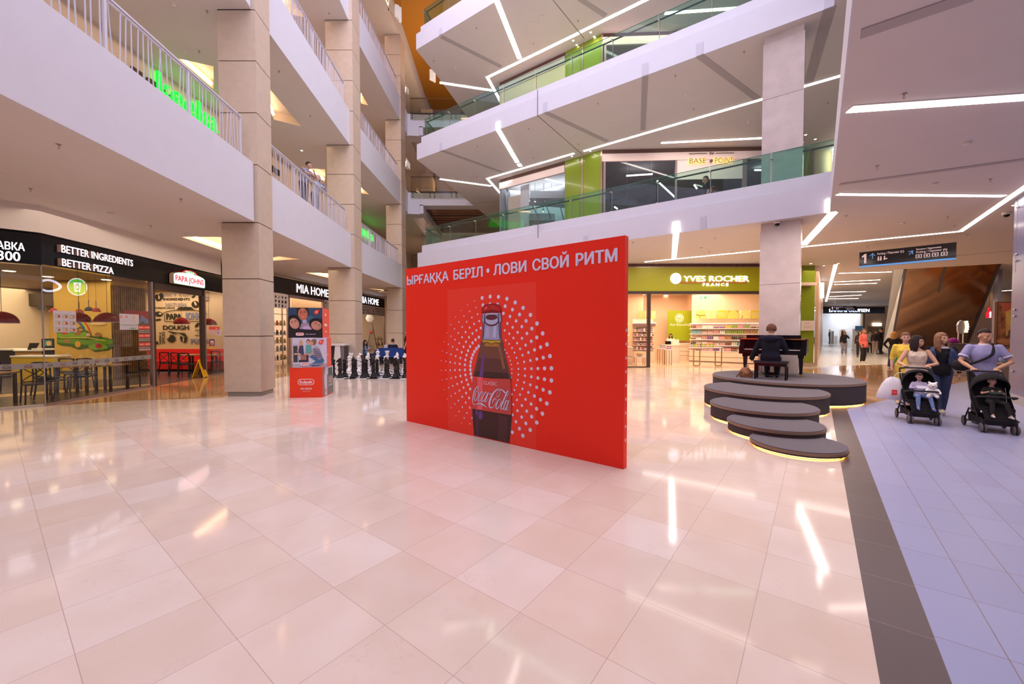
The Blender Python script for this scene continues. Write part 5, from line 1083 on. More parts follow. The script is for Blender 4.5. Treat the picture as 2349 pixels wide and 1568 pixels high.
letters('sign_letters', 'white lit letters MIA HOME on the black fascia left of the second column', 'MIA HOME', MH0, MH1, (676.5, 670), (750, 682), hh(MH0, MH1, 677, 649, 670), .10, .025)
sa, sb = mh(841, 690)[0], mh(866, 690)[0]; w2 = (sb - sa) / .60
hA = hh(MH0, MH1, 842, 681, 696.5)
t = thing('sign_letters', 'white lit letters MIA HOME farther along, half hidden by the second column', 'sign', (MH0.x + math.cos(PH) * 0 + (MH1 - MH0).normalized().x * (sb - w2), MH0.y + (MH1 - MH0).normalized().y * (sb - w2), mh(842, 696.5)[1]), math.atan2(MH1.y - MH0.y, MH1.x - MH0.x))
m = MB(); add_text(m, 'MIA HOME', 0, 0, w2, hA, -.1, .001, .025); m.build('lit_face', SIGNW, t); m = MB(); add_text(m, 'MIA HOME', 0, 0, w2, hA, 0, .096, .025); m.build('letter_body', SIGNSIDE, t)
m = MB(); m.box(-16.5, -16.2, 17.6, 36, 0, 4.5); m.box(-16.5, -11.7, 17.46, 17.6, 0, 4.5); m.box(-16.5, -10.8, 35.8, 36, 0, 4.5); struct('wall_back', m, mat('shop_cream', (.62, .48, .36), .7))
m = MB()
for i in range(26): m.ball((-13.6 + .05 * math.sin(i * 1.3), 30.0 + i * .16, 2), .10, 8, 4, (1, 1, 20))
o = m.build('curtain', mat('cream_curtain', (.70, .62, .52), .8), None, True); tag(o, 'long cream curtain hanging inside the homeware shop window', 'curtain')
m = MB()
for i in range(16): m.ball((-13.4, 24.3 + i * .25, 2), .11, 8, 4, (1, 1, 20))
o = m.build('curtain', mat('brown_curtain', (.38, .24, .13), .8), None, True); tag(o, 'brown curtain hanging in the homeware shop entrance', 'curtain')
# glass shelving with goods
WA = Matrix.Rotation(PI / 2, 4, 'Z')
ts = thing('display_shelf', 'brass and glass shelving with gold and dark vases beside the first column', 'shelf', (-12.4, 21.4, 0), R(93))
BR_ = mat('brass_frame', (.45, .30, .15), .3, .8)
m = MB()
for x in (-1.2, 1.05): m.box(x, x + .05, 0, .05, 0, 3.1); m.box(x, x + .05, .4, .45, 0, 3.1)
m.build('frame', BR_, ts)
for z in (.15, .62, 1.05, 1.48, 2.0, 2.6): MB().box(-1.2, 1.1, 0, .45, z, z + .02).build('shelf_board', mat('shelf_glass_green', (.16, .22, .19), .15), ts)
rv = random.Random(7); cv_ = [(.45, .28, .06), (.05, .05, .06), (.35, .3, .28), (.5, .06, .04), (.1, .12, .12)]
kinds = {}
for zi, z in enumerate((.17, .64, 1.07, 1.5, 2.02)):
    for i in range(6):
        c = cv_[0] if z == 1.07 else (cv_[1] if z > 1.4 and z < 2 else rv.choice(cv_)); r_ = rv.uniform(.06, .11); hgt = rv.uniform(.18, .32)
        m = MB(); m.lathe([(0, 0), (r_ * .7, 0), (r_, hgt * .4), (r_ * .5, hgt * .75), (r_ * .6, hgt), (0, hgt)], n=10); o = m.build('vase', mat('vase_%d' % cv_.index(c), c, .25), None, True)
        x, y = -1.0 + i * .38, .22; H = R(93); o.location = (-12.4 + x * math.cos(H) - y * math.sin(H), 21.4 + x * math.sin(H) + y * math.cos(H), z + .003)
        nm = {0: 'gold', 1: 'black', 2: 'grey', 3: 'red', 4: 'dark green'}[cv_.index(c)]
        tag(o, '%s vase, %s from the column on the %s glass shelf from the floor' % (nm, ordn[i], ordn[zi]), 'vase', 'vases on the brass shelving')
# far window: lamp, tower decoration, ladder stand
t = thing('paper_lamp', 'cream pear-shaped paper lamp hanging in the homeware window', 'lamp', tuple(atY(848, 738, 32))); MB().lathe([(0, 0), (.15, .02), (.28, .18), (.30, .32), (.22, .5), (.1, .65), (.03, .78), (0, .78)], n=18).build('shade', mat('paper_glow', (.75, .66, .5), .7, 0, .5), t, True); MB().tube([(0, 0, .78), (0, 0, 1.2)], .01, 4).build('cord', DARK, t)
p = atZ(853, 806, 0); m = MB(); zt = 2.35
for i in range(9):
    z0_, z1_ = i * zt / 9, (i + 1) * zt / 9; w0, w1 = .36 * (1 - i / 9.3), .36 * (1 - (i + 1) / 9.3)
    for sx in (-1, 1):
        for sy in (-1, 1): m.bar((sx * w0, sy * w0, z0_), (sx * w1, sy * w1, z1_), .05, .05)
    m.bar((-w0, -w0, z0_ + .02), (w0, -w0, z0_ + .02), .04, .04); m.box(-w0 * .8, w0 * .8, -w0 * .8, -w0 * .75, z0_, z1_)
o = m.build('tower_model', mat('grey_wood', (.36, .28, .22), .6)); o.location = (atY(853, 790, 32.5).x, 32.5, .012); tag(o, 'tall slim grey tower model with a red heart in the homeware window', 'decoration')
m = MB(); m.ball((0, 0, 0), .1, 10, 6, (1, .5, 1.2)); o = m.build('heart', ink((.75, .05, .03)), o, True); o.location = (0, -.2, 1.6)
t = thing('plant_stand', 'wooden ladder plant stand with green plants in the homeware window', 'plant stand', tuple(atY(870, 798, 32.5)))
m = MB(); 
for x in (-.2, .2): m.bar((x, 0, 0), (x * .5, .1, 1.0), .04, .03); m.bar((x, .4, 0), (x * .5, .1, 1.0), .04, .03)
for z in (.2, .45, .7): m.box(-.2, .2, 0, .3, z, z + .02)
m.build('ladder', WOODT, t)
m = MB(); rp = random.Random(1)
for i in range(40): m.ball((rp.uniform(-.3, .2), rp.uniform(0, .3), rp.choice((.3, .75)) + rp.uniform(-.1, .1)), .05, 5, 3, (1, .4, .6))
m.build('leaves', mat('leaf_green', (.08, .16, .02), .6), t)
# ================================================================ keeka sign and gallery behind the rods
GLOW = emis('green_letter', (.0, .90, .04), 1.15)
def keeka(Y0, Y1, z, h, lab):
    t = thing('sign_letters', lab, 'sign', (-10.95, Y0, z), R(90), 'green lit shop signs'); m = MB(); add_text(m, 'keeka', 0, 0, Y1 - Y0, h, -.06, .05, .03); m.build('lit_face', GLOW, t)
keeka(12.45, 15.0, 8.98, .74, 'large green lit letters keeka behind the nearest rod railing'); keeka(28.8, 31.6, 8.7, .74, 'distant green lit letters keeka past the second column')
m = MB()
for i in range(5): m.box(-10.99, -10.93, 7.6 + i * .42, 7.9 + i * .42, 9.0, 9.25)
for i in range(4): m.box(-10.99, -10.93, 17.5 + i * .42, 17.8 + i * .42, 9.0, 9.25)
struct('trim_4', m, mat('vent_dark', (.03, .02, .02), .6))
m = MB(); m.box(-10.99, -10.9, 11.6, 17.5, 5.97, 8.2); m.box(-10.99, -10.9, 27.5, 33, 5.97, 8.2)
for y in (11.7, 12.2): m.box(-10.97, -10.88, y, y + .3, 5.97, 9.3)
struct('wall_left', m, mat('dark_shopfront', (.07, .045, .035), .4))
t = thing('hanging_plant', 'trailing green plant leaning over the nearest rod railing', 'plant', (-8.0, 8.6, 6.0)); MB().box(-.2, .2, -.9, .9, 0, .5).build('planter', WHITE, t)
m = MB(); rp = random.Random(4)
for i in range(130):
    a = rp.uniform(-.95, .95); x = rp.uniform(-.25, .45); z = .55 + rp.uniform(-.1, .5) * (1 - abs(a) * .4); th_ = rp.uniform(0, 2 * PI); L = .10
    d = Vector((math.cos(th_), math.sin(th_), rp.uniform(-.5, .5))) * L; s = Vector((-d.y, d.x, 0)) * .3; c = Vector((x, a, z)); m.quad(c, c + d * .5 + s, c + d, c + d * .5 - s)
tag(m.build('foliage', mat('ivy_green', (.05, .18, .03), .5), t), kind='stuff')
# ================================================================ hidden shop fronts behind the board whose signs mirror in the glass
HW0, HW1 = Vector((-4.6, 25.57)), Vector((2.63, 20.25))
m = MB(); d = (HW1 - HW0).normalized(); n = Vector((-d.y, d.x)) * .2; m.prism([HW0, HW1, HW1 + n, HW0 + n], 0, 4.84); m.prism([HW1, (5.3, 18.75), (5.35, 18.95), HW1 + n], 0, 4.84); struct('wall_right', m, BEIGEW)
def hsign(lab, P, w, h, items):
    t = thing('shop_sign', lab, 'sign', (P[0] - d.y * -.03, P[1] - d.x * .03, P[2]), math.atan2(d.y, d.x)); MB().box(-w / 2 - .1, w / 2 + .1, 0, .03, -.1, h + .1).build('board', BLACK, t); art('lit_print', items, t, -.004, .002, emit=9)
hsign('green lit coffee sign behind the red board, mirrored in the pizza shop glass', (-2.01, 23.66, 3.55), .8, .9, [((.75, .8, .95), el(0, .45, .36, .46)), ((.03, .50, .04), el(0, .45, .32, .41)), ((.8, .82, 1.0), [(-.14, .68), (.14, .68), (.10, .2), (-.09, .2)]), ((.03, .5, .04), el(.0, .44, .08, .16)), ((.8, .82, 1.0), el(.0, .44, .05, .10))])
hsign('white lit crescent logo behind the red board, mirrored in the pizza shop glass', (-1.2, 23.06, 3.7), .9, .6, [((.8, .82, 1.0), stroke(cr([(.28, .12), (.0, .0), (-.3, .1), (-.42, .28), (-.25, .48), (0, .56), (.26, .46)]), .11)), ((.8, .82, 1.0), el(.33, .29, .06, .09))])
hsign('white lit letters behind the red board, mirrored in the pizza shop glass', (-3.95, 25.09, 3.6), 1.0, .5, [((.8, .82, 1.0), ('text', 'E AY', -.5, .05, 1.0, .45, .08)), ((.03, .6, .05), el(-.2, .27, .06, .2))])
# ================================================================ beauty shop (frontal, Y = 18.7)
YF = 18.7; fx = lambda px, D=YF: (px - 1174.5) / 918 * D * 1.0004; fz = lambda py, D=YF: atY(1174, py, D).z
PEACH = mat('peach_wall', (.80, .56, .38), .6); OLIVE = mat('olive_fascia', (.33, .34, .002), .35); VENT = mat('vent_brown', (.12, .055, .04), .5)
yf = thing('beauty_shop_front', 'beauty shop front with olive green fascia and dark framed glazing', 'shop front', (5.1, YF, 0)); X0 = 5.1
MB().box(0, 7.4, 0, .3, 3.56, 4.66).build('fascia', OLIVE, yf); MB().box(0, 7.4, -.02, .3, 3.43, 3.56).build('header', DFRAME, yf); MB().box(0, 7.4, -.01, .02, 4.66, 4.69).build('cornice', FRAME, yf)
m = MB(); m.box(0, 7.4, .06, .1, 4.69, 4.84)
for i in range(24): m.box(i * .3, i * .3 + .02, .02, .1, 4.69, 4.84)
m.build('vent_grille', VENT, yf)
pa, pb = fx(1485) - X0, fx(1492) - X0
MB().box(pa, pb, 0, .14, 0, 3.43).build('post', DFRAME, yf); MB().quad((0, .05, .04), (pa, .05, .04), (pa, .05, 3.43), (0, .05, 3.43)).build('glass_pane', GLS, yf); MB().box(0, pa, 0, .1, 0, .04).build('sill_rail', DFRAME, yf); MB().box(7.3, 7.4, 0, .14, 0, 3.43).build('post', DFRAME, yf)
t = thing('sign_letters', 'white lit letters YVES ROCHER FRANCE with round monogram on the olive fascia', 'sign', (fx(1536), YF - .02, fz(656)))
k = YF / 918; m = MB(); m.face(el(12 * k, 17.3 * k, 12.3 * k, 12.3 * k, n=32), -.03, 0); m.build('monogram_disc', SIGNW, t)
art('monogram', [((.12, .12, .3), stroke(el(12 * k, 17.3 * k, 9.5 * k, 9.5 * k, n=30) + [el(12 * k, 17.3 * k, 9.5 * k, 9.5 * k, n=30)[0]], .012)), ((.1, .1, .3), stroke(cr([(4 * k, 19 * k), (8 * k, 18 * k), (10.5 * k, 14 * k), (10.5 * k, 8 * k)]), .014)), ((.1, .1, .3), stroke(cr([(10.5 * k, 12 * k), (12 * k, 20 * k), (16 * k, 24 * k), (17 * k, 21 * k), (13.5 * k, 15 * k), (20 * k, 12 * k)]), .014))], t, -.032)
m = MB(); add_text(m, 'YVES ROCHER', 30 * k, 10.5 * k, 149 * k, 13.5 * k, 0, .035, .01); add_text(m, 'F R A N C E', 74 * k, .3 * k, 58 * k, 7 * k, 0, .03, .012); m.build('lit_letters', SIGNW, t); MB().box(22 * k, 176 * k, -.008, 0, 6 * k, 10.5 * k).build('brown_strip', ink((.42, .17, .01)), t)
# interior
m = MB(); m.prism([(4.6, 19.1), (4.6, 24.2), (10.5, 24.2), (10.5, 23.4), (10.2, 22.75), (12.95, 20.8), (14.4, 20.8), (14.4, 21.05), (13, 21.05), (10.65, 22.75), (10.7, 24.4), (4.4, 24.4), (4.4, 19.1)], 0, 4.0); m.prism([(6.3, 24.2), (7.6, 23.2), (7.7, 24.2)], 0, 4.0); struct('wall_back', m, PEACH)
m = MB(); m.box(4.4, 14.4, 18.95, 24.4, 3.86, 4.0); struct('ceiling', m, mat('peach_ceiling', (.80, .66, .56), .6))
m = MB(); m.box(4.5, 14.4, 18.7, 24.4, .001, .006); struct('floor', m, mat('peach_floor', (.62, .42, .30), .15, noise=.04))
def wallpic(name, lab, x0, y0, x1, y1, D, items, cat='picture', grp=None, rz=0):
    t = thing(name, lab, cat, (fx(x0, D), D, fz(y1, D)), rz, grp); w = fx(x1, D) - fx(x0, D); h = fz(y0, D) - fz(y1, D); MB().box(0, w, -.03, 0, 0, h).build('panel', ink(items[0]), t)
    art('print', [(c, [(x * w, z * h) for x, z in P] if not (isinstance(P, tuple)) else (('text', P[1], P[2] * w, P[3] * h, P[4] * w, P[5] * h, P[6] if len(P) > 6 else .03) if P[0] == 'text' else ([(x * w, z * h) for x, z in P[0]], [(x * w, z * h) for x, z in P[1]]))) for c, P in items[1:]], t, -.031, .0008); return t
LM = (.56, .50, .03); CRm = (.85, .75, .6)
wallpic('green_poster', 'large lime green wall panel with round monogram and white handwriting Act Beautiful', 1531, 712, 1587, 781, 23.3, [(.28, .34, .004), (CRm, stroke(el(.47, .75, .17, .14) + [el(.47, .75, .17, .14)[0]], .018)), (CRm, el(.47, .75, .13, .105)), ((.28, .34, .004), stroke([(.36, .77), (.44, .74), (.46, .66)], .03)), ((.46, .42, .01), stroke([(.46, .7), (.52, .80), (.50, .74), (.57, .69)], .03)), (CRm, ('text', 'Act Beautiful', .08, .50, .8, .085, .0)), (CRm, stroke(cr([(.8, .52), (.88, .50), (.95, .56)]), .02))])
def wdist(px):
    r = (px - 1174.5) / 918; t = (22.75 * r - 10.2) / (2.75 + 1.95 * r); return 22.75 - 1.95 * t - .12
pics = [(1596, 1615), (1620, 1639), (1644, 1664), (1669, 1690), (1695, 1717), (1721, 1742)]
for i, (a, b) in enumerate(pics):
    D = wdist((a + b) / 2); base = [(.66, .55, .14), (.72, .60, .25), (.62, .48, .02), (.68, .55, .10), (.75, .62, .2), (.62, .50, .02)][i]
    it = [base] + ([((.25, .18, .02), stroke([(0, .5), (.5, .35), (1, .4)], .12)), ((.2, .15, .02), stroke([(.4, .35), (.5, 0)], .06))] if i == 0 else [((.5, .35, .05), stroke([(.5, 0), (.5, 1)], .03))] if i == 1 else [(CRm, ('text', 'BEAUTY', .12, .62, .75, .13)), (CRm, ('text', 'PLANT LAB', .12, .42, .75, .12)), (CRm, ('text', 'NATURE', .2, .22, .6, .12))] if i in (2, 5) else [((.45, .33, .03), [(0, 1), (.3, 1), (.0, .6)]), ((.45, .33, .03), [(1, 1), (.7, 1), (1, .6)])] if i == 3 else [((.35, .22, .03), stroke([(.2, 0), (.35, .35)], .08)), ((.85, .8, .6), [(0, 1), (.25, 1), (0, .5)]), ((.85, .8, .6), [(1, 1), (.8, 1), (1, .7)])])
    wallpic('wall_picture', '%s yellow square picture from the left above the long product shelves' % ordn[i], a, 712, b, 730.5, D, it, 'picture', 'square yellow pictures in the beauty shop', math.atan2(-1.95, 2.75))
wallpic('wall_picture', 'striped green picture above the make-up shelf', 1464, 713, 1481, 731, 23.2, [(.66, .55, .2)] + [((.1, .14, .03), rc(.1 + i * .22, 0, .15 + i * .22, 1)) for i in range(4)], 'picture', 'square yellow pictures in the beauty shop')
wallpic('wall_picture', 'plain yellow picture right of the dark door post', 1493, 713, 1503, 731, 23.0, [(.62, .52, .15), ((.7, .62, .3), el(.5, .6, .4, .3))], 'picture', 'square yellow pictures in the beauty shop')
for s_, a, b, D, lab in (('ПАРФЮМЕРИЯ', 1619, 1665, 21.9, 'pale lettering above the long product shelves'), ('МАКИЯЖ', 1466, 1498, 21.9, 'grey lettering above the make-up shelf')):
    m = MB(); add_text(m, s_, 0, 0, fx(b, D) - fx(a, D), .10, 0, .01, .02); o = m.build('wall_lettering', ink((.45, .28, .2))); D = wdist(1640) if a > 1600 else D; o.location = (fx(a, D), D + (.3 if a > 1600 else 0), fz(742, D)); o.rotation_euler = (0, 0, math.atan2(-1.95, 2.75) if a > 1600 else 0); tag(o, lab, 'lettering')
t = thing('exit_sign', 'small green lit exit sign hanging in the beauty shop', 'sign', (fx(1604, 21), 21, fz(685.5, 21))); MB().box(0, .37, 0, .03, 0, .16).build('body', CW, t); art('lit_face', [((.02, .35, .06), rc(.02, .02, .35, .14)), ((.6, 1, .6), rc(.14, .03, .22, .13)), ((.6, 1, .6), [(.05, .08), (.1, .12), (.1, .04)])], t, -.003, emit=1.5)
# long shelving
SHW = emis('shelf_white_lit', (1, .86, .72), .55); SHB = mat('shelf_peach', (.78, .58, .42), .5)
sh = thing('product_shelf', 'long peach wall shelving full of beauty products behind the piano', 'shelf', (9.95, 22.45, 0), math.atan2(20.45 - 22.45, 12.75 - 9.95)); SL = 3.5
for z in (.62, .93, 1.24, 1.56, 1.85, 2.13): MB().box(0, SL + 1.5, -.02, .3, z - .035, z).build('shelf_board', SHW if z > 2 else CW, sh)
MB().box(0, SL + 1.5, 0, .32, 0, .58).build('base_cabinet', SHB, sh); MB().box(0, SL + 1.5, .30, .34, .58, 2.13).build('back_panel', mat('back_pink', (.85, .64, .54), .5), sh)
MB().box(0, SL + 1.5, -.005, 0, .28, .30).build('drawer_gap', VENT, sh); MB().box(.0, SL + 1.5, -.005, 0, .0, .05).build('plinth', VENT, sh)
bm_ = {}
def prod(kind, c):
    if (kind, c) in bm_: return bm_[(kind, c)]
    m = MB()
    if kind == 'bottle': m.lathe([(0, 0), (.028, 0), (.028, .10), (.012, .125), (.012, .15), (0, .15)], n=8); m.mi = 1; m.lathe([(.014, .15), (.014, .175), (0, .175)], n=8)
    elif kind == 'jar': m.lathe([(0, 0), (.035, 0), (.035, .06), (0, .06)], n=8); m.mi = 1; m.lathe([(.037, .06), (.037, .08), (0, .08)], n=8)
    else: m.box(-.035, .035, -.03, .03, 0, .14); m.mi = 1; m.box(-.035, .035, -.031, -.03, .05, .08)
    o = m.build('product_' + kind, [ink(c), ink((.75, .65, .5) if kind != 'bottle' else (.12, .25, .03))], None, kind != 'box'); o.hide_render = False; bm_[(kind, c)] = [o, False]; return bm_[(kind, c)]
def putp(kind, c, P, lab, grp, sc=1.0):
    e = prod(kind, c); o = e[0] if not e[1] else e[0].copy()
    if e[1]: COL.objects.link(o)
    e[1] = True; o.location = P; o.scale = (sc, sc, sc); tag(o, lab, kind if kind != 'box' else 'box', grp)
shM = Matrix.Translation((9.95, 22.45, 0)) @ Matrix.Rotation(math.atan2(-2.0, 2.8), 4, 'Z')
rb = random.Random(11); C_ = dict(pink=(.75, .30, .30), green=(.25, .38, .03), amber=(.55, .22, .04), teal=(.10, .32, .35), white=(.8, .7, .65), purple=(.22, .08, .28), brown=(.20, .06, .03), yellow=(.72, .50, .05), black=(.03, .025, .03))
rows = [(1.86, ['brown', 'pink', 'white', 'white', 'purple', 'purple', 'yellow', 'green', 'pink', 'green', 'brown', 'brown']), (1.57, ['teal', 'teal', 'pink', 'pink', 'pink', 'white', 'green', 'green', 'green', 'amber', 'amber', 'yellow']), (1.25, ['brown', 'white', 'pink', 'purple', 'white', 'pink', 'amber', 'black', 'black', 'amber', 'black', 'brown']), (.94, ['black', 'white', 'white', 'pink', 'white', 'pink', 'brown', 'white', 'teal', 'white', 'pink', 'white']), (.63, ['amber', 'brown', 'pink', 'pink', 'purple', 'white', 'pink', 'brown', 'white', 'purple', 'pink', 'yellow'])]
for ri, (z, cs) in enumerate(rows):
    for ci, cn in enumerate(cs):
        kd = ('bottle', 'box', 'jar')[(ci // 2 + ri) % 3] if cn not in ('amber', 'green', 'black') else 'bottle'
        for q in range(3):
            P = shM @ Vector((.1 + ci * .29 + q * .085, .1, z + .001)); putp(kd, C_[cn], P, '%s %s, %s item from the left in the %s row of the long shelving' % (cn, kd, ORD[ci * 3 + q], ordn[ri]), 'products on the long shelving, %s shelf' % ordn[ri], 1.15)
# make-up shelf
mk = thing('makeup_shelf', 'dark headed make-up shelf with purple goods behind the dark door post', 'shelf', (fx(1455, 21.6), 21.6, 0)); MWd = fx(1503, 21.6) - fx(1455, 21.6)
MB().box(0, MWd, 0, .5, 0, .62).build('base_cabinet', SHB, mk); MB().box(0, MWd, .35, .5, .62, 2.35).build('back_panel', SHB, mk); MB().box(0, MWd, -.02, .3, 1.95, 2.1).build('header', mat('taupe_header', (.22, .12, .12), .5), mk); MB().box(-.03, MWd + .05, -.03, .3, 2.12, 2.16).build('top_board', SHW, mk)
for z in (.70, .95, 1.2, 1.45, 1.70): MB().box(0, MWd, -.02, .35, z - .03, z).build('shelf_board', SHB, mk)
for ri, z in enumerate((.70, .95, 1.2, 1.45, 1.70)):
    for ci in range(11): cn = ('purple', 'black', 'purple', 'white', 'pink')[(ci * 3 + ri * 2) % 5]; putp('box' if ci % 2 else 'jar', C_[cn], (fx(1455, 21.6) + .08 + ci * .095, 21.68, z + .001), '%s make-up item, %s from the left on the %s board of the make-up shelf' % (cn, (ordn + ['ninth', 'tenth', 'eleventh'])[ci], ordn[ri]), 'make-up goods', 1.1)
# counters and tables
cc = thing('cash_desk', 'rounded white cash desk with a till in front of the green panel', 'desk', (fx(1541, 21.5), 21.6, 0)); MB().lathe([(0, 0), (.45, 0), (.45, .9), (.5, .92), (.5, .97), (0, .97)], n=24, sx=1.0, sy=.7).build('body', mat('desk_cream', (.82, .66, .54), .35), cc, True); MB().box(-.32, -.02, -.05, 0, .98, 1.16).build('till_screen', BLACK, cc); MB().box(.05, .4, -.1, .0, .97, 1.25).build('tray', mat('cream_card', (.8, .7, .6), .5), cc)
bc_ = thing('back_counter', 'low cream drawer counter under the green panel', 'counter', (fx(1556, 22.8), 22.8, 0)); MB().box(0, .8, 0, .4, 0, .95).build('body', SHB, bc_); MB().box(-.02, .84, -.03, .43, .95, 1.0).build('top', CW, bc_)
for z in (.3, .55, .8): MB().box(.02, .78, -.006, 0, z, z + .012).build('drawer_gap', VENT, bc_)
def legtable(lab, px0, px1, D, h, dep, mt, looped=False):
    a, b = fx(px0, D), fx(px1, D); t = thing('display_table', lab, 'table', (a, D, 0)); w = b - a; MB().box(0, w, 0, dep, h - .05, h).build('tabletop', CW, t, bevel=.005)
    for x in (.04, w - .04):
        if looped: 
            for sx in (0, -.3 if x > w / 2 else .3): MB().box(x + sx - .02, x + sx + .02, .0, .04, .06, h - .05).build('leg', mt, t)
            MB().box(min(x, x + (-.3 if x > w / 2 else .3)), max(x, x + (-.3 if x > w / 2 else .3)), 0, .04, .02, .06).build('foot', mt, t)
        else:
            for y in (.03, dep - .03): MB().box(x - .012, x + .012, y - .012, y + .012, 0, h - .05).build('leg', mt, t)
    return t
BW = mat('bronze_wood', (.33, .19, .07), .4)
legtable('brass-legged display table with green and yellow products near the shop entrance', 1590, 1658, 19.2, .93, .5, BW, True)
for i in range(15): putp('box', C_[('green', 'yellow', 'green', 'pink', 'yellow')[i % 5] if i != 4 else 'brown'], (fx(1597, 19.2) + i * .074, 19.4, .932), '%s product box, %s from the left on the brass-legged table' % ('coloured', (ordn + ['ninth', 'tenth', 'eleventh', 'twelfth', 'thirteenth', 'fourteenth', 'fifteenth'])[i]), 'boxes on the display table', 1.1)
legtable('small high table of sample jars before the cash desk', 1512, 1528, 20.2, .85, .35, BW); legtable('second small table of sample jars before the cash desk', 1528, 1543, 19.9, .80, .35, BW); legtable('small brass-legged basket table behind the shop window', 1458, 1482, 19.6, .45, .35, BW)
for i in range(4): putp('box', C_['teal' if i % 2 else 'pink'], (fx(1515, 20.2) + i * .08, 20.35, .852), '%s sample box from the left on the first small table' % ordn[i], 'sample boxes'); putp('box', C_['purple' if i % 2 else 'pink'], (fx(1531, 19.9) + i * .07, 20.05, .802), '%s sample box from the left on the second small table' % ordn[i], 'sample boxes')
o = MB().ball((0, 0, .12), .2, 14, 8, (1.0, .7, .6)).build('basket', mat('straw', (.66, .44, .22), .8, noise=.3, nscale=40), None, True); o.location = (fx(1470, 19.6), 19.78, .451); tag(o, 'round straw basket on the small table behind the shop window', 'basket')
t = thing('drawer_unit', 'cream drawer unit at the left side of the beauty shop window', 'cabinet', (fx(1436, 20.2), 20.2, 0)); MB().box(-.2, .35, 0, .9, 0, .85).build('body', SHB, t); MB().box(-.22, .37, -.02, .92, .85, .9).build('top', CW, t); MB().box(-.2, .35, -.006, 0, .4, .415).build('drawer_gap', VENT, t)
t = thing('side_shelf', 'white side shelf of teal boxes at the left edge of the beauty shop', 'shelf', (5.75, 21.4, 0))
for z in (1.2, 1.5, 1.8, 2.1): MB().box(0, .5, 0, .3, z - .03, z).build('shelf_board', SHW, t)
MB().box(0, .5, .3, .33, 0, 2.3).build('back_panel', SHB, t)
for r_ in range(3):
    for i in range(3): putp('box', C_['teal'], (5.95 + i * .12, 21.5, 1.201 + r_ * .3), 'teal box, %s from the left on the %s board of the side shelf' % (ordn[i], ordn[r_]), 'teal boxes on the side shelf')
for i, (px, py) in enumerate(((1474, 676), (1527, 677), (1555, 678), (1530, 680), (1589, 677), (1645, 674))): p = atZ(px, py, 3.855); m = MB(); m.lathe([(0, -.006), (.09, -.006), (.11, 0)], n=14); o = m.build('recessed_lamp', DL); o.location = (p.x, p.y, 3.86); tag(o, '%s recessed lamp in the beauty shop ceiling, counted from the left' % ordn[[0, 1, 3, 2, 4, 5][i]], 'light', 'recessed lamps of the beauty shop')
# green end wall with notice, metal edge
m = MB(); m.prism([(12.55, 18.75), (12.7, 18.7), (13.1, 19.3), (14.55, 19.3), (14.75, 19.55), (14.75, 19.8), (12.55, 19.8)], .18, 4.84); struct('wall_right', m, GREENP)
m = MB(); m.box(13.2, 14.72, 19.26, 19.3, 0, .18); m.box(13.2, 14.72, 19.27, 19.3, 3.95, 3.97); struct('baseboard_right', m, STEEL)
m = MB(); m.prism([(14.75, 19.5), (14.9, 19.5), (38.8, 50), (38.6, 50)], 0, 4.84); m.prism([(9, 24.4), (14.9, 24.4), (14.9, 24.6), (9, 24.6)], 0, 4.84); struct('wall_right', m, mat('rosy_stone_wall', (.55, .38, .28), .3))
wallpic('wall_notice', 'white handwritten notice on the green end wall by the pillar', 1836, 735, 1866, 758, 19.2, [(.72, .64, .58)] + [((.2, .2, .25), stroke([(.15 + .1 * i, .2 + .08 * (i % 3)), (.3 + .1 * i, .4 + .1 * (i % 2))], .015)) for i in range(6)] + [((.2, .2, .2), ('text', 'Mood', .3, .7, .3, .1, .0))], 'notice')
# ================================================================ upper shops (levels 1 and 2)
def facade(k, p, q, spec, name, lab):
    z1 = RZ[k]; z0 = RZ[k - 1] + .74; p = Vector(p); q = Vector(q); L = (q - p).length; t = shop_front(name, lab, p, q)
    MB().box(0, L, .02, .1, z1 - .2, z1).build('vent_grille', VENT, t); MB().box(0, L, -.03, .1, z1 - .55, z1 - .2).build('beam', mat('blush_beam', (.72, .58, .56), .5), t)
    for s_ in spec:
        a = on(p, q, s_[1], 400)[0]; b = on(p, q, s_[2], 400)[0]
        if s_[0] == 'glass': MB().quad((a, .05, z0), (b, .05, z0), (b, .05, z1 - .55), (a, .05, z1 - .55)).build('glass_pane', s_[3], t)
        elif s_[0] == 'post': MB().box(a, b, -.02, .1, z0, z1 - .55).build('post', s_[3], t)
        else: MB().box(a, b, s_[4], s_[4] + .05, z0 if len(s_) < 6 else s_[5], z1 - .55 if len(s_) < 6 else s_[6]).build('panel', s_[3], t)
    return t
DG = glass('dark_shop_glass', (.45, .47, .55), .5, .01, 1.6); DP = mat('dark_panel', (.03, .03, .04), .3); BP = mat('rosy_bronze', (.50, .36, .30), .3, .7)
facade(1, SW[0], SW[1], [('glass', 1146, 1295, GLS), ('panel', 1158, 1187, mat('beige_panel', (.58, .50, .42), .6), .3, 5.6, 9.2), ('panel', 1188, 1207, mat('grey_column', (.62, .66, .70), .6), .25)], 'clothes_shop_front', 'glazed clothes shop front at the bend of the second level')
facade(2, SW[0], SW[1], [('panel', 1146, 1296, mat('sand_shutter', (.70, .55, .36), .5), .02, 12.9, 15.0), ('panel', 1146, 1296, mat('pale_ribbed', (.55, .60, .58), .5), .05)], 'shuttered_shop_front', 'sand coloured shuttered shop front at the bend of the third level')
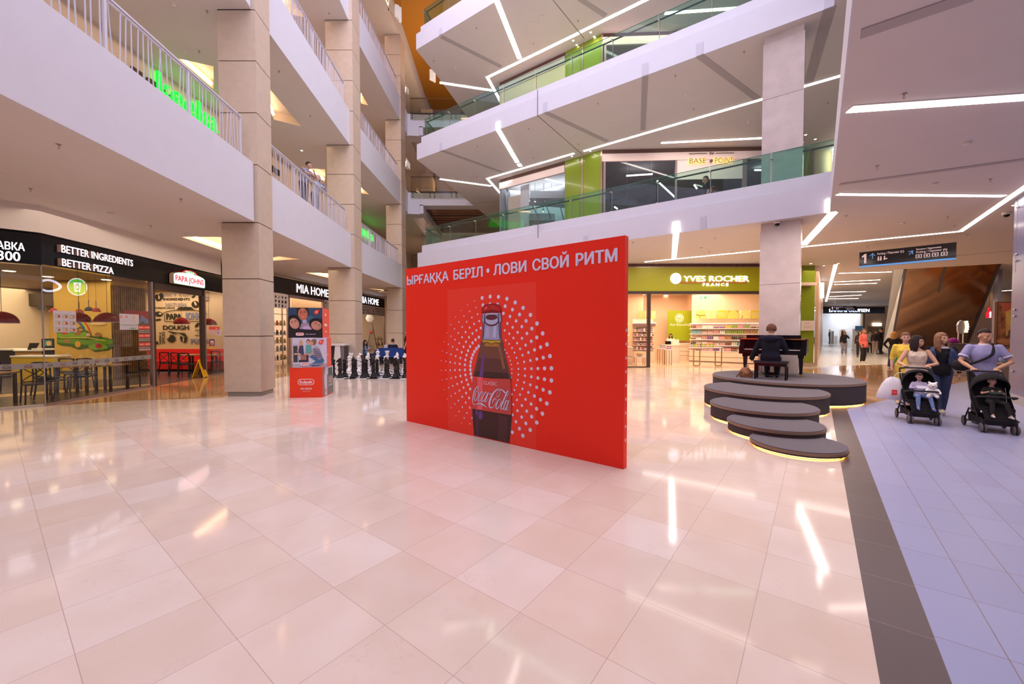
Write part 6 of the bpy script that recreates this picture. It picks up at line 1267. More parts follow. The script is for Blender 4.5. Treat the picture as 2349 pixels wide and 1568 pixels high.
for k in (1, 2):
    z0, z1 = RZ[k - 1] + .74, RZ[k]; d = (SW[2] - SW[1]); t = shop_front('green_wall_panels', 'pair of bolted olive glass wall panels on the %s level' % ('second' if k == 1 else 'third'), SW[1], SW[2], 'wall panel', 'olive glass wall panels'); L = d.length
    for i in range(2): MB().box(i * L / 2 + .02, (i + 1) * L / 2 - .05, 0, .05, z0, z1).build('glass_panel', GREENP, t); MB().box((i + 1) * L / 2 - .05, (i + 1) * L / 2 + .02, -.03, .08, z0, z1).build('edge_profile', BP, t)
    m = MB()
    for x in (.12, L / 2 - .15, L / 2 + .12, L - .15):
        for z in (z1 - .2, z1 - 2.0, z1 - 2.2, z1 - 3.9, z1 - 4.1): m.ball((x, -.01, z), .025, 8, 4)
    m.build('bolts', STEEL, t)
bpo = [('post', 1384, 1389, FRAME), ('glass', 1389, 1439, DG), ('glass', 1440, 1495, DG), ('glass', 1496, 1549, DG), ('post', 1549, 1553, FRAME), ('panel', 1553, 1712, mat('pale_sign_panel', (.74, .62, .64), .5), .0, 8.75, 9.64), ('glass', 1553, 1703, DG), ('post', 1703, 1713, FRAME), ('glass', 1713, 1760, DG)]
SWE = Vector((12.6, 18.6))
tb = facade(1, SW[2], SWE, bpo, 'base_point_shop_front', 'dark glazed shop front with a pale sign panel reading the BASE POINT')
a, za = on(SW[2], SWE, 1579, 377); b, zb = on(SW[2], SWE, 1682, 373); H = math.atan2(SWE.y - SW[2].y, SWE.x - SW[2].x)
t = thing('sign_letters', 'gold edged letters BASE POINT under a small word the on the pale panel', 'sign', (SW[2].x + a * math.cos(H) + .05 * math.sin(H), SW[2].y + a * math.sin(H) - .05 * math.cos(H), za), H); w = b - a
m = MB(); add_text(m, 'BASE', 0, 0, w * .38, .27, 0, .03, .0); add_text(m, 'POINT', w * .56, 0.0, w * .44, .27, 0, .03, .0); m.build('halo_letters', emis('gold_halo', (1, .62, .12), 1.6), t)
m = MB(); add_text(m, 'BASE', .01, .012, w * .37, .25, -.035, .004, .0); add_text(m, 'POINT', w * .57, .012, w * .42, .25, -.035, .004, .0); add_text(m, 'the', w * .455, .42, w * .10, .14, 0, .01, .02); m.face(el(w * .50, .12, .07, .07), -.01, -.02); m.box(0, w * .40, -.02, 0, .46, .48); m.box(w * .60, w, -.02, 0, .46, .48); m.build('dark_letters', ink((.12, .06, .05)), t)
fac2 = facade(2, SW[2], SWE, [('post', 1384, 1389, FRAME), ('glass', 1389, 1500, GLS), ('glass', 1501, 1609, GLS), ('post', 1609, 1613, FRAME), ('glass', 1613, 1760, GLS), ('panel', 1390, 1530, mat('dark_grey_band', (.12, .11, .11), .5), .3, 12.6, 14.6)], 'glazed_shop_front', 'glazed shop front with dark grey band on the third level')
m = MB(); m.mx = Matrix.Identity(4); add_text(m, 'TO', 0, 0, 1.2, .42, 0, .05, .05); o = m.build('sign_letters', SIGNW); o.location = (7.45, 18.75, 12.62); tag(o, 'white lit letters TO cut off by the third level fascia', 'sign')
t = shop_front('green_wall_panels', 'olive glass wall panel behind the balustrade right of the pillar', Vector((12.9, 18.62)), Vector((14.4, 18.95)), 'wall panel', 'olive glass wall panels'); MB().box(0, 1.05, 0, .05, 5.58, 10.19).build('glass_panel', GREENP, t); MB().box(1.05, 1.2, -.03, .08, 5.58, 10.19).build('edge_profile', BP, t)
m = MB(); m.prism([(13.9, 19.0), (17.5, 19.4), (17.5, 19.6), (13.9, 19.2)], 5.58, 10.19); struct('wall_back', m, mat('sand_wall', (.62, .45, .28), .4))
p, q = atY(1914, 322, 18.9), atY(1913, 394, 18.9); m = MB(); m.bar(p, q, .12, .05); o = m.build('light_bar', LAMP); tag(o, 'upright glowing bar standing for a reflection on the sand wall right of the pillar', 'light')  # glowing bar built in place of a reflection seen through the glass
# goods of the clothes shop: ducts, spots, garments
GW = mat('grey_white_duct', (.55, .60, .64), .5); m = MB()
m.tube([(-.2, 23.5, 9.5), (4.0, 24.5, 9.5)], .38, 14); m.tube([(.2, 25.0, 9.6), (4, 22.0, 9.6)], .35, 14); m.box(1.0, 3.9, 22.5, 23.2, 9.1, 9.5); m.box(.5, 2.6, 24.4, 25.4, 8.4, 8.8)
for i in range(5): m.bar((.2 + i * .8, 22.4, 8.9), (1.4 + i * .7, 25.9, 8.2), .05, .05)
o = m.build('ceiling_duct', GW, None, True); tag(o, 'white painted ventilation ducts under the clothes shop ceiling', 'duct')
m = MB(); m.box(-.68, 4.2, 25.8, 25.95, 5.6, 10.19); struct('wall_back', m, mat('pale_blue_grey_wall', (.50, .56, .60), .6))
for i, (px, py) in enumerate(((1211, 483), (1246, 485), (1227, 462), (1265, 453), (1216, 460), (1248, 452))):
    p = atY(px, py, 23); t = thing('spotlight', '%s white track spotlight hanging in the clothes shop' % ordn[i], 'light', tuple(p), 0, 'spotlights in the clothes shop'); MB().lathe([(0, .0), (.05, 0), (.05, .18), (0, .18)], n=10).build('housing', CW, t); MB().lathe([(0, -.004), (.045, -.004)], n=10).build('lens', emis('cool_spot', (.9, .97, 1), 14), t); MB().tube([(0, 0, .18), (0, 0, 10.1 - p.z)], .008, 4).build('cord', DARK, t)
rg = random.Random(9); gcol = [(.75, .03, .12), (.7, .05, .2), (.6, .55, .5), (.15, .35, .3), (.8, .06, .15), (.4, .1, .3)]
rk = thing('clothes_rack', 'black clothes rail along the clothes shop window', 'rack', (.5, 21.6, 5.69), 0); MB().tube([(0, 0, 1.5), (2.6, -.7, 1.5)], .02, 6).build('rail', DARK, rk)
for x in (0, 2.6): MB().tube([(x, -x * .27, 0), (x, -x * .27, 1.5)], .02, 6).build('leg', DARK, rk)
for i in range(20): m = MB(); m.prism([(-.02, -.2), (.02, -.2), (.02, .2), (-.02, .2)], -.95, -.08); m.tube([(0, -.15, -.08), (0, 0, 0), (0, .15, -.08)], .01, 4); o = m.build('garment', ink(gcol[(i * 5) % 6])); x = .1 + i * .125; o.location = (.5 + x, 21.6 - x * .27, 7.17); tag(o, '%s garment hanging on the clothes rail, %s from the left' % (['red', 'crimson', 'pale', 'green', 'red', 'plum'][(i * 5) % 6], ORD[i]), 'garment', 'garments on the clothes rail')
for i, (a, b, D) in enumerate((((1437, 403), (1497, 399), 21), ((1507, 414), (1549, 453), 20.5), ((1731, 390), (1752, 390), 21), ((1409, 474), (1417, 479), 21), ((1592, 423), (1599, 433), 20.5))):
    p, q = atY(*a, D), atY(*b, D); m = MB(); m.bar(p, q, .06, .06); o = m.build('light_bar', emis('tube_cool', (1, .98, .92), 6)); tag(o, '%s white tube light hanging inside the dark shop beside the BASE POINT sign' % ordn[i], 'light', 'tube lights in the dark shop')
m = MB(); m.prism([(5.2, 21.8), (6.9, 21.5), (6.9, 21.6), (5.2, 21.9)], 5.7, 6.9); m.box(5.3, 6.2, 21.4, 21.5, 5.7, 7.6); o = m.build('display_partition', mat('pale_green_screen', (.45, .62, .52), .4, 0, .25)); tag(o, 'pale green lit partition inside the dark shop', 'partition')
m = MB()
for i in range(60): m.box(8.4 + i * .045, 8.42 + i * .045, 20.6, 20.62, 7.4, 8.8)
o = m.build('strip_curtain', mat('dark_curtain', (.06, .05, .06), .6)); tag(o, 'dark strip curtain behind the shop window under the BASE POINT sign', 'curtain')
# ================================================================ walkway, corridor and escalator
e = [atZ(2076, 617, 4.84), atZ(2291, 605, 4.84)]; A0, A1 = Vector((e[0].x, e[0].y, 4.84)), Vector((e[1].x, e[1].y, 4.84)); B0, B1 = atY(2040, 800, 27.2), atY(2206, 800, 25.0); B0.z = B1.z = .1
BRZ = mat('bronze_mirror', (.34, .18, .10), .16, 1.0); nt = BRZ.node_tree; b_ = nt.nodes['Principled BSDF']
n1 = nt.nodes.new('ShaderNodeTexNoise'); n1.inputs['Scale'].default_value = .9; n1.inputs['Detail'].default_value = 1; mp = nt.nodes.new('ShaderNodeMapping'); mp.inputs['Scale'].default_value = (1, .12, .12); tc = nt.nodes.new('ShaderNodeTexCoord'); nt.links.new(tc.outputs['Object'], mp.inputs[0]); nt.links.new(mp.outputs[0], n1.inputs[0]); bp_ = nt.nodes.new('ShaderNodeBump'); bp_.inputs['Strength'].default_value = .35; bp_.inputs['Distance'].default_value = .5; nt.links.new(n1.outputs[0], bp_.inputs['Height']); nt.links.new(bp_.outputs[0], b_.inputs['Normal'])
es = thing('escalator', 'bronze mirror clad underside of an escalator rising to the ceiling', 'escalator', (0, 0, 0)); up = Vector((0, .35, .9))
m = MB(); m.quad(A0, A1, B1, B0); m.quad(A0 + up, A1 + up, B1 + up, B0 + up); m.quad(A1, B1, B1 + up, A1 + up); m.build('soffit', BRZ, es)
m = MB(); m.quad(A0, B0, B0 + Vector((-.38, .12, .25)), A0 + Vector((-.45, .12, 0))); w0 = (A0.lerp(A1, .5)); m.build('side_cladding', CHROME, es)
m = MB()
for f_ in (.0, .44, 1.0): m.bar(A0.lerp(A1, f_) + Vector((0, -.03, -.02)), B0.lerp(B1, f_) + Vector((0, -.03, -.02)), .10, .03)
m.build('seam_profile', mat('dark_profile', (.10, .09, .11), .3, .8), es)
# hanging direction signs
def dirsign(lab, p, q, zb, h, det=True):
    p = Vector(p); q = Vector(q); L = (q - p).length; t = thing('direction_sign', lab, 'sign', (p.x, p.y, zb), math.atan2(q.y - p.y, q.x - p.x)); MB().box(0, L, 0, .06, 0, h).build('panel', mat('sign_black_gloss', (.01, .008, .01), .12), t); MB().box(0, L, -.004, .064, 0, h * .1).build('blue_edge', mat('sky_blue', (.10, .30, .75), .4, 0, .3), t)
    LT = (.72, .62, .68); BLU = (.12, .35, .8); u = L / 224.
    it = [(LT, [(13 * u, h * .25), (18.5 * u, h * .25), (18.5 * u, h * .86), (14.5 * u, h * .86), (7 * u, h * .72), (7 * u, h * .62), (13 * u, h * .68)]), (BLU, stroke([(34 * u, h * .5), (34 * u, h * .83)], 2.2 * u)), (BLU, stroke([(27.5 * u, h * .68), (34 * u, h * .85), (40.5 * u, h * .68)], 2.2 * u)), (LT, ('text', 'Parking / Паркинг (C)', 46 * u, h * .72, 64 * u, h * .13, .02)), (BLU, stroke([(122 * u, h * .52), (130 * u, h * .75)], 2.2 * u)), (BLU, stroke([(120 * u, h * .72), (130 * u, h * .76), (130 * u, h * .55)], 2.2 * u)), (LT, ('text', 'Ramstore / Hypermarket', 138 * u, h * .76, 55 * u, h * .11, .02)), (LT, ('text', 'Parking / Паркинг (A)', 138 * u, h * .58, 67 * u, h * .12, .02))]
    for x in (49, 55): it += [(LT, el(x * u, h * .57, 1.6 * u, h * .05)), (LT, rc((x - 2) * u, h * .34, (x + 2) * u, h * .52))]
    it += [(LT, el(64 * u, h * .57, 1.6 * u, h * .05)), (LT, rc(62 * u, h * .36, 65.5 * u, h * .52)), (LT, rc(66 * u, h * .40, 71 * u, h * .46))]
    for x in (138, 156, 174, 193): it += [(LT, rr_((x - 1) * u, h * .27, (x + 13) * u, h * .50, 1 * u)), ((.01, .01, .01), rc((x + 1) * u, h * .30, (x + 11) * u, h * .47)), (LT, rc((x + 3.5) * u, h * .36, (x + 8.5) * u, h * .41)), (LT, rc((x + 5.2) * u, h * .32, (x + 6.8) * u, h * .45))]
    art('print', it, t, -.002, .0005)
    for x in (L * .17, L * .8): MB().tube([(x, .03, h), (x, .03, 4.84 - zb)], .006, 4).build('wire', STEEL, t)
dirsign('black hanging direction sign with a large 1 and blue arrows over the walkway', (12.6, 14.6), (14.24, 12.9), 4.0, .55); dirsign('distant black hanging direction sign in front of the far audio shop', (31.8, 40), (34.35, 40), 3.72, .47)
# audio shop at the end of the corridor
ab = thing('audio_shop_front', 'far black fascia shop with bright white interior reading BANG & OLUFSEN', 'shop front', (38.4, 50, 0)); MB().box(0, 8.1, 0, .3, 3.9, 4.72).build('fascia', BLACK, ab)
m = MB(); add_text(m, 'BANG & OLUFSEN', 1.15, 4.08, 5.0, .42, 0, .05, .012); m.build('lit_letters', SIGNW, ab); MB().box(5.35, 5.6, 0, .3, 0, 3.9).build('post', FARW, ab)
m = MB(); m.box(43.9, 62, 50, 50.3, 0, 3.9); m.box(46.5, 62, 49.95, 50.3, 0, 4.84); m.box(30, 62, 50.0, 50.3, 4.7, 4.84); struct('wall_far', m, mat('tan_travertine', (.58, .36, .20), .4, noise=.06, nscale=2))
m = MB(); m.box(44.5, 46.3, 49.93, 50, 0, 2.3); struct('door_1', m, mat('olive_brown_door', (.28, .16, .05), .5))
m = MB(); m.box(37.5, 45, 57, 57.2, 0, 4.8); m.box(44.0, 44.2, 50.3, 57, 0, 4.8); m.prism([(38.4, 50.3), (38.5, 50.3), (43, 57), (42.9, 57)], 0, 4.8); struct('wall_back', m, mat('white_wall', (.82, .84, .88), .5)); m = MB(); m.box(42.3, 43.9, 56.9, 57, 0, 2.9); struct('door_2', m, mat('light_grey_door', (.60, .64, .70), .5))
m = MB(); m.box(39.0, 42.6, 52, 54, 4.4, 4.45); o = m.build('ceiling_panel', emis('white_panel_light', (1, 1, 1), 4)); tag(o, 'large white light panel in the far audio shop ceiling', 'light')
for i, (x, w_, h, c, lab) in enumerate(((39.5, .3, 2.2, (.6, .35, .08), 'tall slim wooden display stand at the left of the far audio shop'), (40.6, 1.0, .9, (.12, .12, .12), 'low dark display plinth in the far audio shop'), (42.2, .2, 1.7, (.3, .25, .22), 'slim speaker column in the middle of the far audio shop'), (42.9, .8, 1.1, (.7, .7, .72), 'white display table in the far audio shop'), (43.4, .5, 1.9, (.7, .55, .4), 'square tan display panel in the far audio shop'))):
    o = MB().box(0, w_, 0, .3, 0, h).build('display_stand', ink(c)); o.location = (x - .2, 52.5 + (i % 2), 0.0); tag(o, lab, 'display stand', 'stands in the far audio shop')
t = thing('screen_tower', 'round glass display tower with a dark screen in the corridor', 'display', (30.1, 35, 0)); MB().lathe([(0, 0), (.32, 0), (.32, .12), (.25, .14), (.25, 1.9), (0, 1.9)], n=20).build('glass_body', mat('pale_glass_body', (.70, .70, .74), .1), t, True); MB().box(-.28, .38, -.3, -.2, 1.75, 2.15).build('screen', mat('dark_blue_screen', (.02, .08, .14), .1, 0, .3), t)
o = MB().box(0, .16, 0, .1, 0, .95).build('light_box', emis('cool_light_box', (.85, .92, 1), 3)); o.location = (19.2, 24.9, 3.75); tag(o, 'narrow bright light box sign above the corner of the green wall', 'sign')
o = MB().box(0, 1.0, 0, .1, 0, .35).build('light_box', emis('cool_light_box', (.85, .92, 1), 3)); o.location = (45.0, 49.85, 2.35); tag(o, 'wide bright light box sign beside the far olive door', 'sign')
# right side of the hall: stone wall, wine shop, big picture, column
m = MB(); m.box(36.3, 48, 31.9, 32.2, 0, 4.84); m.prism([(24.0, 29), (24.2, 29), (27.4, 32), (27.2, 32.2)], 0, 4.84) if 0 else None; struct('wall_right', m, mat('orange_travertine', (.66, .36, .18), .35, noise=.08, nscale=1.5))
m = MB(); m.box(-.1, .12, -.1, .1, 0, 4.84); o = m.build('column', mat('grey_violet_column', (.30, .28, .34), .3)); o.location = (24.9, 20.6, 0); o['kind'] = 'structure'
t = thing('bottle_sign', 'red lit bottle-shaped hanging shop sign', 'sign', tuple(atY(2265, 729, 24))); k = 24 / 918
MB().face([(x * k, z * k) for x, z in ((0, 0), (10.3, 0), (10.3, 12), (8.5, 16), (6.6, 17.5), (6, 24.5), (4.4, 24.5), (3.8, 17.5), (1.8, 16), (0, 12))], 0, .08).build('bottle_shape', mat('lit_red', (.80, .01, .03), .4, 0, .6), t); a = MB(); add_text(a, 'bottle', 0, 0, 13.5 * k, 5 * k, 0, .01, .05); a = a.build('letters', SIGNW, t); a.rotation_euler = (0, R(-90), 0); a.location = (7.8 * k, -.01, 1.0 * k)
MB().tube([(5.2 * k, .04, 24.5 * k), (5.2 * k, .04, 4.84 - atY(2265, 729, 24).z)], .01, 4).build('cord', DARK, t)
PX0, PX1, PD = fx(2288, 19.5), fx(2334, 19.5), 19.5; t = thing('large_picture', 'large brown and ochre picture wall right of the grey column', 'picture', (PX0, PD, fz(792, PD))); wv, hv = PX1 - PX0 + 1.2, fz(694, PD) - fz(792, PD); MB().box(-.06, wv, 0, .1, -.05, hv + .05).build('frame', mat('dark_wood_frame', (.08, .03, .02), .5), t)
PIC = mat('brown_ochre_canvas', (.22, .08, .03), .5, noise=.9, nscale=3.5); art('canvas', [(PIC, rc(0, 0, wv - .06, hv)), ((.30, .06, .03), [(0, hv), (wv - .06, hv), (wv - .06, hv * .75), (.3, hv * .8)]), ((.48, .27, .08), [(.35, hv * .8), (.9, hv * .9), (.9, hv * .55), (.6, hv * .3), (.4, hv * .2)]), ((.50, .34, .06), el(.5, hv * .62, .10, .35, .2)), ((.10, .03, .02), el(.75, hv * .3, .25, .2)), ((.40, .18, .06), el(.35, hv * .1, .4, .12))], t, -.002)
# kiosk with vanity mirror and counter, toys, bench ring
t = thing('kiosk_counter', 'grey wooden open counter of a kiosk behind the walking couple', 'counter', (fx(2178, 16.5), 16.5, 0)); GWd = mat('grey_wood_panel', (.20, .15, .15), .5); MB().box(0, 1.5, 0, .5, .72, 1.15).build('body', GWd, t); MB().box(-.03, 1.53, -.03, .53, 1.15, 1.19).build('top', GWd, t)
MB().box(.72, 1.1, -.004, 0, .76, 1.08).build('niche', BLACK, t); MB().box(.8, 1.02, -.02, .1, .80, .84).build('goods', ink((.4, .05, .04)), t)
for x in (.2, .3): MB().tube([(x, -.02, .85), (x, -.02, 1.05)], .01, 5).build('handle', STEEL, t)
MB().box(0, 1.5, .05, .45, 0, .72).build('base', mat('pale_base', (.5, .42, .38), .5), t)
m = MB(); m.box(fx(2120, 15.5), fx(2245, 15.5), 15.5, 16.2, .0, .55); m.mi = 1; m.box(fx(2120, 15.5), fx(2245, 15.5), 15.48, 16.22, .55, .82); o = m.build('round_bench', [mat('cream_bench', (.70, .58, .50), .4), mat('sage_grey', (.30, .32, .30), .4)]); tag(o, 'long cream bench base with sage green top band behind the couple', 'bench')
t = thing('vanity_mirror', 'white framed vanity mirror on two legs with a row of glowing bulbs', 'mirror', tuple(atY(2199, 790, 16.9))); k = 16.9 / 918
MB().face([(x * k, z * k) for x, z in ((-2, 30), (0, 27), (9, 25), (14, 27), (17, 32), (17, 50), (13, 54), (5, 56), (0, 52), (-3, 45))], 0, .06).build('mirror', mat('white_mirror', (.60, .56, .60), .15, .3), t)
for x in (0, 11): MB().box(x * k, x * k + .03, .02, .05, 0, 28 * k).build('leg', CW, t)
for i in range(5): MB().ball(((16 + 2.2 * math.sin(i * .8)) * k, -.02, (30 + i * 5.5) * k), .045, 8, 6).build('bulb', emis('mirror_bulb', (1, .85, .4), 6), t)
for i, (px, py, D, r_, c, nm) in enumerate(((2310, 812, 13.5, .12, (.05, .3, .5), 'teal'), (2318, 809, 13.8, .17, (.65, .18, .02), 'orange'), (2331, 809, 13.5, .13, (.7, .5, .02), 'yellow'), (2325, 828, 13.0, .26, (.62, .38, .01), 'large yellow'), (2312, 818, 13.2, .10, (.1, .03, .02), 'dark'), (2307, 843, 12.6, .16, (.25, .35, .6), 'pale blue'), (2185, 775, 15.9, .14, (.4, .03, .35), 'magenta'), (2195, 776, 16.0, .10, (.5, .05, .4), 'purple'))):
    p = atY(px, py, D); zb_ = 1.19 if px < 2200 else .62; p.z = max(zb_ + r_ * .8, .0) if i != 1 else zb_ + .34; D = 16.7 if px < 2200 else 13.5; p.x = fx(px, D); p.y = D; m = MB(); m.ball((0, 0, 0), r_, 12, 8, (1.2, .7, .8)); m.ball((r_ * .5, 0, r_ * .6), r_ * .35, 8, 6); o = m.build('backpack', ink(c, .7), None, True); o.location = p; tag(o, '%s child backpack piled on the kiosk display' % nm, 'bag', 'bags on the kiosk displays')
m = MB(); m.box(0, 1.3, 0, .5, 0, .62); o = m.build('display_plinth', mat('tan_plinth', (.42, .30, .22), .5)); o.location = (fx(2300, 13.1), 13.25, 0); tag(o, 'low tan display plinth carrying bright child backpacks', 'display stand')
# glossy panel wall at the right edge
w0, w1 = Vector((11.95, 9.55)), Vector((8.0, 4.37)); m = MB(); n = Vector((.795, -.606)) * .25; m.prism([w0, w1, w1 + n, w0 + n], .22, 4.84); m.prism([w0, w0 + n * 12, w0 + n * 12 + Vector((.1, .13)), w0 + Vector((.1, .13))], .0, 4.84); struct('wall_right', m, mat('lavender_gloss_panel', (.15, .145, .25), .2))
m = MB(); m.prism([w0, w1, w1 + n, w0 + n], 0, .22); struct('baseboard_right', m, mat('baseboard_grey', (.36, .33, .33), .3))
m = MB(); m.prism([w0 + Vector((-.02, -.02)), w0 + Vector((.10, .1)), w0 + n + Vector((.1, .1)), w0 + n], 3.1, 4.84); struct('trim_5', m, mat('taupe_trim', (.20, .15, .14), .4))
m = MB()
for d_ in (.12, 1.6, 3.0):
    for z in (.75, 2.05, 2.2, 3.35, 3.5, 4.6): p = w0.lerp(w1, d_ / 6.5); m.ball((p.x - .02, p.y + .01, z), .03, 8, 5)
o = m.build('wall_fixing', STEEL, None, True); o['kind'] = 'structure'
# ================================================================ people
def remesh(mb, vox, sm=2):
    me = bpy.data.meshes.new('r'); mb.bm.to_mesh(me); mb.bm.free(); TS = bpy.data.scenes.get('lettering') or bpy.data.scenes.new('lettering')
    o = bpy.data.objects.new('r', me); TS.collection.objects.link(o); r = o.modifiers.new('r', 'REMESH'); r.mode = 'VOXEL'; r.voxel_size = vox; r.use_smooth_shade = True
    if sm: s = o.modifiers.new('s', 'SMOOTH'); s.factor = .5; s.iterations = sm
    vl = TS.view_layers[0]; vl.update(); n = bpy.data.meshes.new_from_object(o.evaluated_get(vl.depsgraph)); bpy.data.objects.remove(o); bpy.data.meshes.remove(me); return n
def limb(mb, pts, rs, n=10):
    mb.tube(pts, list(rs), n)
    for p, r in zip(pts, rs): mb.ball(p, r * .995, n, 6)
def add_obj(name, me, m, parent):
    me.materials.clear()
    for x in (m if isinstance(m, (list, tuple)) else [m]): me.materials.append(x)
    o = bpy.data.objects.new(name, me); COL.objects.link(o); o.parent = parent; return o
V3 = lambda *a: Vector(a)
def person(label, loc, rz, h=1.7, pose={}, skin=(.50, .27, .18), hair=((.02, .012, .01), 'short'), top=((.3, .3, .3), 'short'), bottom=((.03, .03, .04), 'trousers'), shoes=(.5, .5, .5), fem=False, fat=1.0, head_turn=0, head_tilt=0, vox=.014, hem=.90, grp=None, fingers=True, curl=.5, face=True, child=False, handn={}, neckhole=True):
    J = dict(pelvis=V3(0, 0, .95), chest=V3(0, 0, 1.24), neck=V3(0, .015, 1.42), head=V3(0, -.01, 1.585), sl=V3(-.175, .01, 1.375), sr=V3(.175, .01, 1.375), el=V3(-.225, .03, 1.10), er=V3(.225, .03, 1.10), wl=V3(-.235, -.05, .87), wr=V3(.235, -.05, .87),
             hl=V3(-.09, 0, .92), hr=V3(.09, 0, .92), kl=V3(-.10, -.02, .50), kr=V3(.10, -.02, .50), al=V3(-.10, .02, .09), ar=V3(.10, .02, .09), tl=V3(-.115, -.13, .035), tr=V3(.115, -.13, .035))
    for k, v in pose.items(): J[k] = V3(*v)
    s = h / 1.7; t = thing('person', label, 'person', loc, rz, grp); t.scale = (s, s, s); SK = mat('skin_%02x%02x' % (int(skin[0] * 255), int(skin[1] * 255)), skin, .5); W = .92 if fem else 1.0; hs = 1.25 if child else 1.0
    def torso(mb, z0, z1, off, bust=True):
        for i in range(15):
            f = i / 14; c = J['pelvis'].lerp(J['chest'], f / .62) if f < .62 else J['chest'].lerp(J['neck'], (f - .62) / .38)
            if f < z0 or f > z1: continue
            rx = [.165, .16, .15, .142, .138, .142, .15, .157, .163, .165, .165, .155, .125, .09, .06][i] * W * fat; ry = [.125, .12, .112, .105, .10, .102, .108, .112, .115, .115, .108, .098, .085, .07, .06][i] * fat ** 1.5
            if fem and i in (3, 4, 5): rx *= .92
            mb.ball(c, 1, 14, 8, (rx + off, ry + off, .075 + off * .5))
        if fem and bust and z1 > .7:
            d = (J['chest'] - J['pelvis']).normalized()
            for x in (-.06, .06): mb.ball(J['chest'] + V3(x, -.066, .03), .052 + off, 10, 6)
    def arm(mb, s_, off, f=2.0):
        S, E, Wr = J['s' + s_], J['e' + s_], J['w' + s_]; a = .047 * W * fat ** .5; b = .039 * W; c = .027 * W
        if f >= 2: limb(mb, [S, S.lerp(E, .5), E, E.lerp(Wr, .4), Wr], [a + off * .8, a + off, b + off, b + off * .9, c + off])
        elif f > 1: limb(mb, [S, S.lerp(E, .5), E, E.lerp(Wr, f - 1)], [a + off * .8, a + off, b + off, b - .003 + off])
        else: limb(mb, [S, S.lerp(E, f * .5), S.lerp(E, f)], [a + off * .8, a + off, a + off * 1.1])
    def leg(mb, s_, off, f=2.0, flare=0):
        H, K, A = J['h' + s_], J['k' + s_], J['a' + s_]; a = .085 * fat ** .5; b = .055; c = .037
        if f >= 2: limb(mb, [H, H.lerp(K, .5), K, K.lerp(A, .35), A], [a + off, a * .86 + off, b + off + flare * .3, b + off + flare * .6, c + off + flare])
        else: limb(mb, [H, H.lerp(K, .5), H.lerp(K, f)], [a + off, a * .9 + off, b + .01 + off])
    # body: one continuous skin surface
    b = MB(); torso(b, 0, 1, 0)
    for q in 'lr': arm(b, q, 0); leg(b, q, 0)
    for q in 'lr': b.ball(J['s' + q], .05 * W, 10, 6); limb(b, [J['a' + q], (J['a' + q] + J['t' + q]) / 2 + V3(0, 0, .0)], [.036, .03])
    hd = J['head']; limb(b, [J['neck'], hd + V3(0, .02, -.06)], [.058 * W, .05 * W])
    R_ = Matrix.Translation(hd) @ Matrix.Rotation(head_turn, 4, 'Z') @ Matrix.Rotation(head_tilt, 4, 'X'); hb = MB(); hb.mx = R_ @ Matrix.Scale(hs, 4)
    hb.ball((0, .01, .02), 1, 18, 12, (.074, .093, .098)); hb.ball((0, -.02, -.045), 1, 16, 10, (.056, .068, .068)); hb.ball((0, -.062, -.088), 1, 10, 6, (.028, .022, .02)); limb(hb, [(0, -.085, .008), (0, -.100, -.028)], [.009, .012]); hb.ball((0, -.088, -.06), 1, 10, 6, (.026, .014, .016))
    for x in (-1, 1): hb.ball((.034 * x, -.082, .022), 1, 8, 5, (.022, .012, .009)); hb.ball((.078 * x, .012, -.012), 1, 8, 8, (.012, .022, .034)); hb.ball((.04 * x, -.055, -.03), 1, 8, 6, (.026, .026, .028))
    hm = remesh(hb, .0065, 2); bm_m = remesh(b, vox, 2); F = MB(); F.bm.from_mesh(bm_m); F.bm.from_mesh(hm); bpy.data.meshes.remove(hm); bpy.data.meshes.remove(bm_m)
    if fingers:
        for q, sg in (('l', -1), ('r', 1)):
            d = (J['w' + q] - J['e' + q]).normalized() if 'd' + q not in handn else V3(*handn['d' + q]).normalized(); n = V3(*handn.get(q, (-sg, 0, 0))); n = (n - d * n.dot(d)).normalized(); sd = d.cross(n).normalized(); Wp = J['w' + q]; pk = .75 if child else 1
            F.mx = Matrix(); F.ball(Wp + d * .045 * pk, 1, 10, 6, (1, 1, 1)) if 0 else None
            Mh = Matrix.Translation(Wp) @ Matrix((( sd.x, n.x, d.x, 0), (sd.y, n.y, d.y, 0), (sd.z, n.z, d.z, 0), (0, 0, 0, 1))); F.mx = Mh @ Matrix.Scale(pk, 4)
            F.ball((0, 0, .045), 1, 12, 8, (.040, .018, .052)); fs = 1 if sd.dot(V3(0, -1, 0)) > 0 else -1
            for i, (x, L) in enumerate(((-.029, .062), (-.010, .074), (.010, .070), (.028, .055))):
                x = x * -fs; c = curl; p0 = V3(x, 0, .072); p1 = p0 + V3(x * .05, math.sin(c) * L * .42, math.cos(c) * L * .42); p2 = p1 + V3(0, math.sin(c * 2) * L * .33, math.cos(c * 2) * L * .33); p3 = p2 + V3(0, math.sin(c * 2.9) * L * .27, math.cos(c * 2.9) * L * .27)
                F.tube([p0 - V3(0, 0, .02), p0, p1, p2, p3], [.009, .0092, .0088, .008, .0055], 6)
            F.tube([V3(.026 * fs, .004, .02), V3(.045 * fs, .012, .045), V3(.050 * fs, .026, .068), V3(.045 * fs, .035, .085)], [.013, .0115, .010, .006], 6); F.mx = Matrix()
    bo = F.build('body', SK, t, True)
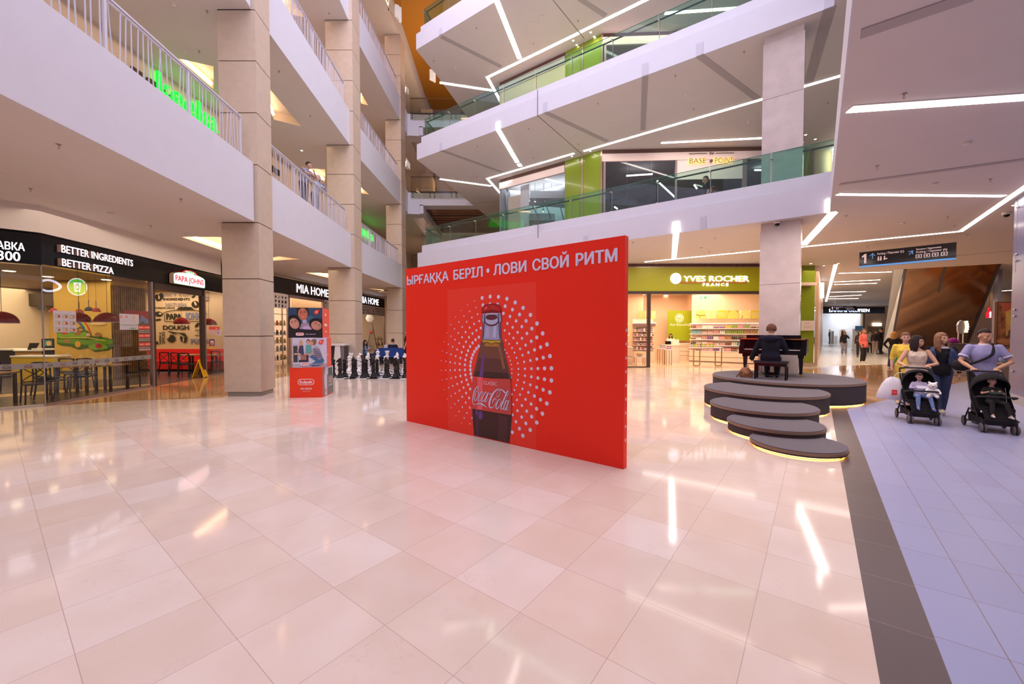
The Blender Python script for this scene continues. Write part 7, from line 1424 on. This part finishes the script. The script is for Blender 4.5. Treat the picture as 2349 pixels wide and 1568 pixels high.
    if face:
        fm = MB(); fm.mx = R_ @ Matrix.Scale(hs, 4)
        for x in (-.032, .032): fm.mi = 0; fm.ball((x, -.0815, .004), 1, 8, 6, (.012, .006, .005)); fm.mi = 1; fm.ball((x, -.088, .003), 1, 8, 6, (.0062, .003, .0062))
        for x in (-1, 1): fm.tube([(.016 * x, -.092, .029), (.034 * x, -.090, .033), (.050 * x, -.079, .027)], [.002, .003, .002], 5)
        fm.mi = 2; fm.tube([(-.022, -.092, -.060), (-.008, -.102, -.057), (.008, -.102, -.057), (.022, -.092, -.060)], [.003, .006, .006, .003], 6); fm.build('face_features', [ink((.75, .70, .66)), ink((.02, .012, .01)), ink((.45, .12, .10))], t, True)
    # hair
    HM = mat('hair_%02x%02x' % (int(hair[0][0] * 255), int(hair[0][1] * 255)), hair[0], .5, noise=.12, nscale=9); hbm = MB(); hbm.mx = R_ @ Matrix.Scale(hs, 4); st = hair[1]
    if st != 'none':
        for i in range(16):
            for j in range(9):
                a = 2 * PI * i / 16; e = -.45 + j * 2.0 / 8; x, y, z = math.cos(e) * math.sin(a), math.cos(e) * math.cos(a), math.sin(e)
                if y < -.3 and z < .5: continue
                if z < (-.25 if st == 'short' else -.4) or (st == 'short' and abs(x) > .75 and z < .05 and y < .15): continue
                k_ = 1.22 if st == 'puff' else 1; hbm.ball((x * .071 * k_, .012 + y * .089 * k_, .027 + z * .09 * k_), .029 if st == 'puff' else .023 if st != 'short' else .017, 6, 4)
        if st in ('long', 'bob', 'loose'):
            L = {'long': .24, 'bob': .15, 'loose': .30}[st]
            for i in range(13):
                a = PI * (-.62 + 1.24 * i / 12); x, y = math.sin(a) * .082, math.cos(a) * .095; limb(hbm, [(x * .9, y, .05), (x * 1.08, y * 1.02, -.05), (x * 1.15 + .003, y * .98, -.05 - L * .5), (x * .95, y * .85, -.05 - L)], [.022, .026, .026, .016], 6)
        if st == 'bun': hbm.ball((0, .11, .08), .04, 10, 6)
        add_obj('hair', remesh(hbm, .009, 1), HM, t)
    # clothing
    if top:
        m = MB(); k = top[1]; torso(m, 0.0 if k != 'crop' else .28, .80 if k == 'strap' else (.86 if k != 'long' else .93), .016)
        if k in ('short', 'long', 'half', 'coat', 'jacket'):
            for q in 'lr': arm(m, q, .015 if k != 'coat' else .024, {'short': .62, 'long': 2, 'half': 1.15, 'coat': 1.9, 'jacket': 1.1}[k]); m.ball(J['s' + q], .05 * W + .012, 10, 6); limb(m, [J['s' + q] + V3(0, 0, .0), J['neck'] + V3(0, 0, -.03)], [.045, .05])
        z0 = min(hem, J['pelvis'].z)
        if hem < .9:
            for i in range(6): m.ball(J['pelvis'] + V3(0, 0, -(J['pelvis'].z - hem) * i / 5), 1, 14, 6, (.175 * fat, .14 * fat, .05))
        add_obj('top', remesh(m, vox, 5), mat('cloth_%02x%02x%02x' % tuple(int(v * 255) for v in top[0]), top[0], .85, noise=.08, nscale=20, bump=.15), t)
        if k == 'strap':
            for x in (-.085, .085): MB().tube(cr([J['chest'] + V3(x, -.115, .05), J['neck'] + V3(x, -.06, -.02), J['neck'] + V3(x, .04, -.03), J['chest'] + V3(x, .11, .05)]), .005, 5).build('strap', mat('cloth_%02x%02x%02x' % tuple(int(v * 255) for v in top[0]), top[0]), t)
    if bottom:
        m = MB(); torso(m, 0, .16, .012, False)
        for q in 'lr': leg(m, q, .013, 2.0 if bottom[1] != 'shorts' else .9, .02 if bottom[1] == 'wide' else 0)
        add_obj('trousers', remesh(m, vox, 1), mat('cloth_%02x%02x%02x' % tuple(int(v * 255) for v in bottom[0]), bottom[0], .85, noise=.15, nscale=14), t)
    if shoes:
        for q in 'lr':
            A, T = J['a' + q], J['t' + q]; d = (T - A); d.z = 0; ln = d.length or 1; d = d / ln; m = MB(); base = A + V3(0, 0, -.055) - d * .045; limb(m, [base, A + d * .06 + V3(0, 0, -.045), A + d * .15 + V3(0, 0, -.06)], [.038, .042, .030], 10); m.ball(A + V3(0, 0, -.02), .042, 10, 6); sh_ = add_obj('shoe', remesh(m, .009, 1), mat('shoe_%02x%02x%02x' % tuple(int(v * 255) for v in shoes), shoes, .6), t)
    t['_j'] = 0; del t['_j']; return t, J, R_
DEN = (.05, .07, .15); KP = {}
# ---- stroller
FB = mat('stroller_black_fabric', (.012, .011, .013), .8, noise=.2, nscale=30); FRM = mat('stroller_frame', (.03, .028, .03), .3, .6); RUB = mat('wheel_grey', (.12, .11, .12), .6)
def stroller(lab, loc, rz, canopy_fwd, w=.40):
    t = thing('stroller', lab, 'stroller', loc, rz, 'strollers'); hw = w / 2
    for x, y, r, nm in ((-hw + .03, 0, .075, 'front'), (hw - .03, 0, .075, 'front'), (-hw - .03, .58, .09, 'rear'), (hw + .03, .58, .09, 'rear')):
        m = MB(); m.mx = Matrix.Translation((x, y, r)) @ Matrix.Rotation(PI / 2, 4, 'Y')
        for dx in ((-.022, .022) if nm == 'front' else (0,)): m.mi = 0; m.lathe([(r * .55, dx - .014), (r * .9, dx - .014), (r, dx - .006), (r, dx + .006), (r * .9, dx + .014), (r * .55, dx + .014)], n=22); m.mi = 1; m.lathe([(0, dx - .01), (r * .56, dx - .011), (r * .56, dx + .011), (0, dx + .01)], n=18)
        o = m.build('wheel', [FRM if nm == 'rear' else RUB, RUB], t, True)
    m = MB()
    for sx in (-1, 1):
        x = sx * hw; m.tube([(x * .85, 0, .10), (x * .9, .02, .17), (x, .10, .22), (x * 1.08, .34, .52), (x * 1.05, .50, .82), (x, .60, .97)], .013, 8); m.tube([(x + sx * .03, .58, .09), (x * 1.08, .42, .34), (x, .12, .30)], .012, 8); m.tube([(x * .95, .05, .24), (x * .95, -.05, .22)], .011, 6); m.box(x * .85 - .02, x * .85 + .02, -.03, .03, .11, .20)
    m.tube([(-hw - .03, .58, .10), (hw + .03, .58, .10)], .012, 8); m.tube([(-hw * .95, -.05, .22), (hw * .95, -.05, .22)], .012, 6); m.build('frame', FRM, t, True)
    MB().tube([(-hw, .60, .97), (-hw * .6, .62, .985), (hw * .6, .62, .985), (hw, .60, .97)], .017, 10).build('handle', mat('handle_foam', (.05, .045, .05), .7), t, True)
    m = MB(); m.tube(cr([(-hw * 1.05, .22, .56), (-hw * .9, .02, .60), (0, -.04, .61), (hw * .9, .02, .60), (hw * 1.05, .22, .56)]), .016, 8); m.build('bumper_bar', mat('bumper_foam', (.02, .02, .025), .7), t, True)
    m = MB(); m.prism([(-hw * .92, .05), (hw * .92, .05), (hw * .92, .34), (-hw * .92, .34)], .36, .41); m.quad((-hw * .92, .32, .38), (hw * .92, .32, .38), (hw * .95, .50, .88), (-hw * .95, .50, .88)); m.quad((-hw * .92, .34, .36), (-hw * .95, .52, .88), (hw * .95, .52, .88), (hw * .92, .34, .36)); m.quad((-hw * .9, .05, .38), (hw * .9, .05, .38), (hw * .8, -.03, .22), (-hw * .8, -.03, .22))
    for sx in (-1, 1): m.quad((sx * hw * .93, .08, .40), (sx * hw * .93, .32, .38), (sx * hw * .98, .48, .82), (sx * hw * 1.0, .30, .60))
    m.build('seat', FB, t)
    m = MB(); A0_ = -35 if canopy_fwd else -5; rings = []; n = 9
    for i in range(n + 1):
        a = R(95 + (A0_ - 95 + 90) * i / n) if 0 else R(150 - (150 - (46 if canopy_fwd else 66)) * i / n); ring = []
        for j in range(13):
            b = PI * j / 12; ring.append(m.v((math.cos(b) * hw * 1.08, .36 + .26 * -math.cos(a) * (math.sin(b) ** .7) * 1.0 + .02, .66 + (.31 + .012 * (i % 2)) * math.sin(a) * math.sin(b) ** .7 + .0)))
        rings.append(ring)
    for A_, B_ in zip(rings, rings[1:]):
        for j in range(12): m.f([A_[j], A_[j + 1], B_[j + 1], B_[j]])
    o = m.build('canopy', FB, t, True); sd = o.modifiers.new('thick', 'SOLIDIFY'); sd.thickness = .012
    m = MB(); m.prism([(-hw * .9, -.02), (hw * .9, -.02), (hw, .5), (-hw, .5)], .13, .15); m.quad((-hw * .9, -.02, .14), (hw * .9, -.02, .14), (hw * .9, -.03, .22), (-hw * .9, -.03, .22)); m.quad((-hw, .5, .14), (hw, .5, .14), (hw, .52, .26), (-hw, .52, .26))
    for sx in (-1, 1): m.quad((sx * hw * .9, -.02, .14), (sx * hw, .5, .14), (sx * hw, .52, .26), (sx * hw * .9, -.03, .22))
    m.build('basket', FB, t); return t
SR = R(-32); s1 = (7.50, 7.25); s2 = (8.08, 6.60)
stroller('black stroller carrying a toddler in blue with a white toy bear', (s1[0], s1[1], 0), SR, False, .42); stroller('black stroller with a deep hood carrying a toddler in black', (s2[0], s2[1], 0), R(-33), True, .42)
def at(o, rz, x, y, z=0): return (o[0] + math.cos(rz) * x - math.sin(rz) * y, o[1] + math.sin(rz) * x + math.cos(rz) * y, z)
# toddlers (built at adult scale, then scaled)
def toddler(lab, o, rz, skin, hair, top, bottom, shoes, arms, turn=0, tilt=.3):
    h = .84; k = 1.7 / h; J = dict(pelvis=(0, .0, .14 * 1), chest=(0, .10, .46), neck=(0, .14, .66), head=(0, .10, .86), sl=(-.165, .12, .60), sr=(.165, .12, .60), hl=(-.09, -.02, .14), hr=(.09, -.02, .14), kl=(-.15, -.46, .16), kr=(.17, -.46, .16), al=(-.17, -.58, -.22), ar=(.22, -.60, -.22), tl=(-.18, -.72, -.24), tr=(.24, -.74, -.24)); J.update(arms)
    return person(lab, at(o, rz, 0, .25, .42 - .0), rz, h, J, skin, hair, top, bottom, shoes, fat=1.02, head_turn=turn, head_tilt=tilt, vox=.02, hem=.99, child=True, curl=.7, grp='toddlers in strollers')
toddler('toddler in a lilac shirt and light blue jeans looking at a phone', s1, SR, (.55, .32, .24), ((.05, .03, .025), 'short'), ((.42, .38, .55), 'long'), ((.16, .25, .50), 'trousers'), (.10, .16, .50), dict(el=(-.26, .0, .42), er=(.26, .02, .42), wl=(-.12, -.18, .46), wr=(.10, -.18, .46)), 0, .35)
toddler('toddler in black clothes and white shoes leaning back in the hooded stroller', s2, R(-33), (.55, .33, .24), ((.10, .06, .045), 'short'), ((.015, .014, .016), 'short'), ((.02, .018, .02), 'trousers'), (.55, .52, .52), dict(el=(-.26, .0, .42), er=(.26, .02, .42), wl=(-.12, -.20, .52), wr=(.12, -.20, .52)), .15, -.1)
for o_, lab, c in ((s1, 'phone held by the toddler in lilac', (.5, .48, .6)), (s2, 'dark phone held by the toddler in black', (.02, .04, .03))): q = MB().box(-.075, .075, -.004, .004, -.035, .035).build('phone', ink(c, .2), bevel=.003); q.location = at(o_, SR, 0, .12, .665); q.rotation_euler = (R(-50), 0, SR); tag(q, lab, 'phone')
m = MB(); m.ball((0, 0, .09), .075, 12, 8, (1, .8, 1.1)); m.ball((0, -.01, .205), .062, 12, 8, (1.05, .9, .95)); m.ball((0, -.06, .195), .024, 8, 6)
for x in (-1, 1): m.ball((x * .045, .0, .262), .02, 8, 5); limb(m, [(x * .06, -.02, .13), (x * .09, -.07, .08)], [.028, .024]); limb(m, [(x * .045, -.03, .03), (x * .055, -.12, .02)], [.032, .03])
BRm = remesh(m, .008, 2); bt_ = add_obj('plush_bear', BRm, mat('white_plush', (.78, .76, .76), .9, bump=.3, nscale=60), None); bt_.location = at(s1, SR, .13, .10, .50); bt_.rotation_euler = (0, 0, SR - .2); tag(bt_, 'white plush toy bear beside the toddler in the stroller', 'toy')
m = MB(); m.ball((-.022, -.068, .222), .006, 6, 4); m.ball((.022, -.068, .222), .006, 6, 4); m.ball((0, -.085, .203), .010, 6, 4); m.build('face_features', BLACK, bt_)
m = MB(); m.ball((0, 0, 0), .15, 12, 8, (1.1, .9, .38)); q = m.build('blanket', mat('red_blanket', (.55, .04, .04), .9, noise=.5, nscale=25), None, True); q.location = at(s1, SR, .02, .18, .205); tag(q, 'folded red patterned blanket in the basket of the stroller', 'blanket')
# carrier bag on the first stroller
m = MB(); rbq = random.Random(3); rings = []
for i, (z, a, b_) in enumerate(((.44, .03, .02), (.40, .10, .04), (.30, .15, .07), (.15, .19, .09), (.03, .21, .10), (0, .19, .09))):
    rings.append([m.v((a * math.cos(k * PI / 9) + rbq.uniform(-.008, .008) - .25 * (.44 - z) * .35, b_ * math.sin(k * PI / 9) + rbq.uniform(-.008, .008), z)) for k in range(18)])
for A_, B_ in zip(rings, rings[1:]):
    for k in range(18): m.f([A_[k], A_[(k + 1) % 18], B_[(k + 1) % 18], B_[k]])
m.f(rings[-1]); cb = m.build('carrier_bag', mat('white_plastic_film', (.74, .72, .78), .35), None, True); cb.location = at(s1, SR, -.34, .42, .37); cb.rotation_euler = (0, 0, SR); tag(cb, 'white plastic carrier bag hanging from the first stroller', 'bag')
a_ = art('label', [((.75, .03, .04), rc(-.04, .10, .04, .20)), ((.8, .6, .6), ('text', 'X S', -.025, .14, .05, .03, .03))], cb, -.13)
m = MB(); m.tube(cr([(0, 0, .42), (.05, 0, .50), (.12, .02, .53)]), .006, 5); m.build('handle', mat('white_plastic_film', (.74, .72, .78)), cb)
# ---- the walking group
wA = at(s1, SR, .13, 1.02); person('woman in a cream strap top with black bob hair pushing the first stroller', wA, SR, 1.60, dict(el=(-.30, -.10, 1.12), er=(.28, -.12, 1.12), wl=(-.25, -.30, 1.085), wr=(.08, -.30, 1.085), sl=(-.165, .0, 1.37), sr=(.165, .0, 1.37), kr=(.1, -.12, .50), ar=(.1, -.05, .09), tr=(.11, -.2, .035)), (.58, .33, .22), ((.018, .010, .012), 'bob'), ((.66, .55, .46), 'strap'), ((.55, .40, .34), 'trousers'), (.6, .55, .52), fem=True, head_turn=R(55), head_tilt=.05, vox=.012, handn=dict(l=(0, 0, -1), r=(0, 0, -1), dl=(.1, -1, -.1), dr=(-.1, -1, -.1)), curl=1.25, grp='walking group with strollers')
wB = (8.62, 8.03, 0); tB, JB, RB = person('woman in a cropped denim jacket and black top walking between the strollers', wB, R(-38), 1.66, dict(wr=(.26, .0, .86), er=(.235, .05, 1.10), el=(-.24, .06, 1.1), wl=(-.22, -.05, .88), kl=(-.08, -.10, .50), al=(-.07, -.06, .09), tl=(-.07, -.22, .035), kr=(.07, .02, .5), ar=(.06, .12, .12), tr=(.06, -.02, .035)), (.56, .32, .21), ((.22, .11, .055), 'long'), ((.008, .008, .012), 'short'), (DEN, 'trousers'), (.55, .48, .42), fem=True, head_turn=R(38), head_tilt=-.08, vox=.012, hem=.86, grp='walking group with strollers')
def jacket(t, J, c, z0, z1, mname, slv=1.1, gap=.34):
    m = MB()
    for i in range(8):
        f = z0 + (z1 - z0) * i / 7; c_ = J['pelvis'].lerp(J['chest'], f / .62) if f < .62 else J['chest'].lerp(J['neck'], (f - .62) / .38); m.ball(c_, 1, 16, 6, (.196 - max(0, f - .8) * .3, .158 - max(0, f - .8) * .2, .085))
    for q in 'lr': limb(m, [J['s' + q], J['s' + q].lerp(J['e' + q], .5), J['e' + q], J['e' + q].lerp(J['w' + q], slv - 1)], [.055, .060, .057, .054])
    me = remesh(m, .013, 6); o = add_obj('jacket', me, mat(mname, c, .8, noise=.25, nscale=16, bump=.2), t); F = bmesh.new(); F.from_mesh(me)
    bmesh.ops.delete(F, geom=[v for v in F.verts if abs(v.co.x) < gap * .5 * (.5 + .5 * min(1, max(0, (v.co.z - J['pelvis'].z) * 2))) and v.co.y < -.02], context='VERTS'); F.to_mesh(me); F.free(); return o
jacket(tB, JB, (.045, .06, .14), .34, .88, 'denim_jacket', gap=.22)
m = MB(); m.ball(JB['neck'] + V3(0, .0, -.03), 1, 14, 8, (.135, .10, .045)); m.build('collar_trim', mat('silver_lace', (.50, .47, .52), .5, noise=.5, nscale=60), tB, True); m = MB(); m.lathe([(.031, -.014), (.034, 0), (.031, .014)], tuple(JB['wr'] + V3(0, 0, .05)), 12); m.build('wristwatch', BLACK, tB)
mL = at(s2, R(-33), .10, .98); tM, JM, RM = person('man in a lilac polo shirt with crossbody bag pushing the hooded stroller', mL, R(-33), 1.73, dict(el=(-.31, -.06, 1.12), er=(.31, -.06, 1.12), wl=(-.21, -.28, 1.0), wr=(.06, -.28, 1.0), sl=(-.185, .0, 1.375), sr=(.185, .0, 1.375), kl=(-.1, -.12, .5), al=(-.1, -.04, .09), tl=(-.1, -.18, .035)), (.55, .30, .19), ((.025, .014, .012), 'short'), ((.28, .28, .52), 'short'), ((.02, .018, .022), 'trousers'), (.08, .07, .07), fat=1.06, head_turn=R(32), head_tilt=.16, vox=.012, hem=.84, handn=dict(l=(0, 0, -1), r=(0, 0, -1), dl=(.15, -1, -.1), dr=(-.15, -1, -.1)), curl=1.25, grp='walking group with strollers')
WT_ = mat('white_ribbing', (.75, .72, .78), .7); m = MB(); m.lathe([(.062, -.02), (.075, .0), (.066, .03), (.058, .025)], tuple(JM['neck'] + V3(0, -.005, -.005)), 18); m.build('collar', WT_, tM, True)
for q in 'lr': e = JM['s' + q].lerp(JM['e' + q], .62); d = (JM['e' + q] - JM['s' + q]).normalized(); MB().tube([e - d * .006, e + d * .014], .073, 14, False).build('sleeve_cuff', WT_, tM)
m = MB(); m.tube(cr([JM['s' + 'r'] + V3(-.08, .02, .065), JM['chest'] + V3(.05, -.165, .02), JM['pelvis'] + V3(-.14, -.16, .16), JM['pelvis'] + V3(-.26, -.06, .10)]), .021, 6); m.build('bag_strap', FB, tM, True)
q = MB().ball((0, 0, 0), .13, 14, 10, (1.05, .62, .85)).build('crossbody_bag', mat('black_bag_fabric', (.015, .012, .014), .6), None, True); q.location = at(mL, R(-33), -.30, -.04, 1.06); q.rotation_euler = (0, 0, R(-33)); tag(q, "black rounded crossbody bag hanging at the man's hip", 'bag'); m = MB(); m.lathe([(.033, -.008), (.036, 0), (.033, .008)], tuple(JM['wr'] + V3(.01, .05, .02)), 12); m.build('bracelet', STEEL, tM)
person('woman in a yellow top walking behind the woman in the strap top', (9.15, 9.3, 0), R(-40), 1.66, {}, (.55, .32, .22), ((.16, .07, .03), 'bun'), ((.72, .50, .06), 'half'), ((.62, .45, .08), 'wide'), (.5, .4, .3), fem=True, vox=.016, hem=.70, grp='walking group with strollers')
# ---- pianist on the bench
person('pianist with short brown hair in a dark quilted hooded jacket on the bench', (6.49, 10.04, .5), R(-40 + 180), 1.76, dict(pelvis=(0, .0, .53), chest=(0, -.03, .83), neck=(0, -.05, 1.03), head=(0, -.10, 1.18), sl=(-.19, -.04, .97), sr=(.19, -.04, .97), el=(-.30, -.10, .70), er=(.31, -.0, .70), wl=(-.24, -.40, .72), wr=(.40, .0, .47), hl=(-.09, -.05, .50), hr=(.09, -.05, .50), kl=(-.12, -.42, .48), kr=(.12, -.42, .48), al=(-.10, -.40, .09), ar=(.12, -.40, .09), tl=(-.10, -.55, .04), tr=(.12, -.55, .04)), (.52, .30, .2), ((.11, .04, .018), 'puff'), ((.004, .0045, .013), 'coat'), ((.01, .01, .014), 'trousers'), (.015, .015, .018), fat=1.22, vox=.013, hem=.44, head_tilt=.2, handn=dict(l=(0, 0, -1), r=(0, 0, -1), dl=(0, -1, -.2), dr=(0, -1, -.2)))
m = MB(); m.ball((0, 0, 0), 1, 18, 10, (.19, .12, .085)); q = m.build('hood', mat('hood_navy', (.006, .007, .020), .85), [o for o in bpy.data.objects if o.name.startswith('person')][-1], True); q.location = (0, .07, .985)
# ---- others; standing walkers in the corridor and on the galleries
def walker(lab, px, D, py_feet=None, h=1.7, face=0, **k):
    X = (px - 1174.5) / 918 * D; return person(lab, (X, D, k.pop('z', 0.0)), face - math.atan2(X, D), h, vox=.022, **k)
BT = ((.02, .018, .02), 'trousers'); HB = (.02, .012, .01)
walker('man in a salmon pink shirt and black trousers standing in the corridor', 1981, 21.4, h=1.82, face=R(60), top=((.78, .16, .14), 'long'), bottom=BT, shoes=(.75, .68, .55), hair=((.12, .05, .03), 'short'), hem=.80)
walker('woman in a black blouse and grey trousers walking towards the camera', 1937, 29.5, h=1.66, fem=True, top=((.012, .012, .016), 'long'), bottom=((.26, .24, .28), 'wide'), shoes=(.3, .15, .1), hair=((.06, .03, .02), 'long'), pose=dict(er=(.28, -.05, 1.2), wr=(.10, -.12, 1.46), kl=(-.08, -.1, .5)), hem=.86)
walker('person in a grey sweater and black trousers in the waiting group', 1996, 31.0, h=1.78, face=PI, top=((.30, .26, .25), 'long'), bottom=BT, shoes=(.05, .05, .05), hair=(HB, 'short'), hem=.8)
walker('woman with a black cardigan and beige wide trousers in the waiting group', 2008, 30.0, h=1.74, fem=True, face=R(20), top=((.025, .02, .022), 'long'), bottom=((.42, .30, .22), 'wide'), shoes=(.4, .3, .25), hair=((.07, .03, .02), 'loose'))
wk = walker('tall man in black with a dark backpack in the waiting group', 2021, 29.5, h=1.90, face=R(-120), top=((.012, .010, .012), 'long'), bottom=BT, shoes=(.02, .02, .02), hair=(HB, 'short'), hem=.8); m = MB(); m.ball((0, .22, 1.18), 1, 12, 8, (.17, .12, .24)); q = m.build('backpack', mat('maroon_black_pack', (.03, .015, .02), .7), None, True); q.location = wk[0].location; q.rotation_euler = wk[0].rotation_euler; q.location.z = .14; tag(q, 'dark backpack on the back of the tall man in black', 'bag')
walker('woman in dark clothes half hidden behind the man in salmon pink', 1973, 26, h=1.72, fem=True, top=((.03, .025, .03), 'long'), bottom=BT, shoes=(.05, .05, .05), hair=(HB, 'long'))
walker('blonde woman in a dark jacket and jeans seen from behind in the corridor', 2050, 18.2, h=1.66, face=PI, fem=True, top=((.014, .014, .016), 'long'), bottom=((.05, .055, .14), 'trousers'), shoes=(.7, .65, .6), hair=((.45, .22, .06), 'loose'), pose=dict(el=(-.32, -.08, 1.12), er=(.32, -.08, 1.12), wl=(-.2, -.25, .95), wr=(.2, -.25, .95), al=(-.16, .02, .09), ar=(.14, .02, .09)))
m = MB(); m.ball((0, 0, .35), 1, 14, 8, (.28, .3, .33)); q = m.build('patterned_pram', mat('patterned_grey_fabric', (.30, .30, .26), .8, noise=.9, nscale=9), None, True); q.location = (17.1, 17.6, 0); tag(q, 'rounded grey patterned pram with green rim before the blonde woman', 'pram'); MB().tube(cr([(-.28, -.1, .1), (-.3, -.1, .45), (-.1, -.12, .68), (.15, -.1, .66)]), .03, 8).build('rim', ink((.02, .35, .08)), q, True)
walker('man in black with a trolley inside the far audio shop', 1903, 53.5, h=1.9, face=R(90), top=((.02, .02, .025), 'long'), bottom=BT, shoes=(.02, .02, .02), hair=((.3, .15, .1), 'short'))
walker('woman with dark red hair at the white table of the far audio shop', 1932, 51.5, h=1.75, face=R(80), fem=True, top=((.05, .02, .02), 'long'), bottom=BT, shoes=(.02, .02, .02), hair=((.10, .02, .015), 'long'))
walker('shop assistant with dark hair behind the cash desk of the beauty shop', 1538.5, 22.2, h=1.55, fem=True, top=((.72, .60, .55), 'long'), bottom=BT, shoes=(.05, .05, .05), hair=(HB, 'long'))
walker('man in a dark shirt and cap walking past the BASE POINT sign with red bag', 1614, 15.2, h=1.82, face=R(-75), z=5.69, top=((.008, .012, .035), 'short'), bottom=BT, shoes=(.05, .05, .05), hair=((.01, .015, .04), 'short'), hem=.8)
walker('woman with long red hair walking behind the man in the cap', 1631, 15.8, h=1.66, face=R(-75), fem=True, z=5.69, top=((.02, .02, .035), 'short'), bottom=((.12, .15, .2), 'trousers'), shoes=(.1, .1, .1), hair=((.12, .02, .015), 'loose'))
lean = dict(chest=(0, -.08, 1.22), neck=(0, -.15, 1.38), head=(0, -.22, 1.52), sl=(-.17, -.14, 1.34), sr=(.17, -.14, 1.34), el=(-.28, -.32, 1.16), er=(.26, -.32, 1.16), wl=(-.05, -.38, 1.18), wr=(.05, -.38, 1.30))
person('person with dark hair leaning on the rod railing of the first left gallery', (-7.35, 14.25, 5.97), R(80), 1.72, lean, (.5, .28, .2), (HB, 'short'), ((.22, .24, .34), 'short'), ((.05, .05, .08), 'trousers'), (.2, .2, .2), vox=.018, head_turn=R(40), grp='people leaning on the gallery railing')
person('grey-haired person with hand on chin leaning on the left gallery railing', (-7.45, 15.25, 5.97), R(80), 1.62, dict(lean, head=(0, -.17, 1.56)), (.6, .38, .3), ((.5, .45, .40), 'bob'), ((.34, .36, .50), 'long'), ((.14, .15, .22), 'trousers'), (.2, .2, .2), fem=True, vox=.018, head_turn=R(-10), grp='people leaning on the gallery railing')
# ---- lounge seats behind the chess set
BLUEF = mat('royal_blue_fabric', (.012, .045, .20), .8); DKB = mat('dark_seat_base', (.012, .01, .014), .7)
def sofa(lab, x, y, w, rz, back=.82):
    t = thing('lounge_sofa', lab, 'sofa', (x, y, 0), rz, 'blue lounge sofas'); MB().box(-w / 2, w / 2, -.4, .4, .06, .44).build('seat', DKB, t, bevel=.04); m = MB(); m.face([(-w / 2, .40), (w / 2, .40), (w / 2, back), (-w / 2 + .35, back), (-w / 2 + .12, back - .12), (-w / 2, .48)], -.48, -.32); m.build('backrest', BLUEF, t, bevel=.03)
    for sx in (-1, 1): MB().box(-.03, .03, -.3, .3, 0, .07).build('foot', DARK, t).location = (sx * (w / 2 - .1), 0, 0)
    return t
sofa('blue backed dark lounge sofa at the right behind the chess set', -5.85, 20.4, 2.2, 0, .86); sofa('blue edged armchair behind the chess set beside the second column', -7.45, 20.2, .9, R(-30), .8)
SIT = dict(pelvis=(0, .05, .50), chest=(0, .10, .78), neck=(0, .06, .96), head=(0, .0, 1.11), sl=(-.17, .07, .91), sr=(.17, .07, .91), el=(-.22, -.05, .68), er=(.22, -.05, .68), wl=(-.06, -.28, .76), wr=(.06, -.28, .76), hl=(-.09, .02, .48), hr=(.09, .02, .48), kl=(-.10, -.40, .50), kr=(.10, -.40, .50), al=(-.10, -.42, .09), ar=(.10, -.42, .09), tl=(-.10, -.56, .04), tr=(.10, -.56, .04))
person('woman with black curly hair in a pale blue top sitting and using a phone', (-7.45, 20.3, 0), R(50), 1.72, SIT, (.5, .28, .2), (HB, 'loose'), ((.25, .35, .42), 'short'), ((.02, .02, .03), 'trousers'), (.05, .05, .05), fem=True, vox=.018, grp='people sitting in the lounge')
person('man in a dark navy shirt sitting with his back to the chess set', (-6.1, 20.5, 0), PI, 1.8, SIT, (.5, .28, .2), (HB, 'short'), ((.01, .012, .03), 'short'), ((.02, .02, .03), 'trousers'), (.05, .05, .05), fat=1.2, vox=.018, grp='people sitting in the lounge')
person('person in black at the edge of the red board holding a phone', (-5.25, 20.0, 0), R(-90), 1.75, {}, (.5, .28, .2), (HB, 'short'), ((.01, .01, .012), 'short'), ((.01, .01, .012), 'trousers'), (.05, .05, .05), vox=.02, grp='people sitting in the lounge')
o = MB().box(-.15, .15, -.01, .01, 0, .95).build('leaflet_stand', ink((.55, .50, .55))); o.location = (atY(887, 800, 22).x, 22, 0); tag(o, 'small pale notice stand beside the blue sofa', 'stand')
for _s in list(bpy.data.scenes):
    if _s.name == 'lettering': bpy.data.scenes.remove(_s)
